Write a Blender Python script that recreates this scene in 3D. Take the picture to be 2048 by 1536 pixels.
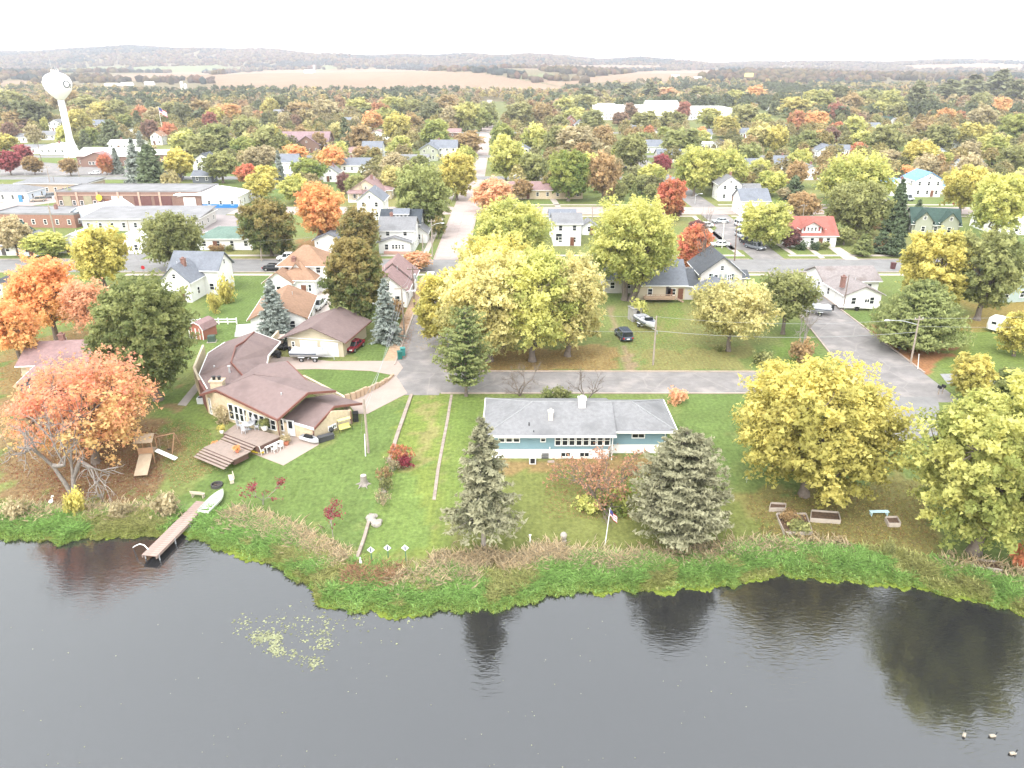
import bpy, bmesh, math, random
import numpy as np
from mathutils import Vector, Matrix
sc = bpy.context.scene
C = sc.collection
for o in list(bpy.data.objects): bpy.data.objects.remove(o)
# ------------------------------------------------------------------ camera, sky, sun, exposure
F, HOR, HC = 1500.0, 130.0, 40.0            # focal length in photo pixels, horizon row, camera height
PITCH = math.atan((768 - HOR) / F)
cam = bpy.data.cameras.new('camera'); camo = bpy.data.objects.new('camera', cam); C.objects.link(camo)
cam.sensor_width = 36.0; cam.sensor_fit = 'HORIZONTAL'; cam.lens = 36.0 * F / 2048.0
cam.clip_start = 0.5; cam.clip_end = 30000
camo.location = (0, 0, HC); camo.rotation_euler = (math.pi / 2 - PITCH, 0, 0)
sc.camera = camo
world = bpy.data.worlds.new('World'); sc.world = world; world.use_nodes = True
wn = world.node_tree; wn.nodes.clear()
wo = wn.nodes.new('ShaderNodeOutputWorld'); wb = wn.nodes.new('ShaderNodeBackground')
sky = wn.nodes.new('ShaderNodeTexSky'); sky.sky_type = 'NISHITA'; sky.sun_disc = False
SUN_EL, SUN_AZ = math.radians(55), math.radians(205)      # azimuth clockwise from +Y
sky.sun_elevation = SUN_EL; sky.sun_rotation = SUN_AZ
sky.air_density = 3.0; sky.dust_density = 1.0; sky.ozone_density = 1.0
hs = wn.nodes.new('ShaderNodeHueSaturation'); hs.inputs['Saturation'].default_value = 0.22   # cloud deck: nearly neutral
wn.links.new(sky.outputs[0], hs.inputs['Color']); wn.links.new(hs.outputs[0], wb.inputs['Color'])
wb.inputs['Strength'].default_value = 0.15
wn.links.new(wb.outputs[0], wo.inputs['Surface'])
sl = bpy.data.lights.new('sun', 'SUN'); sl.energy = 0.55; sl.angle = math.radians(24); sl.color = (1.0, 0.965, 0.92)
so = bpy.data.objects.new('sun', sl); C.objects.link(so)
sd = Vector((math.sin(SUN_AZ) * math.cos(SUN_EL), math.cos(SUN_AZ) * math.cos(SUN_EL), math.sin(SUN_EL)))
so.rotation_euler = sd.to_track_quat('Z', 'Y').to_euler(); so.location = (0, -50, 200)
vs = sc.view_settings; vs.view_transform = 'Standard'; vs.look = 'None'; vs.gamma = 1.0; vs.use_curve_mapping = False
vs.exposure = 2.05
cy = sc.cycles
cy.use_denoising = True; cy.max_bounces = 6; cy.diffuse_bounces = 3; cy.glossy_bounces = 2; cy.transmission_bounces = 2
cy.volume_bounces = 1; cy.transparent_max_bounces = 4; cy.caustics_reflective = False; cy.caustics_refractive = False
cy.use_adaptive_sampling = True; cy.adaptive_threshold = 0.02
sc.render.use_persistent_data = False
rnd = random.Random(7); nr = np.random.default_rng(7)
# ------------------------------------------------------------------ photo pixel -> place on the ground
cp, sp = math.cos(PITCH), math.sin(PITCH)
def ray(px, py):
    u, v = (px - 1024) / F, (768 - py) / F
    return u, cp + v * sp, -sp + v * cp
def U(px, py, z=0.0):
    d = ray(px, py); t = (z - HC) / d[2]
    return Vector((d[0] * t, d[1] * t, z))
def proj(P):
    P = np.asarray(P, float); x, y, z = P[..., 0], P[..., 1], P[..., 2] - HC
    dep = y * cp - z * sp; up = y * sp + z * cp
    return 1024 + F * x / dep, 768 - F * up / dep
WZ = -2.4
SH_PX = [(-400, 1060), (-200, 1066), (0, 1072), (27, 1079), (85, 1077), (125, 1086), (160, 1077), (212, 1074), (295, 1071), (370, 1068), (400, 1076), (440, 1097),
    (475, 1102), (512, 1117), (550, 1122), (567, 1144), (591, 1155), (608, 1161), (624, 1176), (634, 1199), (653, 1209), (708, 1221),
    (759, 1218), (803, 1231), (837, 1226), (872, 1220), (933, 1220), (998, 1218), (1049, 1206), (1100, 1190), (1150, 1183), (1250, 1178),
    (1330, 1177), (1400, 1169), (1463, 1168), (1523, 1152), (1558, 1148), (1625, 1153), (1681, 1157), (1776, 1166), (1822, 1168),
    (1868, 1182), (1906, 1189), (1948, 1197), (2048, 1229), (2300, 1290)]
_s = [U(a, b, WZ) for a, b in SH_PX]
SHX = np.array([v.x for v in _s]); SHY = np.array([v.y for v in _s])
_sm = np.interp(np.arange(-80, 80, 1.0), SHX, SHY); _sm = np.convolve(np.pad(_sm, 6, 'edge'), np.ones(13) / 13, 'valid')
def shore(x): x = np.asarray(x, float); return np.interp(x, SHX, SHY) + 0.2 * np.sin(2.1 * x + 1) + 0.13 * np.sin(4.7 * x + np.sin(x)) + 0.1 * np.sin(9.3 * x)
def shore_s(x): return np.interp(x, np.arange(-80, 80, 1.0), _sm)
def sstep(a, b, x):
    t = np.clip((x - a) / (b - a), 0, 1); return t * t * (3 - 2 * t)
RIDGE_PX = [(-600, 108), (0, 105), (110, 101), (250, 99), (400, 100), (520, 103), (640, 111), (800, 111), (900, 114), (1000, 117), (1060, 112), (1120, 114), (1200, 125), (1280, 117),
    (1330, 121), (1420, 126), (1600, 125), (1750, 127), (1900, 123), (2048, 124), (2700, 124)]
def elev(row): return math.atan((768 - row) / F) - PITCH
RPX = np.array([a for a, b in RIDGE_PX], float); RZ = np.array([math.tan(elev(b)) for a, b in RIDGE_PX])
def hfun(x, y):
    x = np.asarray(x, float); y = np.asarray(y, float)
    ys = shore_s(x)
    t = sstep(0, 1, (86 - y) / (86 - ys - 2.5))
    z = -2.05 * t
    d = y - shore(x)                               # metres inland
    z = np.where(d < 2.5, -2.05 - 0.2 * sstep(2.5, 0, d), z)
    z = np.where(d < 0, -2.42 + d * 0.45, z); z = np.where((d >= 0) & (d < 0.6), np.minimum(z, -2.42 + d * 0.4), z)
    z = np.maximum(z, -5.0)
    px = 1024 + F * (x / np.maximum(y, 1)) * 1.087
    far = y > 700
    tr = np.interp(px, RPX, RZ)
    fields = 26 * sstep(1150, 2150, y) * (1 + 0.25 * np.sin(x / 310.0 + 1) * sstep(1200, 1700, y)) * np.interp(px, [-400, 300, 600, 1000, 1300, 2300], [0.9, 0.8, 1, 0.9, 0.75, 0.6])
    dip = -9 * sstep(2150, 2700, y)
    rz = HC + tr * 4300 + 5 * np.sin(x / 170.0) * np.sin(x / 77.0 + y / 300.)
    ridge = (rz - 14) * sstep(2700, 4250, y)
    lump = (2.5 * np.sin(x / 140.0 + y / 260.0) + 2.0 * np.sin(x / 95.0 - y / 190.0)) * sstep(1000, 1600, y)
    return np.where(far, fields + dip + ridge + lump, z)
def hz(x, y): return float(hfun(x, y))
def G(px, py):                                     # a photo pixel dropped onto the terrain
    z = 0.0
    for _ in range(7):
        v = U(px, py, z); z = 0.5 * z + 0.5 * hz(v.x, v.y)
    v.z = hz(v.x, v.y); return v
# ------------------------------------------------------------------ materials
MATS = {}
def nodes(name):
    m = bpy.data.materials.new(name); m.use_nodes = True; nt = m.node_tree; nt.nodes.clear()
    out = nt.nodes.new('ShaderNodeOutputMaterial'); return m, nt, out
def N(nt, t, **k):
    n = nt.nodes.new(t)
    for a, b in k.items():
        if a in n.inputs: n.inputs[a].default_value = b
        else: setattr(n, a, b)
    return n
def mix(nt, fac, a, b, bt='MIX'):
    n = nt.nodes.new('ShaderNodeMix'); n.data_type = 'RGBA'; n.blend_type = bt; n.clamp_result = False
    for i, v in ((0, fac), (6, a), (7, b)):
        if hasattr(v, 'is_linked') or isinstance(v, bpy.types.NodeSocket): nt.links.new(v, n.inputs[i])
        else: n.inputs[i].default_value = v if i == 0 else (*v[:3], 1)
    return n.outputs[2]
def mat(key, rgb, rough=0.7, var=0.12, scale=1.2, metal=0.0, bands=None, spec=0.3, stain=None, crack=None):
    """plain paint/shingle/siding: base colour with mottling; bands=(axis, metres, depth) adds course lines as relief"""
    if key in MATS: return MATS[key]
    m, nt, out = nodes(key); b = N(nt, 'ShaderNodeBsdfPrincipled', Roughness=rough, Metallic=metal)
    b.inputs['Specular IOR Level'].default_value = spec
    tc = N(nt, 'ShaderNodeTexCoord'); n1 = N(nt, 'ShaderNodeTexNoise', Scale=scale, Detail=6.0, Roughness=0.62)
    nt.links.new(tc.outputs['Object'], n1.inputs['Vector'])
    r = N(nt, 'ShaderNodeMapRange'); r.inputs[1].default_value = 0.3; r.inputs[2].default_value = 0.7; r.inputs[3].default_value = 1 - var; r.inputs[4].default_value = 1 + var
    nt.links.new(n1.outputs[0], r.inputs[0])
    col = mix(nt, 1.0, rgb, r.outputs[0], 'MULTIPLY')
    if stain:
        n2 = N(nt, 'ShaderNodeTexNoise', Scale=stain[1], Detail=3.0); nt.links.new(tc.outputs['Object'], n2.inputs['Vector'])
        rr = N(nt, 'ShaderNodeMapRange'); rr.inputs[1].default_value = 0.52; rr.inputs[2].default_value = 0.72; nt.links.new(n2.outputs[0], rr.inputs[0])
        col = mix(nt, rr.outputs[0], col, stain[0])
    if crack:
        nd = N(nt, 'ShaderNodeTexNoise', Scale=0.8, Detail=3.0); nt.links.new(tc.outputs['Object'], nd.inputs['Vector']); ad = mix(nt, 0.35, tc.outputs['Object'], nd.outputs['Color'], 'ADD')
        vo = N(nt, 'ShaderNodeTexVoronoi', feature='DISTANCE_TO_EDGE', Scale=crack[1]); nt.links.new(ad, vo.inputs['Vector'])
        rc_ = N(nt, 'ShaderNodeMapRange'); rc_.inputs[1].default_value = 0.0; rc_.inputs[2].default_value = crack[2]; rc_.inputs[3].default_value = 0.28; rc_.inputs[4].default_value = 0.0; nt.links.new(vo.outputs['Distance'], rc_.inputs[0])
        col = mix(nt, rc_.outputs[0], col, crack[0])
    nt.links.new(col, b.inputs['Base Color'])
    if bands:
        s = N(nt, 'ShaderNodeSeparateXYZ'); nt.links.new(tc.outputs['Object'], s.inputs[0])
        d = N(nt, 'ShaderNodeMath', operation='DIVIDE'); nt.links.new(s.outputs[bands[0]], d.inputs[0]); d.inputs[1].default_value = bands[1]
        f = N(nt, 'ShaderNodeMath', operation='FRACT'); nt.links.new(d.outputs[0], f.inputs[0])
        bp = N(nt, 'ShaderNodeBump', Strength=0.7, Distance=bands[2]); nt.links.new(f.outputs[0], bp.inputs['Height']); nt.links.new(bp.outputs[0], b.inputs['Normal'])
    nt.links.new(b.outputs[0], out.inputs[0]); MATS[key] = m; return m
def glassmat():
    if 'glass' in MATS: return MATS['glass']
    m, nt, out = nodes('window_glass'); b = N(nt, 'ShaderNodeBsdfPrincipled', Roughness=0.08)
    b.inputs['Base Color'].default_value = (0.018, 0.022, 0.026, 1); b.inputs['Specular IOR Level'].default_value = 0.5
    nt.links.new(b.outputs[0], out.inputs[0]); MATS['glass'] = m; return m
def leafmat(key, needle=False):
    """foliage: colour from the object (colour -> 'tip' property) varied clump by clump and leaf by leaf, some light passing through"""
    if key in MATS: return MATS[key]
    m, nt, out = nodes(key)
    oi = N(nt, 'ShaderNodeObjectInfo'); at = N(nt, 'ShaderNodeAttribute', attribute_name='tint')
    tip = N(nt, 'ShaderNodeAttribute', attribute_type='OBJECT', attribute_name='tip')
    s = N(nt, 'ShaderNodeSeparateColor'); nt.links.new(at.outputs['Color'], s.inputs[0])
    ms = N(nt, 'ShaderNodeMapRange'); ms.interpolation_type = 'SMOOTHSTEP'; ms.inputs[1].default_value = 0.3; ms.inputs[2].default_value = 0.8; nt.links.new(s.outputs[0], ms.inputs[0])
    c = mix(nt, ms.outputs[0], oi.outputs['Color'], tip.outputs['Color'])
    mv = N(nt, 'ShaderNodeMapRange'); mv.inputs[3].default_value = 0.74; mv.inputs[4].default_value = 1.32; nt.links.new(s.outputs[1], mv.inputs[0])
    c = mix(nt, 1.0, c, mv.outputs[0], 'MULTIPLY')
    df = N(nt, 'ShaderNodeBsdfDiffuse'); tr = N(nt, 'ShaderNodeBsdfTranslucent'); mx = N(nt, 'ShaderNodeMixShader', Fac=0.3 if needle else 0.5)
    nt.links.new(c, df.inputs[0]); nt.links.new(c, tr.inputs[0])
    nt.links.new(df.outputs[0], mx.inputs[1]); nt.links.new(tr.outputs[0], mx.inputs[2]); nt.links.new(mx.outputs[0], out.inputs[0])
    MATS[key] = m; return m
def attrmat(key, rough=0.9, bump=None):
    """colour straight from the mesh colour attribute 'col' (grass blades, litter, far woods)"""
    if key in MATS: return MATS[key]
    m, nt, out = nodes(key); at = N(nt, 'ShaderNodeAttribute', attribute_name='col')
    df = N(nt, 'ShaderNodeBsdfDiffuse'); nt.links.new(at.outputs['Color'], df.inputs[0])
    tr = N(nt, 'ShaderNodeBsdfTranslucent'); nt.links.new(at.outputs['Color'], tr.inputs[0]); mx = N(nt, 'ShaderNodeMixShader', Fac=0.4)
    nt.links.new(df.outputs[0], mx.inputs[1]); nt.links.new(tr.outputs[0], mx.inputs[2]); nt.links.new(mx.outputs[0], out.inputs[0])
    MATS[key] = m; return m
# ------------------------------------------------------------------ mesh helpers
def meshobj(name, V, Fc, m, parent=None, smooth=False, attr=None, sizes=None):
    me = bpy.data.meshes.new(name)
    if isinstance(Fc, np.ndarray):
        n, k = Fc.shape; me.vertices.add(len(V)); me.vertices.foreach_set('co', np.asarray(V, np.float32).ravel())
        me.loops.add(n * k); me.loops.foreach_set('vertex_index', Fc.astype(np.int32).ravel())
        me.polygons.add(n); me.polygons.foreach_set('loop_start', np.arange(0, n * k, k, dtype=np.int32))
        me.update(calc_edges=True); me.validate(clean_customdata=False) if False else None
    else:
        me.from_pydata([tuple(v) for v in V], [], Fc); me.update()
    if attr is not None:
        a = me.color_attributes.new(attr[0], 'FLOAT_COLOR', 'POINT'); c = np.ones((len(V), 4), np.float32); c[:, :3] = attr[1]; a.data.foreach_set('color', c.ravel())
    if smooth: me.shade_smooth()
    if m is not None: me.materials.append(m)
    return link(name, me, parent)
def link(name, me, parent=None):
    o = bpy.data.objects.new(name, me); C.objects.link(o)
    if parent is not None: o.parent = parent
    return o
def tag(o, label=None, cat=None, group=None, kind=None):
    if label: o['label'] = label
    if cat: o['category'] = cat
    if group: o['group'] = group
    if kind: o['kind'] = kind
    return o
def thing(name, label, cat, loc=(0, 0, 0), rz=0.0, group=None):
    o = bpy.data.objects.new(name, None); C.objects.link(o); o.empty_display_size = 0.5
    o.location = loc; o.rotation_euler = (0, 0, rz); return tag(o, label, cat, group)
class MB:
    def __init__(s): s.v = []; s.f = []
    def add(s, V, Fc):
        n = len(s.v); s.v += [tuple(v) for v in V]; s.f += [tuple(i + n for i in f) for f in Fc]; return s
    def box(s, c, d, rz=0.0, taper=1.0, rx=0.0, ry=0.0):
        R = Matrix.Rotation(rz, 3, 'Z') @ Matrix.Rotation(ry, 3, 'Y') @ Matrix.Rotation(rx, 3, 'X'); P = []
        for k in (-1, 1):
            t = taper if k > 0 else 1
            for (i, j) in ((-1, -1), (1, -1), (1, 1), (-1, 1)): P.append(Vector(c) + R @ Vector((i * d[0] / 2 * t, j * d[1] / 2 * t, k * d[2] / 2)))
        return s.add(P, [(3, 2, 1, 0), (4, 5, 6, 7), (0, 1, 5, 4), (1, 2, 6, 5), (2, 3, 7, 6), (3, 0, 4, 7)])
    def tube(s, p0, p1, r0, r1=None, n=8, cap=True):
        r1 = r0 if r1 is None else r1; p0, p1 = Vector(p0), Vector(p1); d = (p1 - p0).normalized()
        a = d.orthogonal().normalized(); b = d.cross(a); P = []
        for p, r in ((p0, r0), (p1, r1)):
            for i in range(n): t = 2 * math.pi * i / n; P.append(p + (a * math.cos(t) + b * math.sin(t)) * r)
        Fc = [(i, (i + 1) % n, n + (i + 1) % n, n + i) for i in range(n)]
        if cap: Fc += [tuple(range(n - 1, -1, -1)), tuple(range(n, 2 * n))]
        return s.add(P, Fc)
    def path(s, pts, r, n=6):
        for a, b in zip(pts[:-1], pts[1:]): s.tube(a, b, r, r, n)
        return s
    def lathe(s, prof, n=12, c=(0, 0, 0)):
        P = []; k = len(prof)
        for r, z in prof:
            for i in range(n): t = 2 * math.pi * i / n; P.append((c[0] + r * math.cos(t), c[1] + r * math.sin(t), c[2] + z))
        Fc = [(j * n + i, j * n + (i + 1) % n, (j + 1) * n + (i + 1) % n, (j + 1) * n + i) for j in range(k - 1) for i in range(n)]
        Fc += [tuple(range(n - 1, -1, -1)), tuple(range((k - 1) * n, k * n))]
        return s.add(P, Fc)
    def slab(s, top, th):
        """polygon (any points) with thickness th downward"""
        n = len(top); P = [Vector(p) for p in top] + [Vector(p) - Vector((0, 0, th)) for p in top]
        return s.add(P, [tuple(range(n)), tuple(range(2 * n - 1, n - 1, -1))] + [(i, n + i, n + (i + 1) % n, (i + 1) % n) for i in range(n)])
    def fan(s, top, th=0.0):
        return s.slab(top, th)
    def obj(s, name, m, parent=None, smooth=False, fixn=True):
        me = bpy.data.meshes.new(name); me.from_pydata(s.v, [], s.f)
        if fixn:
            bm = bmesh.new(); bm.from_mesh(me); bmesh.ops.recalc_face_normals(bm, faces=bm.faces); bm.to_mesh(me); bm.free()
        me.update()
        if smooth: me.shade_smooth()
        me.materials.append(m); return link(name, me, parent)
def copytree(o, parent=None):
    c = o.copy(); C.objects.link(c); c.parent = parent
    for ch in [k for k in o.children]: copytree(ch, c)
    return c
# ------------------------------------------------------------------ ground sheet
def axis(segs):
    out = [segs[0][0]]
    for a, b, st in segs:
        n = max(1, int(round((b - a) / st))); out += list(np.linspace(a, b, n + 1)[1:])
    return np.array(out)
gx = axis([(-4200, -2000, 110), (-2000, -330, 28), (-330, -75, 4), (-75, 75, 0.75), (75, 330, 4), (330, 2000, 28), (2000, 4200, 110)])
gy = axis([(-200, 30, 40), (30, 44, 3), (44, 118, 0.7), (118, 260, 2.6), (260, 500, 7), (500, 1000, 14), (1000, 1700, 26), (1700, 3000, 50), (3000, 4800, 75), (4800, 5600, 200)])
X, Y = np.meshgrid(gx, gy)
Z = hfun(X, Y)
gpx, gpy = proj(np.stack([X, Y, Z], -1))
def inpoly(px, py, poly):
    r = np.zeros(px.shape, bool); n = len(poly)
    for i in range(n):
        x0, y0 = poly[i]; x1, y1 = poly[(i + 1) % n]
        if y0 == y1: continue
        c = ((y0 > py) != (y1 > py)) & (px < (x1 - x0) * (py - y0) / (y1 - y0) + x0); r ^= c
    return r
TANF = [[(430, 150), (560, 140), (760, 138), (960, 146), (1060, 163), (1130, 176), (1090, 186), (700, 189), (425, 187)],
    [(215, 150), (390, 144), (445, 152), (440, 160), (330, 160), (225, 162)], [(0, 160), (70, 163), (60, 176), (0, 178)],
    [(285, 176), (430, 176), (430, 190), (330, 193)], [(1040, 131), (1320, 131), (1330, 138), (1200, 142), (1050, 138)],
    [(1160, 157), (1300, 142), (1440, 140), (1435, 151), (1330, 163), (1180, 165)], [(1020, 150), (1120, 163), (1180, 160), (1160, 166), (1120, 172)],
    [(1800, 131), (1960, 127), (2048, 130), (2048, 141), (1900, 139), (1830, 141)], [(1550, 132), (1660, 132), (1640, 137), (1560, 138)]]
GRNF = [[(60, 140), (250, 132), (262, 141), (120, 147)], [(262, 134), (425, 131), (520, 137), (400, 144), (270, 146)], [(645, 128), (690, 138), (640, 139)], [(1030, 150), (1100, 148), (1120, 155), (1040, 158)]]
def fieldmask(px, py):
    t = np.zeros(px.shape, bool); g = t.copy()
    for p in TANF: t |= inpoly(px, py, p)
    for p in GRNF: g |= inpoly(px, py, p)
    return t, g
def vnoise(x, y, s, seed=0):
    def h(i, j):
        v = np.sin(i * 127.1 + j * 311.7 + seed * 74.7) * 43758.5453; return v - np.floor(v)
    x = x / s; y = y / s; i = np.floor(x); j = np.floor(y); f = x - i; g = y - j; f = f * f * (3 - 2 * f); g = g * g * (3 - 2 * g)
    return (h(i, j) * (1 - f) + h(i + 1, j) * f) * (1 - g) + (h(i, j + 1) * (1 - f) + h(i + 1, j + 1) * f) * g
def fbm(x, y, s, seed=0): return 0.5 * vnoise(x, y, s, seed) + 0.3 * vnoise(x, y, s / 2.3, seed + 1) + 0.2 * vnoise(x, y, s / 5.1, seed + 2)
GREEN = np.array([0.1, 0.15, 0.045]); DRY = np.array([0.2, 0.175, 0.07]); OLIVE = np.array([0.135, 0.165, 0.052]); LITTER = np.array([0.24, 0.14, 0.07]); DIRT = np.array([0.24, 0.165, 0.11])
RUST = np.array([0.26, 0.12, 0.06]); REDL = np.array([0.22, 0.085, 0.07])
col = np.empty(X.shape + (3,)); n1 = fbm(X, Y, 9.0); n2 = fbm(X, Y, 30.0, 5); n3 = fbm(X, Y, 2.4, 9)
col[:] = OLIVE
def blend(c, w): col[:] = col * (1 - w[..., None]) + c * w[..., None]
blend(GREEN, np.clip(n1 * 2.6 - 0.9, 0, 1) * 0.6)
blend(DRY, np.clip(n2 * 2.6 - 1.1, 0, 1) * 0.8)
def zone(poly, c, amt=1.0, soft=0.0, ns=1.5, px=True):
    P = [(G(*q).x, G(*q).y) for q in poly] if px else poly
    P = np.array(P); jx = (vnoise(X, Y, ns, 3) - 0.5) * soft; jy = (vnoise(X, Y, ns, 4) - 0.5) * soft
    m = inpoly(X + jx, Y + jy, P.tolist()).astype(float)
    blend(np.array(c), m * amt)
LUSH = (0.1, 0.145, 0.042)
# lake-side lawns as photographed: lush left of the retaining kerb, paler strip, olive round the blue house
zone([(330, 1010), (400, 960), (420, 910), (640, 900), (722, 835), (815, 788), (790, 880), (725, 1100), (700, 1110), (600, 1040), (420, 1010)], LUSH, 0.95, 3)
zone([(600, 735), (790, 745), (755, 770), (690, 800), (640, 790)], LUSH, 1, 0.8)
zone([(420, 540), (560, 545), (540, 640), (500, 690), (400, 690)], LUSH, 0.9, 3)
zone([(330, 760), (420, 790), (440, 910), (330, 900)], (0.10, 0.145, 0.035), 0.8, 3)
zone([(815, 788), (900, 788), (860, 1110), (720, 1120)], (0.14, 0.18, 0.04), 0.8, 2)
zone([(850, 800), (885, 800), (850, 930), (815, 940)], (0.22, 0.19, 0.08), 0.75, 3)
zone([(740, 950), (850, 930), (850, 1100), (730, 1110)], (0.11, 0.17, 0.05), 0.6, 3)
zone([(905, 790), (965, 795), (975, 930), (900, 1090), (865, 1090)], (0.11, 0.16, 0.035), 0.7, 2)
zone([(1340, 785), (1490, 785), (1470, 960), (1440, 960), (1360, 870)], LUSH, 0.85, 3)
zone([(1000, 930), (1300, 925), (1500, 1000), (1560, 1110), (900, 1110), (960, 1000)], (0.14, 0.155, 0.045), 0.8, 3)
zone([(985, 917), (1330, 915), (1320, 945), (1100, 942), (1000, 945)], LITTER, 0.7, 2.5)
zone([(1480, 990), (1830, 950), (1900, 1130), (1560, 1110)], (0.19, 0.165, 0.06), 0.85, 4)
zone([(700, 690), (790, 680), (800, 720), (720, 722)], LUSH, 0.9, 1.5)
zone([(890, 700), (1240, 690), (1240, 745), (900, 745)], (0.25, 0.17, 0.075), 0.85, 4)
zone([(840, 640), (900, 620), (1000, 700), (900, 745)], (0.25, 0.17, 0.075), 0.7, 4)
zone([(1245, 690), (1255, 690), (1275, 745), (1252, 745)], DIRT, 0.8, 0.8)
zone([(1215, 610), (1225, 610), (1245, 680), (1230, 680)], DIRT, 0.7, 0.8)
zone([(1280, 700), (1500, 690), (1490, 745), (1270, 745)], (0.19, 0.17, 0.065), 0.8, 4)
zone([(1330, 570), (1375, 560), (1360, 640), (1310, 690)], (0.12, 0.165, 0.04), 0.7, 4)
zone([(1600, 690), (1660, 720), (1560, 735), (1560, 650)], (0.11, 0.165, 0.035), 0.8, 3)
zone([(1700, 655), (1800, 640), (1940, 690), (1850, 750), (1790, 720)], RUST, 0.95, 3)
zone([(1690, 620), (1760, 610), (1760, 655), (1720, 660)], LUSH, 0.8, 2)
zone([(1910, 600), (2100, 600), (2100, 650), (1920, 665)], (0.24, 0.16, 0.05), 0.8, 3)
zone([(1900, 665), (2100, 655), (2100, 745), (1880, 745)], (0.12, 0.16, 0.04), 0.85, 3)
zone([(0, 800), (330, 790), (345, 920), (300, 1000), (0, 1010)], REDL, 0.5, 6)
zone([(0, 700), (200, 650), (330, 790), (0, 830)], LITTER, 0.7, 6)
zone([(600, 480), (700, 470), (690, 520), (590, 515)], RUST, 0.7, 3)
zone([(560, 500), (680, 490), (660, 515), (560, 518)], (0.2, 0.17, 0.06), 0.7, 2)
# far land: stubble fields, pasture, woodland floor
tm, gm = fieldmask(gpx, gpy); far = Y > 950
col[far] = np.array([0.14, 0.115, 0.065]); tm &= far; gm &= far
tan = np.array([0.225, 0.15, 0.1]); col[tm] = tan; col[gm] = np.array([0.13, 0.15, 0.07])
col[tm] *= (0.88 + 0.24 * fbm(X, Y, 160.0, 2))[tm][:, None]
mid = (Y > 480) & ~far; col[mid] = col[mid] * 0.6 + np.array([0.14, 0.12, 0.06]) * 0.4
d = Y - shore(X); gb = sstep(5.6, 4.2, d + 1.2 * (n1 - 0.5)) * (Y < 120); blend(np.array([0.17, 0.25, 0.08]), gb); wet = d < -0.5; col[wet] = (0.05, 0.055, 0.035)
col *= (0.82 + 0.36 * n3)[..., None]
idx = np.arange(X.size).reshape(X.shape)
quads = np.stack([idx[:-1, :-1], idx[:-1, 1:], idx[1:, 1:], idx[1:, :-1]], -1).reshape(-1, 4)
m, nt, out = nodes('ground_turf'); at = N(nt, 'ShaderNodeAttribute', attribute_name='col'); tc = N(nt, 'ShaderNodeTexCoord')
na = N(nt, 'ShaderNodeTexNoise', Scale=2.2, Detail=8.0, Roughness=0.7); nt.links.new(tc.outputs['Object'], na.inputs['Vector'])
nb = N(nt, 'ShaderNodeTexNoise', Scale=9.0, Detail=4.0); nt.links.new(tc.outputs['Object'], nb.inputs['Vector'])
r = N(nt, 'ShaderNodeMapRange'); r.inputs[1].default_value = 0.3; r.inputs[2].default_value = 0.7; r.inputs[3].default_value = 0.6; r.inputs[4].default_value = 1.4; nt.links.new(na.outputs[0], r.inputs[0])
c1 = mix(nt, 1.0, at.outputs['Color'], r.outputs[0], 'MULTIPLY')
r2 = N(nt, 'ShaderNodeMapRange'); r2.inputs[1].default_value = 0.55; r2.inputs[2].default_value = 0.72; r2.inputs[3].default_value = 0.0; r2.inputs[4].default_value = 0.35; nt.links.new(nb.outputs[0], r2.inputs[0])
c2 = mix(nt, r2.outputs[0], c1, (0.2, 0.19, 0.07))
wv = N(nt, 'ShaderNodeTexWave', Scale=0.55, Distortion=1.2, Detail=2.0); wv.bands_direction = 'X'; nt.links.new(tc.outputs['Object'], wv.inputs['Vector'])
r3_ = N(nt, 'ShaderNodeMapRange'); r3_.inputs[3].default_value = 0.965; r3_.inputs[4].default_value = 1.035; nt.links.new(wv.outputs[1], r3_.inputs[0]); c2 = mix(nt, 1.0, c2, r3_.outputs[0], 'MULTIPLY')
bs = N(nt, 'ShaderNodeBsdfPrincipled', Roughness=0.95); bs.inputs['Specular IOR Level'].default_value = 0.1; nt.links.new(c2, bs.inputs['Base Color'])
bp = N(nt, 'ShaderNodeBump', Strength=0.6, Distance=0.12); nt.links.new(na.outputs[0], bp.inputs['Height']); nt.links.new(bp.outputs[0], bs.inputs['Normal']); nt.links.new(bs.outputs[0], out.inputs[0])
ground = meshobj('ground', np.stack([X, Y, Z], -1).reshape(-1, 3), quads, m, smooth=True, attr=('col', col.reshape(-1, 3)))
tag(ground, 'autumn lawns, litter and far fields of the lakeside town', kind='structure')
# ------------------------------------------------------------------ lake
m, nt, out = nodes('lake_water'); tc = N(nt, 'ShaderNodeTexCoord'); mp = N(nt, 'ShaderNodeMapping'); nt.links.new(tc.outputs['Object'], mp.inputs['Vector'])
mp.inputs['Rotation'].default_value = (0, 0, math.radians(28)); mp.inputs['Scale'].default_value = (1.0, 2.6, 1)
w1 = N(nt, 'ShaderNodeTexNoise', Scale=1.5, Detail=3.0, Distortion=0.6); nt.links.new(mp.outputs[0], w1.inputs['Vector'])
w2 = N(nt, 'ShaderNodeTexNoise', Scale=0.09, Detail=2.0); nt.links.new(tc.outputs['Object'], w2.inputs['Vector'])
rr = N(nt, 'ShaderNodeMapRange'); rr.inputs[1].default_value = 0.35; rr.inputs[2].default_value = 0.65; rr.inputs[3].default_value = 0.25; rr.inputs[4].default_value = 1.0; nt.links.new(w2.outputs[0], rr.inputs[0])
mm = N(nt, 'ShaderNodeMath', operation='MULTIPLY'); nt.links.new(w1.outputs[0], mm.inputs[0]); nt.links.new(rr.outputs[0], mm.inputs[1])
bp = N(nt, 'ShaderNodeBump', Strength=0.17, Distance=0.16); nt.links.new(mm.outputs[0], bp.inputs['Height'])
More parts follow.
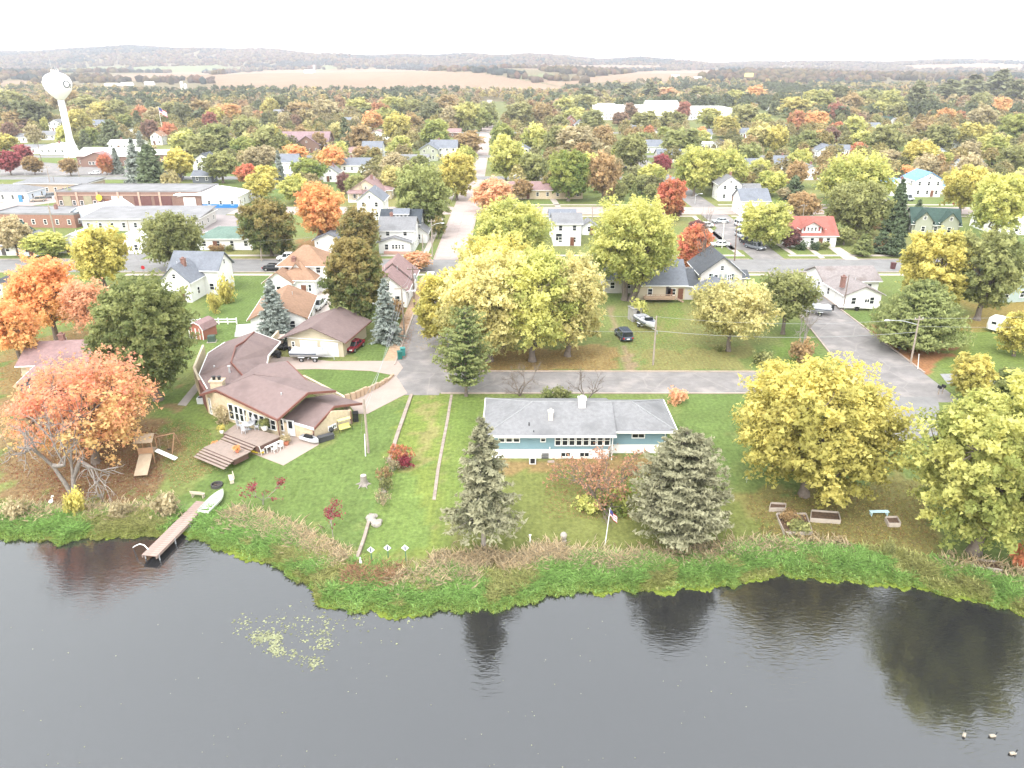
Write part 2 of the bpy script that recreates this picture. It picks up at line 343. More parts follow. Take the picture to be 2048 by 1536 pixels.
bs = N(nt, 'ShaderNodeBsdfPrincipled', Roughness=0.06, IOR=2.08); bs.inputs['Base Color'].default_value = (0.018, 0.018, 0.019, 1); bs.inputs['Specular IOR Level'].default_value = 0.5
nt.links.new(bp.outputs[0], bs.inputs['Normal']); nt.links.new(bs.outputs[0], out.inputs[0])
lake = MB().add([(-400, -190, WZ), (400, -190, WZ), (400, 78, WZ), (-400, 78, WZ)], [(0, 1, 2, 3)]).obj('lake', m)
tag(lake, 'dark grey lake with light ripples along the shore', kind='structure')
# ------------------------------------------------------------------ roads, pavements, drives
ASPH = mat('asphalt_worn', (0.19, 0.175, 0.17), 0.9, 0.2, 0.5, stain=((0.28, 0.25, 0.235), 0.3), crack=((0.34, 0.3, 0.28), 0.16, 0.022))
ASPD = mat('asphalt_dark', (0.19, 0.182, 0.178), 0.9, 0.16, 0.4, crack=((0.13, 0.12, 0.12), 0.12, 0.015))
CONC = mat('concrete', (0.34, 0.275, 0.25), 0.88, 0.1, 0.6, stain=((0.27, 0.21, 0.19), 0.3))
CONW = mat('concrete_pale', (0.42, 0.36, 0.32), 0.88, 0.08, 0.8)
def struct(o, label=None): return tag(o, label, kind='structure')
def sheet(name, pts, m, z, label, px=True):
    """a paved sheet a little above the ground, with real thickness"""
    P = [G(*q) for q in pts] if px else [Vector((q[0], q[1], hz(*q))) for q in pts]
    return struct(MB().slab([(p.x, p.y, max(p.z, -3) + z) for p in P], 0.25).obj(name, m), label)
def rect(x0, y0, x1, y1): return [(x0, y0), (x1, y0), (x1, y1), (x0, y1)]
CUR = mat('kerb_concrete', (0.36, 0.29, 0.25), 0.9, 0.15, 0.8)
sheet('main_street', [(-16.8, 90.3), (-9.6, 90.3), (-9.6, 165), (-17.2, 165)], ASPH, 0.030, 'worn asphalt main street running from the lakeside into town', px=False)
sheet('main_street', [(-17.4, 165), (-10.2, 165), (-10.6, 300), (-13.6, 573), (-24.5, 1000), (-31, 1000), (-21.5, 573), (-18, 300)], CONC, 0.026, 'pale concrete main street beyond the second cross street', px=False)
slabm = mat('concrete_slab', (0.37, 0.3, 0.275), 0.88, 0.08, 0.6)
mainst = bpy.data.objects['main_street.001']; me0 = None
for i in range(14):
    for j in range(2):
        o = link('slab', me0, mainst) if me0 else MB().box((0, 0, 0), (3.5, 3.95, 0.05)).obj('slab', slabm, mainst)
        me0 = o.data; o.location = (-15.85 + j * 3.62, 169.5 + i * 4.02, 0.031)
sheet('lakeside_street', [(-9.6, 91.0), (48.2, 91.0), (47.8, 98.2), (-9.6, 98.4)], ASPH, 0.022, 'worn asphalt street behind the blue ranch house', px=False)
sheet('landing_street', [(47.6, 88), (58.0, 88), (58.4, 154), (54, 154), (50.8, 130), (47.8, 103)], ASPH, 0.034, 'wide asphalt street sloping to the boat landing', px=False)
def drape(name, q, m, z, label, n=12):
    P = [[G(q[0][0] * (1 - u) * (1 - v) + q[1][0] * u * (1 - v) + q[2][0] * u * v + q[3][0] * (1 - u) * v, q[0][1] * (1 - u) * (1 - v) + q[1][1] * u * (1 - v) + q[2][1] * u * v + q[3][1] * (1 - u) * v) + Vector((0, 0, z)) for u in np.linspace(0, 1, n)] for v in np.linspace(0, 1, n)]
    return struct(MB().add([p for r in P for p in r], [(j * n + i, j * n + i + 1, (j + 1) * n + i + 1, (j + 1) * n + i) for j in range(n - 1) for i in range(n - 1)]).obj(name, m), label)
drape('landing_street', [(1742, 795), (1874, 794), (1890, 868), (1775, 890)], ASPD, 0.05, 'asphalt apron running down to the boat landing')
sheet('landing_street', [(54, 165), (61, 165), (62.5, 220), (55, 220)], ASPH, 0.034, 'asphalt street between second and third cross streets at right', px=False)
sheet('landing_street', [(55, 232), (62.5, 232), (61.5, 430), (55.5, 430)], ASPH, 0.034, 'asphalt street beyond the third cross street at right', px=False)
sheet('cross_street', rect(-260, 154, 260, 165), ASPD, 0.038, 'grey asphalt cross street through the second block', px=False)
sheet('cross_street', rect(-250, 220, 300, 232), CONC, 0.042, 'pale cross street through the third block', px=False)
sheet('cross_street', rect(-330, 292, 300, 301), ASPD, 0.05, 'grey cross street through the fourth block', px=False)
sheet('cross_street', rect(-420, 365, 420, 375), ASPD, 0.06, 'grey cross street by the water tower', px=False)
sheet('cross_street', rect(-560, 500, 560, 510), ASPD, 0.06, 'far cross street near the school', px=False)
sheet('side_street', rect(-92, 165, -83, 500), ASPD, 0.048, 'grey side street left of the main street', px=False)
sheet('side_street', rect(128, 60, 136, 500), ASPD, 0.048, 'grey side street far right of the landing street', px=False)
sheet('gravel_drive', [(1880, 748), (2200, 742), (2200, 768), (1895, 768)], mat('gravel_grey', (0.24, 0.235, 0.235), 0.95, 0.2, 2.0), 0.02, 'narrow grey drive right of the landing street')
for nm, x0, x1, y in (('pavement', -80, -18, 151.2), ('pavement', -80, -18, 168.2), ('pavement', -9, 53, 151.2), ('pavement', -9, 53, 168.2), ('pavement', 60, 150, 151.2), ('pavement', 63, 150, 168.2), ('pavement', 63, 160, 216.5), ('pavement', -9, 53, 216.5), ('pavement', -9, 53, 235.5), ('pavement', 64, 160, 235.5)):
    sheet(nm, rect(x0, y, x1, y + 1.4), CONW, 0.05, 'narrow concrete pavement beside a cross street', px=False)
for x, y0, y1 in ((-20.6, 170, 216), (-8.2, 170, 216), (51.5, 170, 216), (64, 170, 216), (-20.6, 236, 290), (-8.2, 236, 290)):
    sheet('pavement', rect(x, y0, x + 1.3, y1), CONW, 0.05, 'narrow concrete pavement running away from the lake', px=False)
def kerb(pts, px=False, h=0.14, w=0.22):
    P = [G(*q) for q in pts] if px else [Vector((*q, hz(*q))) for q in pts]; b = MB()
    for a, c in zip(P[:-1], P[1:]):
        d = c - a; b.box((a + c) / 2 + Vector((0, 0, h / 2)), (d.length, w, h), math.atan2(d.y, d.x))
    return struct(b.obj('kerb', CUR), 'low concrete kerb along the street edge')
kerb([(-17.0, 101), (-17.4, 153.8)]); kerb([(-9.4, 98.6), (-9.4, 153.8)]); kerb([(-17.5, 165.2), (-17.7, 219.8)]); kerb([(-10.0, 165.2), (-10.3, 219.8)])
kerb([(-9.4, 90.8), (47.4, 90.8)]); kerb([(-9.4, 98.6), (47.6, 98.4)]); kerb([(47.6, 103), (50.6, 130), (53.8, 154)]); kerb([(58.2, 98), (58.6, 154)])
for x0, x1 in ((-240, -93), (-82, -18), (-9, 53), (60, 127)):
    for y in (153.8, 165.2, 219.8, 232.2): kerb([(x0, y), (x1, y)])
# leaf-strewn verge along the main street and drives of the tan house
sheet('verge', [(-18.9, 101), (-17.15, 101), (-17.55, 150), (-18.6, 150)], mat('verge_leaves', (0.36, 0.245, 0.16), 0.95, 0.25, 1.5), 0.012, 'strip of fallen leaves along the main street kerb', px=False)
DRV = mat('drive_concrete', (0.34, 0.27, 0.235), 0.88, 0.07, 0.5)
sheet('driveway', [(530, 712), (600, 716), (662, 723), (796, 722), (806, 736), (794, 752), (740, 742), (640, 738), (600, 739), (530, 738)], DRV, 0.045, 'pale concrete driveway with the boat trailer')
sheet('driveway', [(792, 752), (815, 787), (735, 828), (712, 828), (690, 800), (755, 772)], DRV, 0.05, 'pale concrete drive curving to the lower garage')
sheet('driveway', [(590, 640), (625, 575), (650, 560), (672, 560), (655, 640)], CONW, 0.03, 'concrete drive beside the white Victorian house')
sheet('driveway', [(632, 512), (664, 512), (680, 502), (650, 502)], CONW, 0.045, 'short concrete drive of the white garage')
sheet('driveway', [(1662, 590), (1700, 612), (1730, 614), (1700, 590)], ASPD, 0.04, 'dark asphalt drive of the white ranch house')
sheet('driveway', [(1656, 495), (1680, 495), (1720, 520), (1690, 520)], CONW, 0.045, 'concrete drive beside the red-roofed bungalow')
sheet('garden_path', [(1612, 495), (1622, 495), (1650, 516), (1640, 517)], CONW, 0.046, 'concrete path to the red-roofed bungalow door')
sheet('garden_path', [(355, 810), (372, 812), (415, 757), (403, 752)], mat('path_grey', (0.27, 0.24, 0.22), 0.9, 0.1, 1.0), 0.03, 'grey concrete path beside the tan ranch house')
sheet('driveway', [(1095, 392), (1108, 392), (1122, 414), (1112, 415)], CONW, 0.05, 'pale drive of the long brown ranch')
sheet('parking_lot', [(398, 455), (412, 428), (478, 432), (495, 452), (470, 470), (405, 470)], mat('lot_pinkish', (0.25, 0.215, 0.21), 0.9, 0.15, 0.3), 0.05, 'pinkish asphalt car park beside the white and blue building')
sheet('parking_lot', [(0, 402), (60, 388), (145, 378), (150, 400), (60, 412), (0, 415)], CONC, 0.05, 'pale car park beside the red brick building')
sheet('parking_lot', [(0, 322), (60, 322), (140, 330), (265, 338), (260, 352), (0, 352)], ASPH, 0.07, 'pale asphalt lot before the fire station')
sheet('parking_lot', [(1480, 440), (1440, 450), (1420, 470), (1460, 500), (1500, 500), (1500, 460)], ASPH, 0.05, 'asphalt street corner where cars are parked')
# ------------------------------------------------------------------ buildings
WHITE = mat('white_siding', (0.76, 0.75, 0.74), 0.6, 0.04, 1.0, bands=(2, 0.2, 0.012)); TRIM = mat('white_trim', (0.8, 0.79, 0.77), 0.55, 0.03)
WM = {'white': WHITE, 'cream': mat('cream_wall', (0.5, 0.43, 0.32), 0.7, 0.05, bands=(2, 0.22, 0.012)), 'grey': mat('grey_siding', (0.5, 0.47, 0.45), 0.65, 0.05, bands=(2, 0.18, 0.012)),
 'brick': mat('red_brick', (0.26, 0.14, 0.105), 0.85, 0.2, 5.0, bands=(2, 0.09, 0.01)), 'brown': mat('brown_brick', (0.2, 0.125, 0.1), 0.85, 0.2, 4.0, bands=(2, 0.09, 0.01)),
 'tan': mat('tan_stone', (0.54, 0.44, 0.31), 0.8, 0.16, 2.6, bands=(2, 0.2, 0.02)), 'blue': mat('blue_siding', (0.19, 0.3, 0.35), 0.6, 0.05, 1.0, bands=(2, 0.22, 0.015)),
 'yellow': mat('yellow_brick', (0.42, 0.33, 0.25), 0.85, 0.12, 3.0), 'lblue': mat('pale_blue_siding', (0.6, 0.66, 0.74), 0.6, 0.04, bands=(2, 0.2, 0.012)), 'sage': mat('sage_siding', (0.33, 0.34, 0.27), 0.65, 0.05, bands=(2, 0.2, 0.012)),
 'dark': mat('dark_siding', (0.12, 0.13, 0.15), 0.7, 0.08), 'green': mat('green_wall', (0.3, 0.36, 0.34), 0.7, 0.06)}
def rf(k, c, v=0.16): return mat('roof_' + k, c, 0.9, v, 2.2, bands=(2, 0.07, 0.012), stain=(tuple(x * 0.78 for x in c), 0.35), spec=0.12)
RM = {'grey': rf('grey', (0.19, 0.188, 0.195)), 'dark': rf('dark', (0.085, 0.09, 0.1)), 'black': rf('black', (0.06, 0.068, 0.08)), 'brown': rf('brown', (0.19, 0.14, 0.133), 0.1), 'mauve': rf('mauve', (0.25, 0.165, 0.16)),
 'tan': rf('tan', (0.27, 0.165, 0.11)), 'red': rf('red', (0.3, 0.11, 0.09)), 'green': rf('green', (0.05, 0.08, 0.068)), 'pgreen': rf('pgreen', (0.135, 0.19, 0.16)), 'white': mat('roof_white', (0.75, 0.74, 0.72), 0.6, 0.04),
 'blue': mat('roof_blue_metal', (0.1, 0.26, 0.56), 0.4, 0.04, bands=(0, 0.45, 0.02)), 'steel': mat('roof_steel', (0.5, 0.52, 0.56), 0.4, 0.05, bands=(0, 0.4, 0.02)), 'slate': rf('slate', (0.165, 0.175, 0.2)), 'pink': rf('pink', (0.24, 0.165, 0.175)), 'flat': mat('roof_flat_grey', (0.2, 0.195, 0.2), 0.9, 0.2, 0.3)}
DOORM = mat('door_dark', (0.07, 0.06, 0.06), 0.5); DOORW = mat('door_white', (0.7, 0.7, 0.7), 0.5, 0.03); DOORB = mat('door_brown', (0.16, 0.07, 0.045), 0.5); GAR = mat('garage_door_white', (0.74, 0.73, 0.71), 0.5, 0.03, bands=(2, 0.5, 0.03)); GLASS = glassmat()
_wc = {}
def winmesh(w, h, mull=True):
    """frame ring with a meeting rail, and a pane set back in it; both face -Y"""
    k = (round(w, 2), round(h, 2), mull)
    if k not in _wc:
        t = 0.09; b = MB()
        for c, d in (((0, 0, h / 2 - t / 2), (w, 0.1, t)), ((0, 0, -h / 2 + t / 2), (w, 0.12, t)), ((-w / 2 + t / 2, 0, 0), (t, 0.1, h - 2 * t)), ((w / 2 - t / 2, 0, 0), (t, 0.1, h - 2 * t))): b.box(c, d)
        if mull: b.box((0, 0.006, 0), (w - 2 * t, 0.07, 0.06)) if h > w else b.box((0, 0.006, 0), (0.06, 0.07, h - 2 * t))
        f = b.obj('window', TRIM); p = MB().box((0, 0.025, 0), (w - 2 * t + 0.01, 0.03, h - 2 * t + 0.01)).obj('pane', GLASS)
        _wc[k] = (f.data, p.data); bpy.data.objects.remove(f); bpy.data.objects.remove(p)
    return _wc[k]
def window(parent, x, y, z, w, h, rz=0.0, mull=True):
    f, p = winmesh(w, h, mull); o = link('window', f, parent); o.location = (x, y, z); o.rotation_euler = (0, 0, rz); link('pane', p, o); return o
def door(parent, x, y, z0, w=0.95, h=2.05, rz=0.0, m=None, name='door'):
    b = MB().box((0, 0, h / 2), (w, 0.1, h)); o = b.obj(name, m or DOORM, parent); o.location = (x, y, z0); o.rotation_euler = (0, 0, rz)
    k = MB().box((w * 0.38, -0.08, h * 0.48), (0.06, 0.08, 0.06)).obj('handle', mat('metal_grey', (0.4, 0.4, 0.42), 0.35, 0.02, metal=0.6), o); return o
def roofmesh(b, w, d, hw, hr, kind, ov=0.45, th=0.16):
    W, D = w / 2 + ov, d / 2 + ov
    if kind == 'gx':
        e = hw - hr * ov / (d / 2) if d else hw
        for s in (-1, 1): b.slab([(-W, s * D, e + th), (W, s * D, e + th), (W, 0, hw + hr + th), (-W, 0, hw + hr + th)] if s < 0 else [(W, D, e + th), (-W, D, e + th), (-W, 0, hw + hr + th), (W, 0, hw + hr + th)], th)
    elif kind == 'gy':
        e = hw - hr * ov / (w / 2)
        for s in (-1, 1): b.slab([(s * W, -D, e + th), (s * W, D, e + th), (0, D, hw + hr + th), (0, -D, hw + hr + th)], th)
    elif kind == 'h':
        e = hw - 0.12
        if w >= d: r = [(-(W - D) , 0), (W - D, 0)]
        else: r = [(0, -(D - W)), (0, D - W)]
        z = hw + hr + th; A = (-W, -D, e + th); B = (W, -D, e + th); Cc = (W, D, e + th); Dd = (-W, D, e + th); p = (*r[0], z); q = (*r[1], z)
        if w >= d: fs = [(A, B, q, p), (B, Cc, q), (Cc, Dd, p, q), (Dd, A, p)]
        else: fs = [(A, B, p), (B, Cc, q, p), (Cc, Dd, q), (Dd, A, p, q)]
        for f in fs: b.slab(f, th)
    elif kind == 'f':
        b.box((0, 0, hw + 0.09), (w + 2 * 0.02, d + 2 * 0.02, 0.18))
        for c, dd in (((0, -d / 2 + 0.1, hw + 0.3), (w + 0.1, 0.22, 0.3)), ((0, d / 2 - 0.1, hw + 0.3), (w + 0.1, 0.22, 0.3)), ((-w / 2 + 0.1, 0, hw + 0.3), (0.22, d - 0.3, 0.3)), ((w / 2 - 0.1, 0, hw + 0.3), (0.22, d - 0.3, 0.3))): b.box(c, dd)
    elif kind == 's':
        b.slab([(-W, -D, hw + th), (W, -D, hw + th), (W, D, hw + hr + th), (-W, D, hw + hr + th)], th)
    return b
def wallmesh(b, w, d, hw, hr, kind):
    W, D = w / 2, d / 2
    if kind == 'gx': P = [(-D, -0.3), (D, -0.3), (D, hw), (0, hw + hr), (-D, hw)]; b.add([(-W, y, z) for y, z in P] + [(W, y, z) for y, z in P], [(0, 1, 2, 3, 4), (9, 8, 7, 6, 5)] + [(i, 5 + i, 5 + (i + 1) % 5, (i + 1) % 5) for i in range(5)])
    elif kind == 'gy': P = [(-W, -0.3), (W, -0.3), (W, hw), (0, hw + hr), (-W, hw)]; b.add([(x, -D, z) for x, z in P] + [(x, D, z) for x, z in P], [(4, 3, 2, 1, 0), (5, 6, 7, 8, 9)] + [(i, (i + 1) % 5, 5 + (i + 1) % 5, 5 + i) for i in range(5)])
    else: b.box((0, 0, hw / 2 - 0.15), (w, d, hw + 0.3))
    return b
def vol(root, ox, oy, w, d, hw, hr, kind, wm, rm, side=1, wins=True, z0=0.0, storeys=1, ov=0.45, fwin=None, swin=None, skipfront=False):
    o = wallmesh(MB(), w, d, hw, hr, kind).obj('wall', WM[wm], root); o.location = (ox, oy, z0)
    r = roofmesh(MB(), w, d, hw, hr, kind, ov).obj('roof', RM[rm], root); r.location = (ox, oy, z0)
    if kind != 'f':                                   # gutter boards under the eaves, just proud of the wall
        gl = []
        if kind == 'gx': gl = [((0, s * (d / 2 + ov + 0.05), hw - hr * ov / (d / 2) + 0.06), (w + 2 * ov, 0.08, 0.14)) for s in (-1, 1)]
        elif kind == 'gy': gl = [((s * (w / 2 + ov + 0.05), 0, hw - hr * ov / (w / 2) + 0.06), (0.08, d + 2 * ov, 0.14)) for s in (-1, 1)]
        else: gl = [((0, s * (d / 2 + ov + 0.05), hw - 0.03), (w + 2 * ov, 0.08, 0.14)) for s in (-1, 1)] + [((s * (w / 2 + ov + 0.05), 0, hw - 0.03), (0.08, d + 2 * ov, 0.14)) for s in (-1, 1)]
        for c_, s_ in gl: g = MB().box(c_, s_).obj('gutter', mat('fascia_redbrown', (0.17, 0.07, 0.055), 0.6, 0.05) if rm == 'brown' else TRIM, root); g.location = (ox, oy, z0)
    if wins:
        for st in range(storeys):
            zc = z0 + 1.55 + st * 2.75
            if zc + 0.7 > z0 + hw + (hr * 0.35 if kind == 'gy' else 0): continue
            nf = fwin if fwin is not None else max(1, int(w / 3.0))
            if not skipfront:
                for i in range(nf): window(root, ox - w / 2 + w * (i + 0.5) / nf, oy - d / 2 - 0.04, zc, 0.95, 1.35)
            ns = swin if swin is not None else max(1, int(d / 3.4))
            for i in range(ns): window(root, ox + side * (w / 2 + 0.04), oy - d / 2 + d * (i + 0.5) / ns, zc, 0.95, 1.35, side * math.pi / 2)
        if kind == 'gy' and hr > 1.8 and not skipfront: window(root, ox, oy - d / 2 - 0.04, z0 + hw + hr * 0.32, 0.75, 0.95)
        if kind == 'gx' and hr > 1.8: window(root, ox + side * (w / 2 + 0.04), oy, z0 + hw + hr * 0.32, 0.75, 0.95, side * math.pi / 2)
    return r
BR = mat('chimney_brick', (0.22, 0.12, 0.1), 0.9, 0.2, 4.0); STEEL = mat('vent_steel', (0.55, 0.56, 0.58), 0.35, 0.03, metal=0.5); BLK = mat('black_plastic', (0.02, 0.02, 0.022), 0.5, 0.05)
def chimney(roof, x, y, z, h=1.4, m=None, w=0.7):
    c = MB().box((x, y, z + h / 2 - 0.3), (w, w, h + 0.6)).box((x, y, z + h + 0.06), (w + 0.16, w + 0.16, 0.12)).box((x, y, z + h + 0.25), (w * 0.45, w * 0.45, 0.26)).obj('chimney', m or BR, roof); return c
def house(px, py, vols, wm, rm, label, rz=0.0, storeys=1, cat='house', name='house', group='houses of the town', chim=True, dr=True):
    """px, py: where the middle of the front wall of the first volume meets the ground in the photo"""
    g = G(px, py); v0 = vols[0]; R = Matrix.Rotation(rz, 3, 'Z'); c = g + R @ Vector((0, v0[3] / 2, 0)) - R @ Vector((v0[0], v0[1], 0))
    side = 1 if c.x < 0 else -1; root = thing(name, label, cat, c, rz, group); first = None
    for i, v in enumerate(vols):
        ox, oy, w, d, hw, hr, k = v[:7]; w_ = v[7] if len(v) > 7 else wm; r_ = v[8] if len(v) > 8 else rm
        r = vol(root, ox, oy, w, d, hw, hr, k, w_, r_, side, storeys=2 if hw > 4.3 else 1); first = first or r
    ox, oy, w, d, hw, hr, k = vols[0][:7]
    if dr: door(root, ox + side * w * 0.18 * (1 if int(px) % 2 else -1), oy - d / 2 - 0.06, 0.1, m=DOORM if int(py) % 2 else DOORB)
    if chim and k != 'f': chimney(first, -side * w * 0.2 if k != 'gy' else w * 0.1, 0.3, hw + hr * 0.85, 1.1)
    b = MB()
    if k != 'f':
        for q in range(2): MB().tube((-w * 0.2 + q * w * 0.35, d * 0.16, hw + hr * 0.5), (-w * 0.2 + q * w * 0.35, d * 0.16, hw + hr + 0.1), 0.06, n=6).obj('vent_pipe', STEEL, first)
    return root
def porch(root, x, y, w, d, h, rm, posts=3, deck=0.35):
    b = MB().slab([(x - w / 2 - 0.2, y - d - 0.2, h), (x + w / 2 + 0.2, y - d - 0.2, h), (x + w / 2 + 0.2, y, h + 0.7), (x - w / 2 - 0.2, y, h + 0.7)], 0.14); b.obj('porch_roof', RM[rm], root)
    MB().box((x, y - d / 2 - 0.02, deck / 2), (w, d, deck)).obj('porch_floor', TRIM, root)
    for i in range(posts): MB().box((x - w / 2 + 0.1 + (w - 0.2) * i / (posts - 1), y - d + 0.1, (h + deck) / 2 - 0.08), (0.16, 0.16, h - deck - 0.1)).obj('post', TRIM, root)
# ---- blue ranch house on the lake
gz = -1.35; bx0, bx1, xm = -2.3, 17.4, 10.9
root = thing('ranch_house', 'long blue ranch house with grey roof and white basement wall by the lake', 'house', (7.5, 78.45, 0.4)); L = lambda x, y: (x - 7.5, y - 79.2)
b = MB()
x, y = L((bx0 + xm) / 2, 0)[0], 0
b = MB().box((x, (-4.3 + 4.4) / 2 + 0.05, 1.13), (xm - bx0, 8.7, 1.98)).obj('wall', WM['blue'], root)
b = MB().box((x, 0.1, -0.58), (xm - bx0 - 0.06, 8.6, 1.44)).obj('basement_wall', mat('white_basement', (0.78, 0.77, 0.76), 0.7, 0.05), root)
x2 = L((xm + bx1) / 2, 0)[0]
MB().box((x2 + 0.01, 0.65, 1.11), (bx1 - xm - 0.02, 7.5, 1.94)).obj('wall', WM['blue'], root); MB().box((x2 + 0.01, 0.66, -0.58), (bx1 - xm - 0.08, 7.44, 1.44)).obj('basement_wall', bpy.data.materials['white_basement'], root)
ex0, ex1, ey0, ey1, ez, rz_ = -3.2, 18.4, 74.3, 84.5, 2.1, 3.95
rmd = (ey0 + ey1) / 2; yg = ey0 + 1.1
def q(x, y, z): a, c = L(x, y); return (a, c, z)
b = MB(); zg = ez + (rz_ - ez) * (yg - ey0) / (rmd - ey0) * 0.0
b.slab([q(ex0, ey0, ez), q(11.5, ey0, ez), q(11.5, rmd, rz_), q(ex0 + 5.6, rmd, rz_)], 0.18)
b.slab([q(ex0, ey1, ez), q(ex0, ey0, ez), q(ex0 + 5.6, rmd, rz_)], 0.18)
b.slab([q(11.5, yg, ez - 0.02), q(ex1, yg, ez - 0.02), q(ex1 - 4.6, rmd + 0.3, rz_ - 0.12), q(11.5, rmd + 0.3, rz_ - 0.12)], 0.18)
b.slab([q(ex1, yg, ez - 0.02), q(ex1, ey1 - 0.4, ez - 0.02), q(ex1 - 4.6, rmd + 0.3, rz_ - 0.12)], 0.18)
b.slab([q(ex1, ey1 - 0.4, ez - 0.02), q(11.5, ey1 - 0.4, ez - 0.02), q(11.5, rmd + 0.3, rz_ - 0.12), q(ex1 - 4.6, rmd + 0.3, rz_ - 0.12)], 0.18)
b.slab([q(11.5, ey1, ez), q(ex0, ey1, ez), q(ex0 + 5.6, rmd, rz_), q(11.5, rmd, rz_)], 0.18)
roof = b.obj('roof', rf('ranchgrey', (0.195, 0.193, 0.198)), root)
rc = MB()
for a_, c_ in ((q(ex0 + 5.6, rmd, rz_), q(11.5, rmd, rz_)), (q(11.5, rmd + .3, rz_ - .12), q(ex1 - 4.6, rmd + .3, rz_ - .12)), (q(ex0, ey0, ez), q(ex0 + 5.6, rmd, rz_)), (q(ex1, yg, ez), q(ex1 - 4.6, rmd + .3, rz_ - .12)), (q(ex0, ey1, ez), q(ex0 + 5.6, rmd, rz_)), (q(ex1, ey1 - .4, ez), q(ex1 - 4.6, rmd + .3, rz_ - .12))): rc.tube(a_, c_, 0.09, n=5)
rc.obj('ridge_cap', mat('ridge_cap_pale', (0.24, 0.24, 0.245), 0.85), roof)
b = MB().box(q((ex0 + 11.5) / 2, ey0 - 0.06, ez - 0.07), (11.5 - ex0, 0.1, 0.2)).box(q((11.55 + ex1) / 2, yg - 0.06, ez - 0.09), (ex1 - 11.55, 0.1, 0.2)).box(q(ex1 + 0.06, (yg + ey1) / 2 - 0.2, ez - 0.09), (0.1, ey1 - yg - 0.5, 0.2)).box(q(ex0 - 0.06, rmd, ez - 0.07), (0.1, ey1 - ey0, 0.2)); b.obj('gutter', TRIM, root)
wy = 74.9 - 79.2 - 0.05
def bw(px, z, w, h, yy=None): p = U(px, 0, 0); window(root, px - 7.5, (wy if yy is None else yy), z, w, h)
for xx, w, h, z in ((-1.15, 0.78, 0.95, 1.5), (-0.32, 0.78, 0.95, 1.5), (0.5, 0.78, 0.95, 1.5), (3.45, 0.62, 0.85, 1.5)): bw(xx, z, w, h)
for i in range(8): bw(5.75 + i * 1.3 * 0.52 * 1.0 if False else 5.1 + i * 0.78, 1.28, 0.72, 1.35)
for xx in (6.0, 8.1): bw(xx, -0.5, 1.15, 0.66, wy + 0.02)
for k_ in (0.0, 0.24, 0.48): MB().box((3.7 - 7.5, wy + 0.0, -0.9 + k_), (0.8, 0.08, 0.14)).obj('vent_slat', mat('vent_grey', (0.12, 0.12, 0.12), 0.7), root)
window(root, 14.2 - 7.5, 0.65 - 3.75 - 0.05, 1.25, 1.5, 0.62)
MB().box((17.2 - 7.5, -3.25, 0.3), (0.1, 0.1, 3.3)).obj('downpipe', TRIM, root); MB().box((11.15 - 7.5, -4.42, 0.3), (0.1, 0.1, 3.2)).obj('downpipe', TRIM, root)
chimney(roof, 4.35 - 7.5, -2.4, 2.9, 1.0, mat('chimney_cream', (0.6, 0.53, 0.45), 0.85), 0.5); chimney(roof, 8.0 - 7.5, -0.4, 3.6, 1.0, mat('chimney_white', (0.7, 0.66, 0.62), 0.85), 0.8)
MB().tube((1.9 - 7.5, -3.4, 2.2), (1.9 - 7.5, -3.4, 3.05), 0.06).tube((1.9 - 7.5, -3.4, 2.5), (1.9 - 7.5, -3.4, 2.56), 0.14).obj('vent_pipe', BLK, roof); MB().tube((2.4 - 7.5, -4.3, 2.1), (2.4 - 7.5, -4.3, 2.5), 0.05).obj('vent_pipe', BLK, roof)
MB().tube((4.2 - 7.5, wy - 0.1, -0.3), (4.2 - 7.5, wy - 0.1, 0.5), 0.06).obj('vent_pipe', TRIM, root)
MB().box((4.35 - 7.5, wy - 0.35, -1.25), (0.75, 0.7, 0.3)).obj('step', CONC, root)
# ---- tan stone ranch with wings (roof planes follow the photographed outline)
root = thing('ranch_house', 'sprawling tan stone ranch house with angled brown roofs and lake deck', 'house', (-33, 88, 0)); O = Vector((-33, 88, 0))
def r3(px, py, z): return U(px, py, z) - O
BRN = RM['brown']; FAS = mat('fascia_redbrown', (0.17, 0.07, 0.055), 0.6, 0.05)
def roofpl(polys, name='roof', th=0.2):
    b = MB()
    for p in polys: b.slab([r3(*v) for v in p], th)
    return b.obj(name, BRN, root)
def edge(pts, m=None, w=0.14, parent=None, h=0.26):
    b = MB(); P = [r3(*p) for p in pts]
    for a, c in zip(P[:-1], P[1:]):
        d = c - a; mid = (a + c) / 2; L_ = d.length; b.box(mid - Vector((0, 0, 0.1)), (L_, w, h), math.atan2(d.y, d.x), ry=-math.asin(d.z / L_))
    return b.obj('fascia', m or FAS, root)
PL, R1, R2, E2 = (431, 779.5, 3.75), (505, 750, 4.9), (616, 785, 4.75), (555, 839, 3.0)
rmain = roofpl([[PL, E2, R2, R1], [R1, R2, (672, 781, 3.9), (612, 760, 3.9)]])
edge([PL, E2]); edge([E2, R2]); edge([R2, (672, 781, 3.9)]); edge([(399, 789, 3.1), PL])
roofpl([[(508, 748, 5.0), (574, 722, 5.0), (615, 762, 3.7), (540, 759, 4.2)], [(574, 722, 5.0), (508, 748, 5.0), (456, 769, 4.1), (487, 752, 3.9), (520, 728, 4.2)], [(399, 789, 3.1), PL, (456, 769, 4.2), (415, 777, 3.1)]])
edge([(574, 722, 5.0), (615, 762, 3.7)])
roofpl([[(508, 663, 4.9), (561, 683, 3.1), (537, 710, 3.0), (533, 734, 3.0), (487, 753, 3.6), (462, 724, 4.9)], [(508, 663, 4.9), (462, 724, 4.9), (398, 749, 3.0), (416, 706, 3.0), (450, 684, 3.0)], [(462, 724, 4.9), (487, 753, 3.6), (456, 769, 3.5), (415, 778, 3.0), (398, 749, 3.0)]])
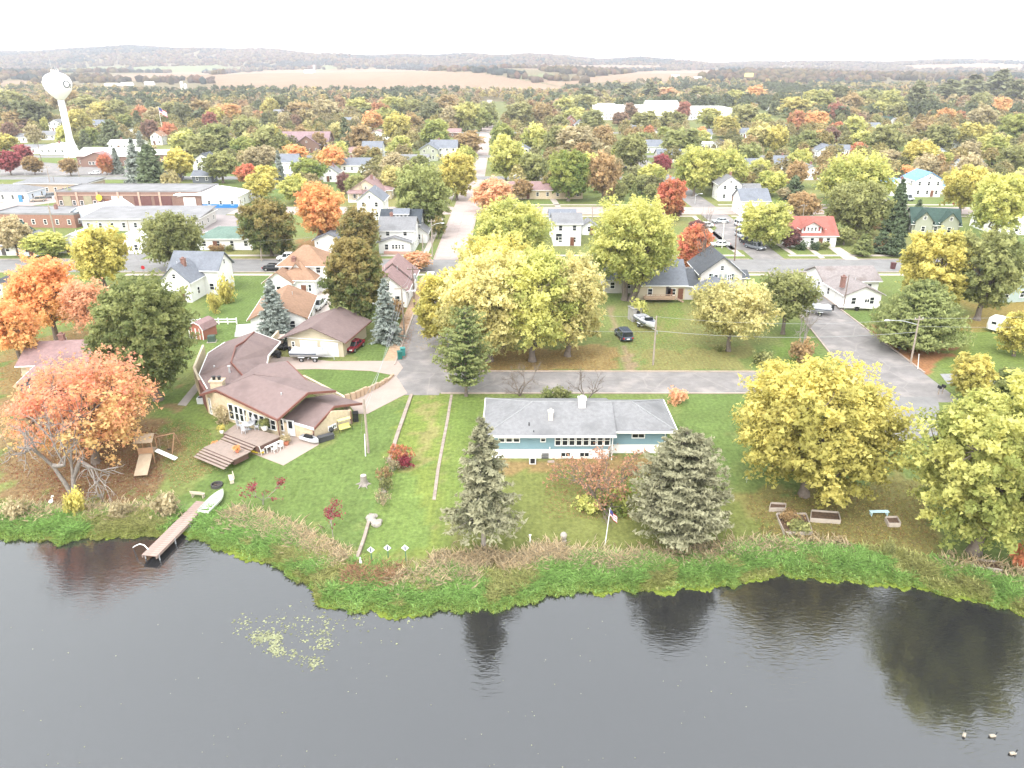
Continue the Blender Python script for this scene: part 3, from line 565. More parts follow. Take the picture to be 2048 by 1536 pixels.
edge([(398, 749, 3.0), (416, 706, 3.0), (450, 684, 3.0)], TRIM, 0.1); edge([(508, 663, 4.9), (561, 683, 3.1)], TRIM, 0.1); edge([(561, 683, 3.1), (537, 710, 3.0), (533, 734, 3.0)], TRIM, 0.1); edge([(398, 749, 3.0), (415, 778, 3.0)], TRIM, 0.1)
edge([(508, 663, 5.0), (488, 682, 5.0), (471, 692, 5.0), (462, 724, 5.0)], FAS, 0.16); edge([(462, 724, 5.0), (487, 752, 3.75)], FAS, 0.12)
g1, g2, g3, g4 = (611, 796, 2.75), (669, 812, 2.7), (628, 857, 1.3), (566, 838, 1.5)
roofpl([[g4, g3, g2, g1], [g1, g2, (724, 806, 1.8), (665, 788, 2.0)]]); edge([g4, g3], TRIM, 0.1); edge([g3, g2]); edge([g2, (724, 806, 1.8)])
SW = WM['tan']
def wallrun(pts, tops, name='wall', m=None, th=0.3, base=-0.6):
    b = MB(); P = [G(*p) - O for p in pts]
    for i in range(len(P) - 1):
        a, c = P[i], P[i + 1]; d = (c - a); n = Vector((-d.y, d.x, 0)).normalized() * th; z0 = min(a.z, c.z) + base
        V = [(a.x, a.y, z0), (c.x, c.y, z0), (c.x, c.y, tops[i + 1]), (a.x, a.y, tops[i]), (a.x + n.x, a.y + n.y, z0), (c.x + n.x, c.y + n.y, z0), (c.x + n.x, c.y + n.y, tops[i + 1]), (a.x + n.x, a.y + n.y, tops[i])]
        b.add(V, [(0, 1, 2, 3), (5, 4, 7, 6), (1, 5, 6, 2), (4, 0, 3, 7), (3, 2, 6, 7)])
    return b.obj(name, m or SW, root)
wallrun([(417, 826), (432, 834), (457, 842), (561, 873)], [2.95, 3.35, 3.2, 2.65])
wallrun([(561, 873), (566, 868), (566, 862)], [2.6, 2.6, 2.9])
wallrun([(566, 870), (631, 880)], [1.28, 1.05])
wallrun([(631, 880), (668, 862), (705, 846)], [0.95, 2.35, 1.6])
wallrun([(403, 800), (417, 826)], [2.8, 2.9], m=mat('door_redbrown', (0.16, 0.06, 0.05), 0.6)); wallrun([(392, 772), (403, 800)], [2.7, 2.8])
wallrun([(410, 725), (392, 772)], [2.75, 2.75]); wallrun([(533, 742), (540, 720), (562, 695)], [2.7, 2.7, 2.75]); wallrun([(705, 846), (690, 812), (612, 780)], [1.5, 1.5, 2.2])
def wwin(A, Bq, s, z, w, h, mull=True):
    a, c = G(*A) - O, G(*Bq) - O; p = a.lerp(c, s); d = c - a; n = Vector((d.y, -d.x, 0)).normalized() * 0.06
    return window(root, p.x + n.x, p.y + n.y, z, w, h, math.atan2(d.y, d.x), mull)
for i, s in enumerate((0.1, 0.215, 0.29, 0.40, 0.475, 0.58, 0.69, 0.80, 0.90)): wwin((457, 842), (561, 873), s, 1.35 - 0.05 * i, 0.85, 2.1 - 0.09 * i)
wwin((457, 842), (561, 873), 0.12, -0.55, 1.0, 0.6); wwin((417, 826), (432, 834), 0.5, 1.2, 0.45, 2.2); wwin((417, 826), (432, 834), 0.8, -0.7, 0.4, 0.7); wwin((566, 870), (631, 880), 0.02, 1.0, 0.5, 1.6)
wwin((631, 880), (705, 846), 0.40, 0.35, 0.6, 0.6); wwin((631, 880), (705, 846), 0.50, 0.42, 0.6, 0.6)
a = G(583, 873) - O; dd = G(631, 880) - G(566, 870); o = door(root, a.x + 0.1, a.y - 0.08, a.z + 0.15, 0.95, 2.0, math.atan2(dd.y, dd.x), DOORW); MB().box((0, -0.07, 1.45), (0.5, 0.03, 0.9)).obj('pane', GLASS, o)
a = r3(436, 772, 3.6); c = MB().box((a.x, a.y, 2.6), (1.5, 1.0, 3.4)).box((a.x, a.y, 4.38), (1.75, 1.2, 0.16)).obj('chimney', SW, rmain)
for k_ in (-0.35, 0.3): MB().tube((a.x + k_, a.y, 4.4), (a.x + k_, a.y, 4.85), 0.2).tube((a.x + k_, a.y, 4.85), (a.x + k_, a.y, 4.9), 0.28).obj('flue', BLK, c)
a = r3(460, 748, 3.9); MB().tube(a - Vector((0, 0, .4)), a + Vector((0, 0, 1.0)), 0.13).tube(a + Vector((0, 0, 1.0)), a + Vector((0, 0, 1.12)), 0.2).obj('vent_pipe', STEEL, rmain)
for p_ in ((429, 736, 3.7), (563, 791, 4.2)): a = r3(*p_); MB().tube(a - Vector((0, 0, .3)), a + Vector((0, 0, .35)), 0.1).obj('vent_pipe', STEEL, rmain)
for p_, h_ in (((630, 880), 1.0), ((705, 847), 1.6), ((561, 874), 2.6)): a = G(*p_) - O; MB().box((a.x - 0.05, a.y - 0.12, a.z + (h_ - a.z) / 2), (0.1, 0.1, h_ - a.z)).obj('downpipe', FAS, root)
# ---- tan double garage
A, Bq = G(578, 706), G(688, 714); d = Bq - A; ang = math.atan2(d.y, d.x); wG = d.length; c = (A + Bq) / 2 + Vector((-math.sin(ang), math.cos(ang), 0)) * 4.6; c.z = 0
root = thing('double_garage', 'tan double garage with brown gable roof and white doors', 'garage', c, ang); wm_ = WM['cream']
vol(root, 0, 0, wG, 9.2, 2.7, 1.75, 'gy', 'cream', 'brown', wins=False, ov=0.75)
for xx in (-1.0, 2.3): o = MB().box((xx, -4.66, 1.1), (2.75, 0.1, 2.2)).obj('garage_door', GAR, root)
window(root, -wG / 2 + 0.9, -4.65, 1.5, 0.55, 0.9); MB().box((0, -4.64, 2.5), (wG, 0.06, 0.12)).obj('trim_board', TRIM, root)
# ---- outbuildings and houses of the first blocks
house(560, 668, [(0, 0, 8.6, 12, 2.7, 2.0, 'gy')], 'white', 'tan', 'white garage with faded brown roof behind the blue-grey spruce', rz=0.12, cat='garage', name='garage', group='garages', chim=False)
r = house(597, 592, [(0, 0, 6.5, 7, 3.1, 2.6, 'h'), (-3.2, -2.0, 5, 5, 3.0, 1.8, 'gy'), (0.4, 3.5, 9, 8, 5.0, 3.0, 'h')], 'white', 'tan', 'white Victorian house with tan pyramid roof and dormer', rz=-0.02)
vol(r, -0.4, -0.4, 2.0, 2.2, 4.6, 1.2, 'gy', 'white', 'tan', 1, wins=False); window(r, -0.4, -1.55, 4.3, 0.8, 1.1); window(r, 1.4, -3.55, 1.6, 0.75, 1.4); window(r, 2.3, -3.55, 1.6, 0.75, 1.4)
r = house(357, 604, [(-0.6, -3.6, 5.4, 5.5, 4.0, 2.6, 'gy'), (0.4, 2, 9.2, 6, 4.9, 2.5, 'gx')], 'white', 'slate', 'white farmhouse with slate grey gabled roofs on the lush lawn', rz=-0.10)
house(778, 615, [(0, 0, 6.5, 9, 3.2, 2.8, 'gy'), (0, 6, 7.0, 7, 3.4, 3.0, 'gy')], 'white', 'mauve', 'narrow white house with mauve roof beside the main street', chim=False)
r = house(795, 503, [(0, 0, 8.0, 8.5, 5.0, 2.2, 'gx', 'white', 'grey'), (-0.3, -4.8, 7.2, 3.2, 2.6, 1.1, 'gy', 'white', 'grey'), (-0.5, 10, 9.5, 9, 4.6, 2.6, 'gx', 'white', 'black')], 'white', 'black', 'white house with black roof, dormer and front porch room by the main street')
vol(r, -0.3, 8.6, 3.2, 3.0, 6.8, 0.8, 'gx', 'white', 'slate', 1, wins=False)
for k_ in range(3): window(r, -1.2 + 0.95 * k_, 7.06, 6.3, 0.7, 0.8)
for k_ in range(4): window(r, -1.2 + 0.75 * k_ + 0.6, -6.45, 1.6, 0.7, 1.1)
MB().box((0.3, -6.75, 0.3), (6.0, 0.7, 0.6)).obj('brick_step', mat('brick_pink', (0.45, 0.27, 0.22), 0.85, 0.1, 3.0), r)
r = house(838, 486, [(0, 0, 4.0, 5.5, 2.6, 1.5, 'gy')], 'white', 'grey', 'small white shed-like garage behind the black-roofed house', cat='garage', name='garage', group='garages', chim=False)
house(742, 440, [(0, 0, 7.2, 9.5, 5.4, 2.7, 'gy')], 'white', 'slate', 'tall white gabled house with slate roof behind bronze maple', chim=False)
r = house(733, 402, [(0, 0, 11, 11, 3.0, 3.6, 'gy'), (5.2, 1, 4.5, 6, 2.8, 0.8, 'h')], 'cream', 'mauve', 'cream bungalow with broad mauve gables')
porch(r, -0.5, -5.5, 9.5, 2.6, 2.8, 'mauve', 4)
r = house(659, 502, [(0, 0, 6.6, 7.5, 2.6, 1.5, 'gy')], 'white', 'slate', 'small white garage beneath the glowing orange maple', cat='garage', name='garage', group='garages', chim=False, dr=False)
MB().box((0, -3.8, 1.1), (4.4, 0.1, 2.2)).obj('garage_door', GAR, r)
for k_ in (-1, 1): MB().box((k_ * 2.6, -3.9, 1.9), (0.18, 0.2, 0.4)).obj('lantern', BLK, r)
house(452, 500, [(0, 0, 13, 8, 2.7, 1.9, 'h'), (3.5, 4, 6, 8, 2.7, 1.7, 'gy')], 'white', 'pgreen', 'low white house with pale green roof beside the car park', chim=False)
house(18, 511, [(0, 0, 5.5, 7, 4.2, 2.2, 'gy')], 'white', 'green', 'small white gabled house at the left edge', chim=False); house(57, 512, [(0, 0, 4.5, 6, 3.0, 1.6, 'gy')], 'lblue', 'grey', 'small pale blue shed house beside the left-edge house', chim=False)
house(150, 506, [(0, 0, 7, 7, 2.8, 1.6, 'gy')], 'white', 'white', 'white-roofed cottage behind the golden corner tree', chim=False); house(262, 508, [(0, 0, 6, 8, 3.0, 1.8, 'gy')], 'white', 'white', 'white cottage half hidden by the olive tree', chim=False)
house(163, 452, [(0, 0, 7.5, 15, 3.0, 1.9, 'gy')], 'lblue', 'steel', 'pale blue gabled hall with silvery roof by the brick building', rz=-0.35, chim=False)
r = house(285, 462, [(0, 0, 30, 13, 3.2, 0.9, 's', 'grey', 'flat')], 'grey', 'flat', 'long low grey building with sloping dark roof before the brick garages', rz=0.03, chim=False, cat='building', name='workshop', dr=False)
# brick garage row
r = house(262, 415, [(0, 0, 44, 15, 4.6, 0, 'f', 'brown', 'flat')], 'brown', 'flat', 'long brown brick garage row with large overhead doors', rz=0.0, cat='building', name='garage_block', chim=False, dr=False)
for c_ in list(r.children):
    if c_.name.startswith('window'):
        for g_ in list(c_.children): bpy.data.objects.remove(g_)
        bpy.data.objects.remove(c_)
for i in range(8): MB().box((-22 + i * 6.28, -7.62, 2.3), (0.6, 0.3, 4.6)).obj('pilaster', mat('pilaster_pink', (0.4, 0.28, 0.22), 0.85, 0.1, 2.0), r)
MB().box((0, -7.6, 3.7), (43, 0.16, 0.25)).obj('lintel_band', bpy.data.materials['pilaster_pink'], r)
for i, (xx, w_, m_) in enumerate(((-18.9, 2.4, mat('yellow_glass', (0.26, 0.24, 0.16), 0.4)), (-12.6, 2.4, mat('yellow_glass', (0.26, 0.24, 0.16), 0.4)), (-3.6, 3.4, GAR), (4.0, 5.2, mat('door_oxblood', (0.13, 0.06, 0.055), 0.5, 0.08, bands=(2, 0.5, 0.03))), (10.2, 5.2, mat('door_oxblood', (0.13, 0.06, 0.055), 0.5)))):
    MB().box((xx, -7.56, 1.7), (w_, 0.1, 3.4)).obj('garage_door', m_, r)
for xx in (-20.9, -16.9, -14.6, -10.6): window(r, xx, -7.56, 1.4, 1.1, 1.4)
door(r, -7.0, -7.56, 0, 1.6, 2.6, m=DOORB)
MB().tube((-8.6, -8.6, 3.1), (-8.6, -8.3, 3.1), 0.9, n=16).obj('round_sign', mat('sign_yellow', (0.65, 0.5, 0.05), 0.5), r); MB().box((-22.6, -7.9, 3.0), (0.2, 1.4, 1.0)).obj('sign_board', TRIM, r)
vol(r, 18.5, -1.5, 7.5, 14.5, 3.9, 0.7, 's', 'brown', 'white', 1, wins=False); MB().box((18.8, -8.86, 1.6), (3.6, 0.1, 3.2)).obj('garage_door', GAR, r)
r = house(420, 416, [(0, 0, 17.5, 12, 3.4, 1.3, 'gy')], 'white', 'white', 'white metal building with blue base stripe and row of square windows', cat='building', name='metal_building', chim=False)
MB().box((0, -6.05, 0.6), (17.4, 0.08, 1.2)).obj('blue_stripe', mat('stripe_blue', (0.03, 0.17, 0.42), 0.5), r)
r = house(70, 455, [(0, 0, 23, 11, 3.4, 0, 'f')], 'brick', 'flat', 'flat-roofed red brick building with white-framed windows at left', rz=-0.06, cat='building', name='brick_building', chim=False); chimney(r.children[1], 2, 2, 3.5, 1.2)
r = house(105, 388, [(0, 0, 24, 12, 3.4, 0.4, 's')], 'yellow', 'grey', 'low yellow brick office with grey roof left of brick garage row', cat='building', name='office_building', chim=False, rz=-0.05)
r = house(8, 404, [(0, 0, 16, 10, 3.0, 1.7, 'h')], 'lblue', 'grey', 'pale building with blue door at the left edge', cat='building', name='shop_building', chim=False); door(r, 5.5, -5.1, 0, 1.2, 2.2, m=mat('door_blue', (0.05, 0.2, 0.5), 0.5))
r = house(215, 332, [(0, 0, 26, 15, 4.2, 2.6, 'gx', 'brown', 'white'), (16, 5, 22, 16, 4.4, 1.2, 'gx', 'brown', 'white')], 'brown', 'white', 'brown brick fire station with white roof behind the water tower', cat='building', name='fire_station', rz=-0.05, chim=False)
vol(r, -2, -8.5, 14, 6, 3.4, 2.6, 'gy', 'brown', 'mauve', 1, wins=False)
for k_ in range(5): window(r, -5 + 1.5 * k_, -11.55, 1.6, 1.2, 1.3)
# church
r = house(615, 306, [(0, 0, 12, 10, 4.0, 4.0, 'gy', 'brown', 'pink'), (-8, 8, 34, 13, 4.4, 4.6, 'gx', 'brown', 'pink')], 'brown', 'pink', 'church with steep pinkish roofs and brick gable', cat='church', name='church', chim=False)
# right of the main street
r = house(1134, 492, [(0, 0, 6.6, 9, 5.4, 1.6, 'gx')], 'white', 'grey', 'plain tall white house between the yellow-green trees', chim=False); window(r, -2.0, -4.55, 2.2, 1.6, 1.8)
vol(r, -0.5, 8.5, 6.2, 6, 5.0, 1.4, 'gx', 'white', 'slate', -1)
house(1178, 470, [(0, 0, 3.6, 4.5, 2.2, 1.3, 'gy')], 'white', 'grey', 'tiny white shed right of the tall white house', cat='shed', name='shed', group='sheds', chim=False)
r = house(1322, 600, [(0, 0, 8.6, 11, 3.0, 3.2, 'gx')], 'cream', 'slate', 'cream house with slate roof, wooden deck and dark door', rz=0.0, chim=False)
vol(r, -7, 3, 6, 8, 2.8, 1.8, 'gx', 'grey', 'slate', -1)
DW = mat('deck_wood', (0.36, 0.25, 0.18), 0.8, 0.15, 2.0)
b = MB().box((-0.6, -6.6, 0.75), (5.6, 2.1, 0.12)); b.obj('deck_floor', DW, r)
for xx in np.linspace(-3.3, 2.1, 7): MB().box((xx, -7.6, 1.1), (0.1, 0.1, 1.0)).obj('deck_post', DW, r)
MB().box((-0.6, -7.6, 1.62), (5.6, 0.12, 0.08)).box((-0.6, -7.6, 1.15), (5.5, 0.05, 0.5)).obj('deck_rail', DW, r)
for k_ in range(4): MB().box((2.7 + k_ * 0.33, -6.7, 0.62 - k_ * 0.18), (0.33, 1.0, 0.1)).obj('deck_step', DW, r)
door(r, 1.2, -5.56, 0.85, 0.9, 2.0, m=DOORM); door(r, 3.5, -5.56, 0.2, 0.95, 2.0, m=DOORB)
r = house(1435, 612, [(-1, -4.2, 7.0, 5, 2.7, 1.6, 'gy', 'cream', 'slate'), (0.3, 2, 7.6, 9, 5.0, 2.9, 'gy', 'grey', 'dark'), (-5.8, 1, 6, 7.5, 2.8, 2.0, 'gx', 'grey', 'dark'), (5.0, 4, 3, 4, 3, 0.8, 'gx', 'grey', 'dark')], 'grey', 'dark', 'grey two-storey house with dark steep gable at the corner', chim=False)
for k_ in (-0.9, 1.6): window(r, k_ + 0.2, -2.55, 4.1, 0.8, 1.3)
for k_ in (-1.55, -0.02, 0.95, 2.48): MB().box((k_ + 0.12, -2.56, 4.1), (0.35, 0.08, 1.3)).obj('shutter', mat('shutter_greygreen', (0.25, 0.29, 0.28), 0.6), r)
# white ranch house at the landing street: main block and garage wing
r = house(1722, 618, [(0, 0, 6.6, 8.5, 2.7, 1.4, 'gy', 'white', 'mauve'), (2.0, 8.4, 10.5, 8, 2.8, 1.7, 'gx', 'white', 'mauve')], 'white', 'mauve', 'white L-shaped ranch with grey-brown roof beside the landing street', rz=0.05, dr=False, chim=False)
for c_ in list(r.children):
    if c_.name.startswith('roof'): c_.data.materials[0] = mat('roof_greybrown', (0.235, 0.205, 0.2), 0.9, 0.18, 2.2, bands=(2, 0.07, 0.012), stain=((0.16, 0.13, 0.12), 0.3), spec=0.1)
for k_ in (-0.5, 2.2): MB().box((-3.34, k_ - 1.8, 1.05), (0.1, 2.3, 2.1)).obj('garage_door', GAR, r)
chimney(r.children[3], -3.0, -2.0, 4.0, 1.3); window(r, 0.8, -4.3, 1.5, 1.0, 0.8)
# red-roofed bungalow
r = house(1622, 494, [(0, 0, 11.5, 9.5, 2.9, 3.4, 'gx')], 'white', 'red', 'white bungalow with big red roof and front dormer', chim=False)
vol(r, -0.3, -2.4, 4.6, 4.0, 4.6, 1.3, 'gy', 'white', 'red', -1, wins=False, ov=0.7)
for k_ in (-1, 0, 1): window(r, -0.3 + 0.85 * k_, -4.45, 4.2, 0.62, 0.95)
for k_ in (-1.75, 1.75): MB().box((-0.3 + k_, -4.44, 4.2), (0.4, 0.08, 1.0)).obj('shutter', mat('shutter_red', (0.28, 0.06, 0.06), 0.6), r)
house(1868, 470, [(0, 0, 11, 9, 2.8, 3.2, 'gx'), (-3, -2.6, 4, 5, 3.6, 2.2, 'gy', 'sage', 'green'), (3, -2.6, 4, 5, 3.6, 2.2, 'gy', 'sage', 'green')], 'sage', 'green', 'sage house with dark green roof and twin front gables', rz=-0.25, chim=False)
house(1852, 394, [(0, 0, 9, 9, 5.4, 2.4, 'gy'), (-8, 4, 8, 7, 3.0, 1.8, 'gx', 'white', 'blue'), (6, 4, 5, 6, 2.8, 1.4, 'gx', 'white', 'blue')], 'white', 'blue', 'white two-storey house with bright blue metal roof', chim=False)
house(1458, 402, [(0, 0, 7, 8, 5.2, 2.4, 'gy'), (7, 2, 7.5, 6, 2.8, 1.7, 'gx', 'white', 'grey')], 'white', 'grey', 'white gabled house with low wing on the third block corner', chim=True)
house(1508, 432, [(0, 0, 8, 9, 4.4, 2.6, 'gx')], 'white', 'slate', 'white house with slate roof behind the yellow bungalow tree', chim=False)
house(1752, 442, [(0, 0, 7.5, 8, 5.0, 2.4, 'gy')], 'grey', 'slate', 'pale grey house half hidden left of the tall dark spruce', chim=False)
house(2040, 604, [(0, 0, 9, 16, 3.4, 2.6, 'gy')], 'green', 'green', 'grey-green house at the right edge behind the olive tree', rz=0.1, chim=False)
house(1085, 398, [(0, 0, 26, 10, 2.9, 1.9, 'gx', 'tan', 'mauve')], 'tan', 'mauve', 'long brown ranch with garages behind the dense green tree', chim=False)
house(150, 762, [(0, 0, 13, 9, 2.7, 1.6, 'gx', 'tan', 'mauve')], 'tan', 'mauve', 'brown-roofed house hidden behind the pink and orange maple', rz=0.12); house(100, 800, [(0, 0, 6, 6, 2.6, 1.3, 'gy', 'dark', 'mauve')], 'dark', 'mauve', 'dark gabled porch building behind the pink maple', rz=0.2, chim=False, cat='garage', name='garage')
house(10, 618, [(0, 0, 9, 13, 3.0, 2.2, 'gy')], 'grey', 'dark', 'dark grey-roofed house at the left edge behind orange trees', chim=False)
# ---- simpler houses of the farther blocks
FARH = [(90, 280, 24, 9, 2.8, 1.8, 'gx', 'white', 'grey', 'long white row house left of the water tower'), (30, 285, 14, 9, 2.8, 1.6, 'gx', 'white', 'grey', 'white house at the far left beyond the crimson trees'), (75, 308, 20, 9, 2.8, 1.2, 'gx', 'white', 'grey', 'low white building below the water tower tank'),
 (106, 309, 13, 10, 3.0, 1.8, 'gy', 'white', 'white', 'white garage building with pale roof by the tower foot'), (112, 262, 9, 9, 4.6, 2.4, 'gy', 'white', 'grey', 'two-storey white house left of the tower shaft'), (195, 265, 10, 9, 5, 2.4, 'gx', 'grey', 'slate', 'grey two-storey house right of the tower shaft'),
 (212, 250, 9, 9, 5, 2.4, 'gy', 'white', 'slate', 'white gabled house behind the broad dark evergreen'), (270, 272, 12, 9, 2.8, 2.2, 'gy', 'white', 'grey', 'white low house left of the flagpole'), (314, 290, 6, 8, 4.6, 2.2, 'gy', 'white', 'tan', 'small white gabled house by the town flagpole'),
 (348, 245, 11, 9, 5, 2.6, 'gy', 'cream', 'grey', 'cream house behind the town flagpole'), (408, 345, 8, 9, 4.8, 2.4, 'gy', 'white', 'dark', 'white house behind the golden tree beyond brick garages'), (405, 366, 7, 6, 2.6, 1.5, 'gx', 'dark', 'slate', 'dark low garage right of the brick garage row'),
 (335, 362, 7, 7, 2.8, 1.8, 'gy', 'dark', 'slate', 'dark gabled outbuilding behind the wide dark evergreen'), (575, 348, 8, 9, 4.6, 2.6, 'gx', 'white', 'slate', 'white house with slate roof beside the slim blue spruce'), (560, 240, 10, 9, 5, 2.6, 'gx', 'white', 'grey', 'white two-storey house far up left of the church'),
 (618, 240, 9, 8, 3, 2.0, 'gx', 'white', 'grey', 'small white house near the far street bend'), (700, 258, 10, 9, 4.8, 2.4, 'gx', 'grey', 'slate', 'grey house right of the far church'), (710, 236, 9, 9, 5, 2.6, 'gy', 'white', 'grey', 'white gabled house above the rusty tree'), (725, 240, 8, 9, 5, 2.6, 'gx', 'cream', 'slate', 'cream house beside the far white gable'),
 (745, 256, 6, 6, 2.6, 1.6, 'gy', 'white', 'grey', 'tiny white garage near the far grey house'), (755, 280, 14, 10, 3.0, 2.2, 'gy', 'white', 'mauve', 'white low house with mauve roof left of the golden tree'), (712, 345, 12, 9, 3, 2.2, 'gx', 'white', 'slate', 'white house with slate gables above the cream bungalow'),
 (745, 318, 9, 9, 5, 2.4, 'gx', 'white', 'slate', 'white two-storey house with dark slate roof'), (705, 318, 12, 10, 2.8, 2.0, 'h', 'cream', 'mauve', 'low cream house with hipped mauve roof'), (662, 364, 5.5, 7, 3.4, 2.0, 'gy', 'white', 'grey', 'small white gabled cottage behind the orange maple'),
 (828, 335, 12, 9, 2.8, 2.0, 'gx', 'white', 'grey', 'low white house beyond the big green tree'), (858, 322, 8, 9, 5, 2.4, 'gy', 'sage', 'slate', 'sage gabled house near the main street'), (888, 318, 12, 9, 5, 3.0, 'gx', 'white', 'slate', 'white dormered house beside the golden main street tree'),
 (812, 275, 10, 9, 3, 1.6, 'gx', 'dark', 'slate', 'dark garage building beyond the golden tree'), (905, 275, 10, 8, 3, 1.8, 'gx', 'brown', 'mauve', 'brown house beside the far main street'), (1052, 352, 12, 9, 2.8, 1.6, 'gx', 'white', 'grey', 'white carport house right of the main street'), (1040, 322, 9, 9, 5, 2.4, 'gy', 'white', 'slate', 'white house behind the tall yellow street tree'),
 (1142, 255, 7, 8, 4.5, 3.2, 'gy', 'brick', 'mauve', 'orange brick gable beyond the yellow-green trees'), (1160, 262, 6, 8, 4.0, 2.6, 'gy', 'white', 'slate', 'steep slate gable beside the orange brick one'), (1258, 262, 9, 10, 3, 2.0, 'gy', 'white', 'grey', 'white house left of the double garage'), (1270, 268, 10, 9, 2.8, 2.0, 'gx', 'white', 'slate', 'slate-roofed white house below the school'),
 (1310, 276, 8, 7, 2.6, 1.8, 'gy', 'white', 'grey', 'white double garage with two dark doors'), (1312, 306, 11, 9, 3.2, 2.6, 'gx', 'white', 'slate', 'white dormered house left of the dark green tree'), (1345, 325, 13, 10, 3, 2.2, 'gx', 'grey', 'slate', 'grey-roofed house behind the yellow-green pair'), (1405, 278, 11, 9, 2.9, 2.2, 'gx', 'white', 'slate', 'white bungalow right of the dark green tree'),
 (1482, 276, 10, 9, 2.9, 2.4, 'gx', 'white', 'slate', 'white house with slate roof near the school lane'), (1430, 300, 22, 8, 3.0, 0.6, 'gx', 'white', 'white', 'long flat white building with pale roof'), (1558, 222, 20, 9, 3.2, 1.4, 'gx', 'white', 'grey', 'long white house on the far right slope'), (1530, 208, 16, 9, 3, 1.4, 'gx', 'grey', 'slate', 'dark-roofed house far beyond the school'),
 (1510, 345, 8, 8, 3, 2.0, 'gx', 'white', 'slate', 'white house right of the yellow-green pair'), (1560, 340, 9, 9, 3.0, 2.2, 'gx', 'white', 'slate', 'white house with sun porch on the fourth block'), (1655, 315, 9, 9, 3.2, 2.4, 'gy', 'white', 'slate', 'white gabled house with porch at right'), (1680, 312, 10, 8, 2.9, 1.8, 'gx', 'white', 'slate', 'low wing house beside the porch gable'),
 (1622, 360, 8, 9, 2.8, 2.4, 'gy', 'white', 'grey', 'grey gabled house behind the wide yellow-green crown'), (1676, 292, 8, 8, 3.0, 1.6, 'gx', 'white', 'white', 'white cottage with pale porch far right'), (1745, 262, 11, 9, 2.9, 2.0, 'gx', 'white', 'slate', 'white house with slate roof far right'), (1775, 246, 9, 8, 2.8, 1.6, 'gx', 'dark', 'green', 'dark green-roofed garage at the wood edge'), (1850, 240, 10, 9, 2.8, 1.8, 'gx', 'yellow', 'green', 'yellow house with green roof at the wood edge'),
 (1800, 250, 8, 8, 2.8, 1.8, 'gx', 'white', 'grey', 'white house between the two wood-edge garages'), (1905, 300, 8, 8, 2.8, 1.6, 'gx', 'white', 'white', 'white pale-roofed house behind the right-hand trees'), (1878, 334, 9, 9, 4.8, 2.6, 'gy', 'lblue', 'slate', 'pale blue gabled house above the blue metal roof'), (1945, 352, 9, 9, 3.2, 2.6, 'gx', 'white', 'slate', 'white house with slate roof above the golden tree'),
 (1808, 392, 9, 10, 2.8, 1.8, 'gy', 'white', 'white', 'white garage with pale roof left of the blue roof'), (1960, 290, 8, 8, 2.8, 1.8, 'gx', 'grey', 'grey', 'grey house deep among right-hand trees'), (1640, 246, 10, 8, 2.8, 1.5, 'gx', 'white', 'grey', 'white house among scarlet trees'), (1588, 262, 8, 8, 2.8, 1.5, 'gx', 'white', 'grey', 'small white house left of scarlet trees'),
 (1690, 262, 9, 8, 2.8, 1.6, 'gx', 'grey', 'grey', 'small grey house right of scarlet trees'), (12, 232, 12, 8, 3, 1.6, 'gx', 'white', 'white', 'white-roofed shed at the far left edge'), (480, 250, 9, 8, 3, 2, 'gy', 'white', 'grey', 'white house among olive trees left of the church'), (460, 285, 9, 8, 3, 2, 'gx', 'white', 'slate', 'white house below the olive trees left of the church'),
 (2030, 470, 10, 12, 3, 1.8, 'gx', 'white', 'white', 'pale-roofed building at the right edge'), (250, 300, 16, 9, 3, 1.6, 'gx', 'white', 'white', 'white-roofed hall right of the fire station')]
for i, (px, py, w, d, hw, hr, k, wm, rm, lab) in enumerate(FARH): house(px, py, [(0, 0, w, d, hw, hr, k)], wm, rm, lab, rz=0.0, chim=(i % 3 == 0), group='houses of the farther blocks', dr=(i % 2 == 0))
# school: several white flat blocks
r = house(1290, 240, [(0, 0, 76, 30, 9.5, 0, 'f', 'white', 'white'), (50, 10, 40, 36, 8.0, 0, 'f', 'white', 'white'), (-30, 16, 20, 30, 10, 0, 'f', 'white', 'white'), (20, 30, 26, 20, 10, 2.5, 'gx', 'white', 'white')], 'white', 'white', 'sprawling white flat-roofed school beyond the houses', cat='school', name='school', chim=False, dr=False)
for nm, px, py, w, d, h, lab in (('farm_building', 300, 170, 16, 10, 4, 'white farmhouse near the dark spruces on the hill'), ('farm_building', 225, 172, 24, 10, 3, 'long white farm shed left of the dark spruces'), ('farm_building', 255, 172, 20, 10, 4, 'second white farm shed beside the dark spruces'), ('farm_building', 618, 146, 22, 12, 5, 'white barn beside the silo on the field edge'), ('farm_building', 300, 193, 40, 16, 4, 'white industrial yard building before the field'), ('farm_building', 398, 193, 24, 14, 5, 'white plant building beside the tall bins'), ('farm_building', 1350, 154, 16, 9, 3, 'white farmstead on the right-hand hill'), ('farm_building', 1395, 158, 14, 9, 3, 'second white farmstead on the right-hand hill')):
    d_ = ray(px, py); t = np.arange(600, 4500, 4.0) / d_[1]; xs, ys, zs = d_[0] * t, d_[1] * t, HC + d_[2] * t; hit = np.argmax(zs < hfun(xs, ys)); P = Vector((xs[hit], ys[hit], hz(xs[hit], ys[hit])))
    root = thing(nm, lab, 'farm building', P, 0, 'farm buildings'); vol(root, 0, 0, w, d, h, h * 0.45, 'gx', 'white', 'white', 1, wins=False)
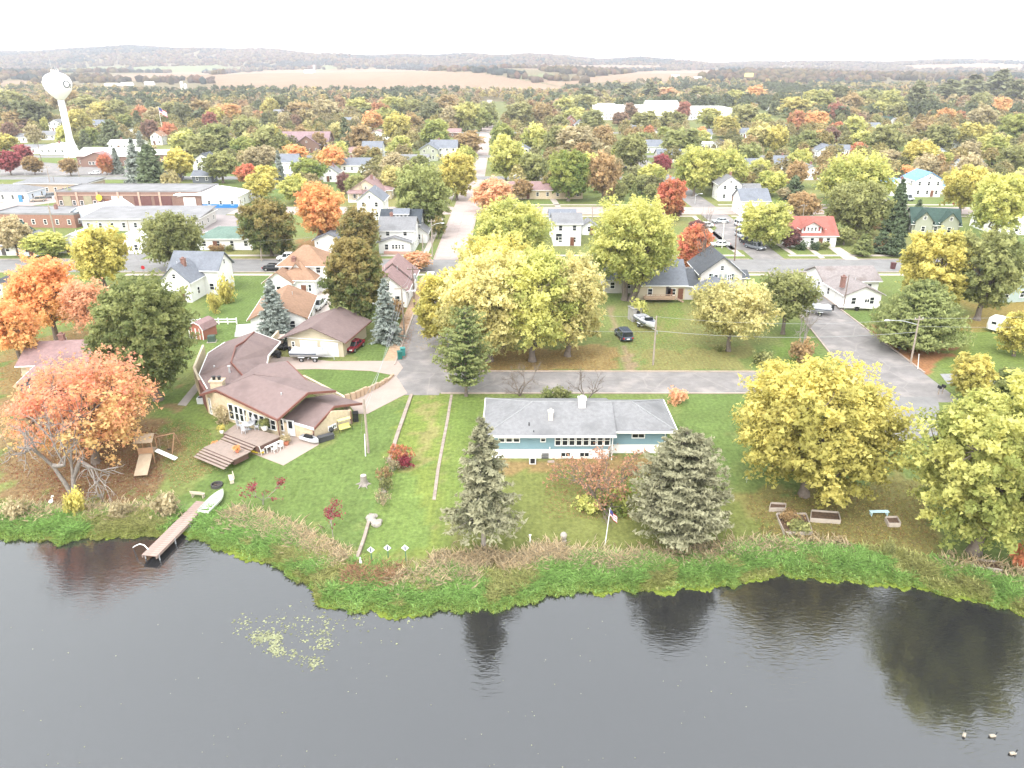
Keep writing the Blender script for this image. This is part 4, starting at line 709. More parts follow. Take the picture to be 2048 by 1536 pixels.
for px, py, hh, rr__, lab in ((629, 145, 24, 3.6, 'pale domed silo beside the far white barn'), (367, 192, 19, 2.1, 'left tall white bin at the industrial yard'), (374, 192, 16, 2.1, 'right tall white bin at the industrial yard')):
    d_ = ray(px, py); t = np.arange(600, 4500, 4.0) / d_[1]; xs, ys, zs = d_[0] * t, d_[1] * t, HC + d_[2] * t; hit = np.argmax(zs < hfun(xs, ys)); P = Vector((xs[hit], ys[hit], hz(xs[hit], ys[hit])))
    root = thing('silo', lab, 'silo', P, 0, 'silos'); MB().lathe([(rr__, -1), (rr__, hh * 0.85)], 14).obj('body', mat('silo_concrete', (0.5, 0.48, 0.45), 0.7), root); MB().lathe([(rr__ + 0.05, hh * 0.85), (rr__ * 0.85, hh * 0.93), (rr__ * 0.4, hh * 0.99), (0.05, hh)], 14).obj('dome', RM['white'], root)
# ------------------------------------------------------------------ water tower with lettering
TW = mat('tower_white', (0.82, 0.81, 0.8), 0.5, 0.03, 0.2); INK = mat('lettering_dark', (0.03, 0.035, 0.05), 0.6)
tb = G(147, 314); tower = thing('water_tower', 'white spheroid water tower with dark lettering on its tank', 'water tower', tb)
prof = [(1.4, 25.2), (2.2, 25.9), (3.9, 27.6), (5.3, 29.4), (6.05, 31.4), (6.0, 32.8), (5.4, 34.6), (4.1, 35.9), (2.3, 36.7), (0.4, 36.9)]
MB().lathe(prof, 40).obj('tank', TW, tower, smooth=True)
MB().lathe([(3.7, -0.2), (3.65, 0.4), (3.1, 2.0), (2.4, 4.2), (1.85, 6.5), (1.45, 9), (1.4, 25.25)], 28).obj('column', TW, tower, smooth=True)
MB().lathe([(4.2, -0.3), (4.2, 0.25), (3.6, 0.26)], 28).obj('base_ring', CONW, tower)
MB().tube((0, 0, 37.3), (0, 0, 37.5), 1.5, n=16).obj('platform', TW, tower)
b = MB()
for i in range(10):
    a = i * math.pi / 5; b.tube((1.5 * math.cos(a), 1.5 * math.sin(a), 36.7), (1.5 * math.cos(a), 1.5 * math.sin(a), 38.3), 0.05, n=5)
b.obj('railing', TW, tower)
for x_, h_ in ((-1.2, 6.0), (0.4, 2.4), (1.3, 2.0)): MB().tube((x_, 0, 37.2), (x_ - 0.05, 0, 37.4 + h_), 0.06, 0.03, 5).obj('antenna', STEEL, tower)
rp = np.array([p[1] for p in prof]); rr0 = np.array([p[0] for p in prof])
camaz = math.atan2(-tb.y, -tb.x)
def letters(txt, start, sizes):
    a = start
    for ch, s in zip(txt, sizes):
        cu = bpy.data.curves.new('glyph', 'FONT'); cu.body = ch; cu.size = s; cu.align_x = 'CENTER'; to = bpy.data.objects.new('glyph', cu); C.objects.link(to)
        bpy.context.view_layer.update(); me = bpy.data.meshes.new_from_object(to.evaluated_get(bpy.context.evaluated_depsgraph_get())); bpy.data.objects.remove(to)
        bm = bmesh.new(); bm.from_mesh(me); bmesh.ops.subdivide_edges(bm, edges=[e for e in bm.edges if e.calc_length() > 0.3], cuts=2)
        for v in bm.verts:
            z = 30.4 + v.co.y; r_ = float(np.interp(z, rp, rr0)) + 0.07; t = a + v.co.x / 6.0; v.co = (r_ * math.cos(t), r_ * math.sin(t), z)
        bm.to_mesh(me); bm.free(); me.materials.clear(); me.materials.append(INK); link('letter', me, tower); a += 0.36
letters('Osseo', camaz + math.radians(37), (4.6, 3.4, 3.4, 3.4, 3.4)); letters('Osseo', camaz + math.radians(198), (4.6, 3.4, 3.4, 3.4, 3.4))
# ------------------------------------------------------------------ poles and wires
WOOD = mat('pole_wood', (0.3, 0.25, 0.21), 0.9, 0.2, 2.0); WOODD = mat('pole_wood_dark', (0.17, 0.12, 0.095), 0.9, 0.2, 2.0); GALV = mat('galvanised', (0.5, 0.51, 0.53), 0.4, 0.05, metal=0.4); WIRE = mat('wire_grey', (0.32, 0.32, 0.33), 0.6)
tops = {}
def pole(key, bxp, byp, txp, typ, label, m=None, arm=0, lamp=0, drum=False, r=0.15):
    g = G(bxp, byp); d = ray(txp, typ); k = g.y / d[1]; top = Vector((g.x + (d[0] * k - g.x) * 0.7, g.y, HC + d[2] * k)); H = top.z - g.z
    root = thing('utility_pole', label, 'pole', g, 0, 'utility poles'); t = top - g
    MB().tube((0, 0, -0.3), t, r, r * 0.65, 8).obj('shaft', m or WOOD, root)
    if arm: MB().box(t - Vector((0, 0, 0.5)), (arm, 0.12, 0.14), 0.15).obj('crossarm', m or WOOD, root); [MB().tube(t + Vector((s * arm * 0.42, s * arm * 0.06, -0.43)), t + Vector((s * arm * 0.42, s * arm * 0.06, -0.2)), 0.05, n=6).obj('insulator', mat('porcelain', (0.55, 0.53, 0.5), 0.3), root) for s in (-1, 1)]
    if drum: MB().lathe([(0.25, 0), (0.27, 0.1), (0.27, 0.8), (0.2, 0.9)], 10, (t.x + 0.35, t.y - 0.1, t.z - 2.2)).obj('transformer', GALV, root)
    if lamp:
        P = [t * 0.82, t * 0.82 + Vector((lamp * 0.5, 0, 0.55)), t * 0.82 + Vector((lamp, 0, 0.7))]; a = MB().path(P, 0.05).obj('lamp_arm', GALV, root)
        MB().box(P[2] + Vector((math.copysign(0.3, lamp), 0, -0.02)), (0.75, 0.3, 0.16), taper=0.7).obj('lamp_head', GALV, root)
    tops[key] = g + t; return root
pole('p1', 737, 905, 727, 797, 'weathered power pole on the lawn beside the tan ranch', r=0.17)
pole('p1b', 731, 912, 730, 868, 'short white marker post beside the lawn power pole', m=TRIM, r=0.07)
pole('p2', 809, 671, 802, 571, 'power pole with crossarm beside the blue-grey spruce', arm=2.2, lamp=1.6)
pole('p3', 829, 614, 825, 533, 'dark power pole with transformer left of the main street', m=WOODD, arm=2.0, drum=True)
pole('p4', 865, 515, 863, 438, 'street lamp pole at the second cross street corner', lamp=2.2, arm=1.6)
pole('p4b', 846, 511, 845, 469, 'short brace pole beside the corner lamp pole')
pole('p5', 1306, 730, 1313, 632, 'grey power pole beside the lakeside street and parked boat')
pole('p6', 1821, 727, 1838, 632, 'leaning lamp pole beside the broad white pine', lamp=-4.2, arm=1.4)
pole('p6b', 1836, 738, 1836, 708, 'white guy marker post below the leaning lamp pole', m=TRIM, r=0.07)
pole('p7', 1686, 620, 1698, 550, 'thin dark pole in front of the white ranch garage', m=WOODD, r=0.1)
pole('p8', 523, 522, 521, 482, 'thin pole beside the second cross street at left')
pole('p9', 1444, 496, 1448, 441, 'pale thick pole among the parked cars', m=mat('pole_pale', (0.55, 0.52, 0.5), 0.8), arm=1.0)
pole('p10', 1469, 522, 1473, 444, 'dark pole right of the pale pole among parked cars', m=WOODD)
pole('p11', 105, 386, 92, 331, 'tall power pole by the yellow brick office', arm=2.4); pole('p12', 113, 386, 106, 352, 'thin dark pole beside the office power pole', m=WOODD, r=0.1)
pole('p13', 110, 467, 96, 410, 'thick pale pole before the red brick building', r=0.22); pole('p14', 260, 470, 255, 441, 'pole before the long grey workshop')
pole('p15', 84, 327, 74, 280, 'dark pole left of the water tower foot', m=WOODD); pole('p16', 159, 357, 154, 325, 'pole below the water tower base'); pole('p17', 50, 350, 47, 320, 'street lamp between the crimson trees', m=GALV, lamp=2.5, r=0.09)
pole('p18', 1184, 462, 1185, 412, 'pole right of the plain tall white house'); pole('p19', 1605, 446, 1608, 408, 'pole behind the red bungalow roof', arm=1.6)
pole('p20', 1303, 352, 1303, 335, 'pole at the crossing by the crimson tree'); pole('p21', 1390, 408, 1391, 388, 'white lamp pole near the third cross street', m=GALV, lamp=1.5, r=0.1); pole('p22', 649, 310, 650, 288, 'lamp pole beside the orange tree near the church', m=GALV, lamp=2.5, r=0.1)
def wire(a, b, sag, label, r=0.016):
    a, b = Vector(a), Vector(b); n = 9; P = [a.lerp(b, i / n) - Vector((0, 0, sag * 4 * (i / n) * (1 - i / n))) for i in range(n + 1)]
    return tag(MB().path(P, r, 4).obj('overhead_wire', WIRE), label, 'wire', 'overhead wires')
z_ = Vector((0, 0, 1))
for i, dz in enumerate((0.1, 0.9, 1.6)): wire(tops['p1'] - z_ * dz, tops['p2'] - z_ * dz + Vector((0.8 - i * 0.8, 0, 0)), 1.6, f'{("upper", "middle", "lower")[i]} wire from the lawn pole to the spruce pole')
for i, dz in enumerate((0.2, 1.0)): wire(tops['p2'] - z_ * dz, tops['p3'] - z_ * dz, 0.7, f'{("upper", "lower")[i]} wire from the spruce pole to the transformer pole'); wire(tops['p3'] - z_ * dz, tops['p4'] - z_ * dz, 1.0, f'{("upper", "lower")[i]} wire from the transformer pole to the corner lamp')
wire(tops['p5'] - z_ * 0.1, tops['p6'] - z_ * 0.4, 0.9, 'top wire from the lakeside pole to the leaning lamp'); wire(tops['p5'] - z_ * 2.2, tops['p6'] - z_ * 2.4, 0.9, 'low pale wire from the lakeside pole to the leaning lamp', 0.025)
wire(tops['p5'] - z_ * 0.2, Vector((-9, 110, 9)), 1.2, 'wire from the lakeside pole into the pale maples'); wire(tops['p5'] - z_ * 2.3, Vector((-9, 104, 7.0)), 1.0, 'low wire from the lakeside pole toward main street')
wire(tops['p6'] - z_ * 0.3, Vector((105, 108, 8)), 1.0, 'upper wire leaving the leaning lamp to the right'); wire(tops['p6'] - z_ * 1.5, Vector((105, 106, 6.5)), 1.0, 'lower wire leaving the leaning lamp to the right')
wire(tops['p8'], Vector((-36, 168, 6)), 0.5, 'wire from the thin cross street pole'); wire(tops['p11'], tops['p13'], 1.0, 'wire between the office pole and the brick building pole')
wire(tops['p1'], G(722, 870) + z_ * 0.1, 0.0, 'guy wire of the lawn pole')
wire(tops['p9'], tops['p10'], 0.3, 'wire between the poles among parked cars'); wire(tops['p19'], tops['p10'], 0.9, 'wire from the bungalow pole to the parked cars')
# ------------------------------------------------------------------ vehicles
PAINT = {}
def paint(k, c, r=0.25): return mat('car_' + k, c, r, 0.02, spec=0.5)
TYRE = mat('tyre', (0.018, 0.018, 0.018), 0.8); RIMM = mat('rim', (0.42, 0.43, 0.45), 0.3, 0.02, metal=0.6); HEADL = mat('headlight', (0.7, 0.72, 0.74), 0.15); TAILL = mat('taillight', (0.35, 0.02, 0.02), 0.25)
def loft(b, rings):
    P = []; n = 8
    for cx, lx, ly, z in rings:
        c = 0.16 * min(lx, ly)
        for sx, sy, in ((1, 0), ): pass
        pts = [(lx / 2, -ly / 2 + c), (lx / 2, ly / 2 - c), (lx / 2 - c, ly / 2), (-lx / 2 + c, ly / 2), (-lx / 2, ly / 2 - c), (-lx / 2, -ly / 2 + c), (-lx / 2 + c, -ly / 2), (lx / 2 - c, -ly / 2)]
        P += [(cx + x, y, z) for x, y in pts]
    k = len(rings); Fc = [(j * n + i, j * n + (i + 1) % n, (j + 1) * n + (i + 1) % n, (j + 1) * n + i) for j in range(k - 1) for i in range(n)] + [tuple(range(n - 1, -1, -1)), tuple(range((k - 1) * n, k * n))]
    return b.add(P, Fc)
CARP = {}
def carproto(kind, pk, pc):
    key = (kind, pk)
    if key in CARP: return CARP[key]
    pm = paint(pk, pc); root = thing('car_proto', None, None)
    L_, W_ = {'sedan': (4.6, 1.8), 'suv': (4.6, 1.9), 'pickup': (5.5, 1.95), 'van': (5.2, 2.0)}[kind]
    loft(MB(), [(0, L_ * 0.95, W_ * 0.9, 0.28), (0, L_, W_, 0.45), (0, L_ * 0.99, W_, 0.72), (0, L_ * 0.95, W_ * 0.95, 0.92 if kind != 'sedan' else 0.84)]).obj('body', pm, root, smooth=False)
    zt, cabs = {'sedan': (1.42, (-0.25, 2.7, 1.45, -0.35)), 'suv': (1.7, (-0.5, 3.3, 2.6, -0.6)), 'pickup': (1.78, (0.35, 2.4, 1.6, 0.25)), 'van': (1.95, (-0.35, 4.2, 3.5, -0.55))}[kind]; zb_ = 0.90 if kind != 'sedan' else 0.82
    loft(MB(), [(cabs[0], cabs[1], W_ * 0.93, zb_), (cabs[3], cabs[2] + 0.1, W_ * 0.8, zt - 0.06)]).obj('windows', GLASS, root)
    loft(MB(), [(cabs[3], cabs[2] + 0.12, W_ * 0.82, zt - 0.09), (cabs[3], cabs[2], W_ * 0.76, zt)]).obj('roof', pm, root)
    b = MB()
    for sx in (-1, 0, 1):
        for sy in (-1, 1):
            x0 = cabs[0] + sx * cabs[1] * 0.48; x1 = cabs[3] + sx * (cabs[2]) * 0.49; b.tube((x0, sy * W_ * 0.46, zb_), (x1, sy * W_ * 0.4, zt - 0.05), 0.05, n=4)
    b.obj('pillars', pm, root)
    if kind == 'pickup': MB().box((-1.75, 0, 0.93), (1.7, 1.45, 0.05)).obj('bed', BLK, root)
    for sx in (-1, 1):
        for sy in (-1, 1):
            w_ = MB().tube((0, -0.11, 0), (0, 0.11, 0), 0.34, n=14).obj('wheel', TYRE, root); w_.location = (sx * L_ * 0.31, sy * (W_ / 2 - 0.1), 0.34); MB().tube((0, -0.12, 0), (0, 0.12, 0), 0.2, n=10).obj('rim', RIMM, w_)
    for sy in (-1, 1): MB().box((L_ / 2 - 0.06, sy * W_ * 0.34, 0.66), (0.16, 0.4, 0.16)).obj('headlight', HEADL, root); MB().box((-L_ / 2 + 0.05, sy * W_ * 0.38, 0.72), (0.14, 0.26, 0.2)).obj('taillight', TAILL, root)
    MB().box((-L_ / 2 - 0.01, 0, 0.6), (0.06, 0.5, 0.14)).obj('number_plate', TRIM, root); MB().box((L_ / 2, 0, 0.5), (0.08, W_ * 0.7, 0.2)).obj('grille', BLK, root)
    CARP[key] = root; return root
_used = set()
def car(px, py, head, kind, pk, pc, label):
    g = G(px, py); pr = carproto(kind, pk, pc); key = (kind, pk)
    o = copytree(pr) if key in _used else pr; _used.add(key); o.name = {'sedan': 'car', 'suv': 'car', 'pickup': 'pickup_truck', 'van': 'van'}[kind]
    o.location = (g.x, g.y, g.z + 0.045 if abs(g.y - 160) < 8 or (-17 < g.x < -9) or (47 < g.x < 62) else g.z); o.rotation_euler = (0, 0, math.radians(head)); tag(o, label, {'pickup': 'pickup truck', 'van': 'van'}.get(kind, 'car'), 'parked vehicles'); return o
RED, WHT, DBL, BLA, SIL, TAN_, GRY = (0.22, 0.015, 0.03), (0.72, 0.72, 0.72), (0.05, 0.06, 0.09), (0.02, 0.02, 0.024), (0.45, 0.47, 0.5), (0.32, 0.27, 0.22), (0.13, 0.14, 0.16)
car(708, 698, -105, 'sedan', 'red', RED, 'dark red hatchback parked beside the tan garage'); car(637, 615, -95, 'pickup', 'white', WHT, 'white pickup on the drive behind the tan garage'); car(1247, 676, 100, 'suv', 'navy', DBL, 'dark blue SUV parked on the grass by the dirt track')
car(580, 521, 178, 'pickup', 'white', WHT, 'white pickup parked behind the Victorian house'); car(548, 541, 0, 'sedan', 'black', BLA, 'black car half hidden behind the Victorian house'); car(860, 565, -92, 'suv', 'white', WHT, 'white car on the main street under the yellow trees')
car(1410, 455, 190, 'sedan', 'white', WHT, 'white sedan beside the bare tree at the street corner'); car(1441, 446, 185, 'sedan', 'silver', SIL, 'silver car near the dark corner pole'); car(1480, 453, -80, 'suv', 'white', WHT, 'white SUV behind the yellow bungalow tree'); car(1481, 474, -85, 'suv', 'silver', SIL, 'silver SUV parked in the landing street row'); car(1495, 488, -75, 'pickup', 'black', BLA, 'black pickup in the landing street row'); car(1509, 498, -60, 'pickup', 'grey', GRY, 'grey pickup nearest the cross street in the row'); car(1440, 493, 180, 'sedan', 'white', WHT, 'white car at the foot of the pale pole')
car(191, 349, 185, 'sedan', 'white', WHT, 'white car before the fire station'); car(159, 369, 185, 'pickup', 'white', WHT, 'white pickup beside the yellow brick office'); car(122, 375, 185, 'suv', 'black', BLA, 'dark car beside the yellow brick office'); car(78, 403, 205, 'suv', 'tan', TAN_, 'tan SUV on the car park by the red brick building'); car(100, 396, 205, 'suv', 'grey', GRY, 'grey SUV on the car park by the red brick building')
car(1073, 390, -90, 'sedan', 'silver', SIL, 'silver car at the brown ranch garages'); car(1090, 390, -90, 'suv', 'black', BLA, 'black SUV at the brown ranch garages'); car(1107, 391, -90, 'sedan', 'black', BLA, 'black sedan at the brown ranch garages, rightmost'); car(1812, 400, -70, 'van', 'silver', SIL, 'silver van beside the blue-roofed house'); car(603, 262, -80, 'van', 'black', BLA, 'dark van on the far street left of the church')
car(1607, 604, 35, 'pickup', 'orange', (0.4, 0.12, 0.06), 'orange pickup beside the landing street'); car(1245, 336, -60, 'sedan', 'navy', DBL, 'dark blue car near the crossing by crimson tree'); car(1440, 283, 180, 'sedan', 'grey', GRY, 'grey car near the far white bungalow'); car(770, 305, 0, 'sedan', 'silver', SIL, 'silver car on the far left drive'); car(1575, 222, 180, 'suv', 'grey', GRY, 'grey car by the far long white house'); car(835, 288, 100, 'sedan', 'white', WHT, 'white car beyond the golden tree')
# white camper, flat trailer, boats
g = G(2010, 668); root = thing('camper_trailer', 'white camper trailer on the lawn at the right edge', 'camper', g, math.radians(-50)); loft(MB(), [(0, 5.2, 2.1, 0.5), (0, 5.4, 2.2, 1.2), (0, 5.2, 2.2, 2.3), (0, 4.6, 1.9, 2.6)]).obj('body', paint('camperwhite', (0.74, 0.73, 0.72), 0.35), root)
for xx in (-1.6, -0.2, 1.4): window(root, xx, -1.12, 1.7, 0.9, 0.6, mull=False)
for xx in (-0.5, 0.4):
    for s in (-1, 1): w_ = MB().tube((xx, s * 1.0 - 0.1, 0.33), (xx, s * 1.0 + 0.1, 0.33), 0.33, n=12).obj('wheel', TYRE, root)
MB().box((3.2, 0, 0.5), (1.3, 0.12, 0.12)).obj('drawbar', BLK, root)
g = G(1706, 618); root = thing('flat_trailer', 'low white flat trailer beside the white ranch garage', 'trailer', g, math.radians(-8)); MB().box((0, 0, 0.62), (5.6, 2.0, 0.22)).obj('bed', TRIM, root); MB().box((-3.3, 0, 0.5), (1.6, 0.1, 0.1)).obj('drawbar', BLK, root)
for s in (-1, 1): MB().tube((0.3, s * 1.08 - 0.1, 0.36), (0.3, s * 1.08 + 0.1, 0.36), 0.36, n=12).obj('wheel', TYRE, root); MB().box((0.3, s * 1.1, 0.76), (1.0, 0.3, 0.06)).obj('mudguard', BLK, root)
BW = mat('boat_white', (0.55, 0.56, 0.58), 0.3, 0.02, spec=0.5); BN = mat('boat_navy', (0.05, 0.06, 0.09), 0.3, 0.02); CANV = mat('canvas_grey', (0.42, 0.43, 0.46), 0.8, 0.25, 1.2)
def hullmesh(L_, W_, h, z0=0.0, open_=True):
    """boat hull, bow at +x, hollow inside"""
    xs = np.linspace(-1, 1, 9); P = []; n = 7
    def ringat(x, inset, zf):
        w = W_ / 2 * (1 - max(0, (x - 0.05) / 0.95) ** 2.2) * (0.92 if x < -0.9 else 1) + 0.02; sh = 0.2 * h * max(0, x) ** 2; kz = 0.35 * h * max(0, x) ** 3
        return [(x * L_ / 2, s * max(w * f - inset, 0.005), z0 + (zz + (sh if zz > 0.5 * h else kz)) + zf) for s, f, zz in ((-1, 1, h), (-1, 0.93, h * 0.5), (-1, 0.6, h * 0.08), (1, 0.0, 0), (1, 0.6, h * 0.08), (1, 0.93, h * 0.5), (1, 1, h))]
    for x in xs: P += ringat(x, 0, 0)
    k = len(xs); Fc = [(j * n + i, j * n + i + 1, (j + 1) * n + i + 1, (j + 1) * n + i) for j in range(k - 1) for i in range(n - 1)]; m0 = len(P)
    for x in xs: P += ringat(x * 0.96, 0.07, 0.09 if True else 0)
    Fc += [(m0 + (j + 1) * n + i, m0 + (j + 1) * n + i + 1, m0 + j * n + i + 1, m0 + j * n + i) for j in range(k - 1) for i in range(n - 1)]
    for j in range(k - 1):
        for i in (0, n - 1): Fc.append((j * n + i, (j + 1) * n + i, m0 + (j + 1) * n + i, m0 + j * n + i))
    Fc += [tuple(range(n - 1, -1, -1)), tuple(m0 + i for i in range(n))]
    return MB().add(P, Fc)
def trailer_boat(px, py, head, label, cover):
    g = G(px, py); root = thing('boat_on_trailer', label, 'boat', g, math.radians(head), 'boats on trailers')
    hullmesh(5.4, 2.1, 0.95, 0.55).obj('hull', BW, root); hullmesh(5.46, 2.14, 0.3, 1.02).obj('hull_stripe', BN, root) if False else MB().box((-0.7, 0, 1.2), (3.9, 2.2, 0.12)).obj('hull_stripe', BN, root)
    if cover:
        xs = np.linspace(-2.5, 2.0, 10); P = []
        for i, x in enumerate(xs): P += [(x, -1.0 * (1 - max(0, x / 2.4) ** 3), 1.5), (x, 0, 1.75 + 0.35 * math.sin(i * 1.9) ** 2 * (1 if x < 1 else 0.3)), (x, 1.0 * (1 - max(0, x / 2.4) ** 3), 1.5)]
        MB().add(P, [(i * 3 + j, i * 3 + j + 1, i * 3 + j + 4, i * 3 + j + 3) for i in range(9) for j in range(2)]).obj('cover', CANV, root, fixn=False)
    else:
        MB().box((0.7, 0, 1.75), (0.12, 1.5, 0.55), ry=-0.4).obj('windscreen', GLASS, root)
        for s in (-1, 1): MB().box((-0.4, s * 0.5, 1.45), (0.55, 0.5, 0.5)).obj('seat', BW, root)
        MB().box((-1.7, 0, 1.4), (0.6, 1.6, 0.4)).obj('seat', mat('seat_grey', (0.3, 0.3, 0.32), 0.6), root)
    MB().box((-2.85, 0, 1.5), (0.45, 0.45, 1.0), taper=0.7).obj('outboard_motor', BLK, root)
    MB().box((0.6, 0, 0.5), (6.0, 0.12, 0.12)).box((0.0, 0, 0.46), (0.12, 2.0, 0.12)).obj('trailer_frame', GALV, root)
    for xx in (-0.9, 1.1) if cover else (-0.6,):
        for s in (-1, 1): w_ = MB().tube((xx, s * 1.12 - 0.1, 0.34), (xx, s * 1.12 + 0.1, 0.34), 0.34, n=12).obj('wheel', TYRE, root); MB().tube((xx, s * 1.12 - 0.11, 0.34), (xx, s * 1.12 + 0.11, 0.34), 0.18, n=8).obj('rim', RIMM, w_); MB().box((xx, s * 1.14, 0.74), (0.95, 0.28, 0.05)).obj('mudguard', BW, root)
    MB().tube((3.6, 0, 0), (3.6, 0, 0.5), 0.05).obj('jockey_stand', GALV, root); return root
trailer_boat(620, 719, -2, 'white motorboat under grey cover on a trailer before the tan garage', True); trailer_boat(1292, 655, -70, 'white fishing boat on a trailer beside the yellow bush', False); trailer_boat(1600, 583, -40, 'white boat parked beside the orange pickup', True); trailer_boat(1628, 628, 160, 'white covered boat at the edge of the landing street', True); trailer_boat(1560, 628, -120, 'small white boat under the thin olive tree', False)
# ------------------------------------------------------------------ off-road buggies by the tan garage
def buggy(px, py, head, label, canopy):
    g = G(px, py); root = thing('utility_buggy' if canopy else 'quad_bike', label, 'buggy', g, math.radians(head), 'off-road buggies'); L_ = 2.6 if canopy else 1.9
    loft(MB(), [(0, L_ * 0.8, 0.9, 0.35), (0, L_, 1.1, 0.6), (0, L_ * 0.9, 1.0, 0.85)]).obj('body', BLK, root)
    for sx in (-1, 1):
        for sy in (-1, 1): MB().tube((sx * L_ * 0.36, sy * 0.6 - 0.12, 0.32), (sx * L_ * 0.36, sy * 0.6 + 0.12, 0.32), 0.32, n=10).obj('wheel', TYRE, root)
    MB().box((-0.2, 0, 1.0), (0.9, 0.7 if canopy else 0.35, 0.2)).obj('seat', mat('seat_tan', (0.4, 0.3, 0.22), 0.7) if canopy else BLK, root)
    if canopy:
        MB().slab([(-1.0, -0.7, 1.95), (0.8, -0.7, 1.9), (0.8, 0.7, 1.9), (-1.0, 0.7, 1.95)], 0.06).obj('canopy', mat('canopy_tan', (0.5, 0.4, 0.34), 0.7), root)
        for sx in (-0.95, 0.75):
            for sy in (-0.62, 0.62): MB().tube((sx, sy, 0.8), (sx, sy, 1.9), 0.03, n=5).obj('post', BLK, root)
    else: MB().tube((0.45, -0.4, 1.15), (0.45, 0.4, 1.15), 0.03, n=6).tube((0.6, 0, 0.8), (0.45, 0, 1.15), 0.03, n=6).obj('handlebar', BLK, root)
buggy(563, 697, -85, 'canopied utility buggy beside the tan garage', True); buggy(549, 714, 10, 'black quad bike at the edge of the drive', False); buggy(577, 697, -80, 'black quad bike tight against the garage corner', False); buggy(548, 675, 20, 'quad bike with orange fenders behind the ranch roof', False)
# bins and small street things
def bin_(px, py, label, m, s=1.0):
    g = G(px, py); root = thing('wheelie_bin', label, 'bin', g, 0.3, 'refuse bins'); MB().box((0, 0, 0.5 * s), (0.5 * s, 0.55 * s, 1.0 * s), taper=1.18).obj('body', m, root); MB().box((0, -0.02, 1.05 * s), (0.64 * s, 0.7 * s, 0.1)).obj('lid', m, root)
    for k_ in (-1, 1): MB().tube((k_ * 0.25 - 0.04, 0.28, 0.12), (k_ * 0.25 + 0.04, 0.28, 0.12), 0.12, n=8).obj('wheel', TYRE, root)
GB = mat('bin_green', (0.02, 0.13, 0.11), 0.5); bin_(800, 718, 'dark green wheeled bin at the drive corner', GB, 1.15); bin_(806, 711, 'second green wheeled bin behind the first', mat('bin_teal', (0.05, 0.24, 0.22), 0.5), 1.15); bin_(712, 842, 'black wheeled bin at the lower garage corner', BLK, 1.1); bin_(508, 655, 'black bin beside the white garage', BLK); bin_(1785, 538, 'brown bin beside the second cross street', mat('bin_brown', (0.1, 0.04, 0.04), 0.5), 1.3); bin_(825, 500, 'small black bin beside the black-roofed house', BLK, 0.8)
g = G(408, 672); root = thing('garden_shed', 'small red gambrel shed with white trim behind the fence', 'shed', g, math.radians(-18)); RS = mat('shed_red', (0.36, 0.14, 0.1), 0.7, 0.08)
P = [(-1.3, 0), (1.3, 0), (1.3, 1.7), (0.85, 2.4), (0, 2.75), (-0.85, 2.4), (-1.3, 1.7)]
MB().add([(x, -1.6, z) for x, z in P] + [(x, 1.6, z) for x, z in P], [tuple(range(6, -1, -1)), tuple(range(7, 14))] + [(i, (i + 1) % 7, 7 + (i + 1) % 7, 7 + i) for i in range(7)]).obj('wall', RS, root)
b = MB(); Q = [(1.5, 1.62), (0.95, 2.5), (0, 2.88), (-0.95, 2.5), (-1.5, 1.62)]
for a_, c_ in zip(Q[:-1], Q[1:]): b.slab([(a_[0], -1.8, a_[1]), (a_[0], 1.8, a_[1]), (c_[0], 1.8, c_[1]), (c_[0], -1.8, c_[1])], 0.1)
b.obj('roof', RM['mauve'], root)
for k_ in (-0.4, 0.4): o = MB().box((k_, -1.64, 0.95), (0.72, 0.06, 1.8)).obj('door', RS, root); [MB().box((k_ + s * 0.33, -1.69, 0.95), (0.09, 0.05, 1.8)).obj('trim_board', TRIM, o) for s in (-1, 1)]
for s in (-1, 1): MB().box((s * 1.27, -1.64, 0.85), (0.12, 0.08, 1.7)).obj('corner_board', TRIM, root)
for k_, (a_, c_) in enumerate(zip(Q[:-1], Q[1:])):
    mx, mz = (a_[0] + c_[0]) / 2, (a_[1] + c_[1]) / 2; ln = math.hypot(a_[0] - c_[0], a_[1] - c_[1]); MB().box((mx, -1.82, mz - 0.06), (ln, 0.05, 0.13), ry=-math.atan2(c_[1] - a_[1], c_[0] - a_[0])).obj('barge_board', TRIM, root)
g = G(424, 683); root = thing('utility_box', 'green ground transformer box below the red shed', 'utility box', g, 0.2); MB().box((0, 0, 0.5), (1.1, 1.0, 1.0), taper=0.95).obj('cabinet', mat('box_green', (0.06, 0.09, 0.07), 0.6), root); MB().box((0, 0, -0.02), (1.4, 1.3, 0.14)).obj('pad', CONW, root)
a, c = G(330, 650), G(474, 648); root = thing('rail_fence', 'white two-rail fence behind the red shed', 'fence', a, math.atan2(c.y - a.y, c.x - a.x)); Lf = (c - a).length; nP = 8
for i in range(nP + 1): MB().box((Lf * i / nP, 0, 0.55), (0.16, 0.16, 1.1)).obj('post', TRIM, root)
for i in range(nP):
    for z in (0.4, 0.85): MB().box((Lf * (i + 0.5) / nP, 0, z), (Lf / nP - 0.16, 0.06, 0.18)).obj('rail', TRIM, root)
g = G(490, 668); root = thing('storage_tent', 'white tarpaulin shelter behind the ranch roof', 'shelter', g, 0.3); MB().box((0, 0, 0.7), (3.0, 2.2, 1.4), taper=0.75).obj('cover', mat('tarp_white', (0.6, 0.6, 0.6), 0.7, 0.1), root); MB().box((0, 0, 0.05), (3.1, 2.3, 0.1)).obj('base_rail', GALV, root)
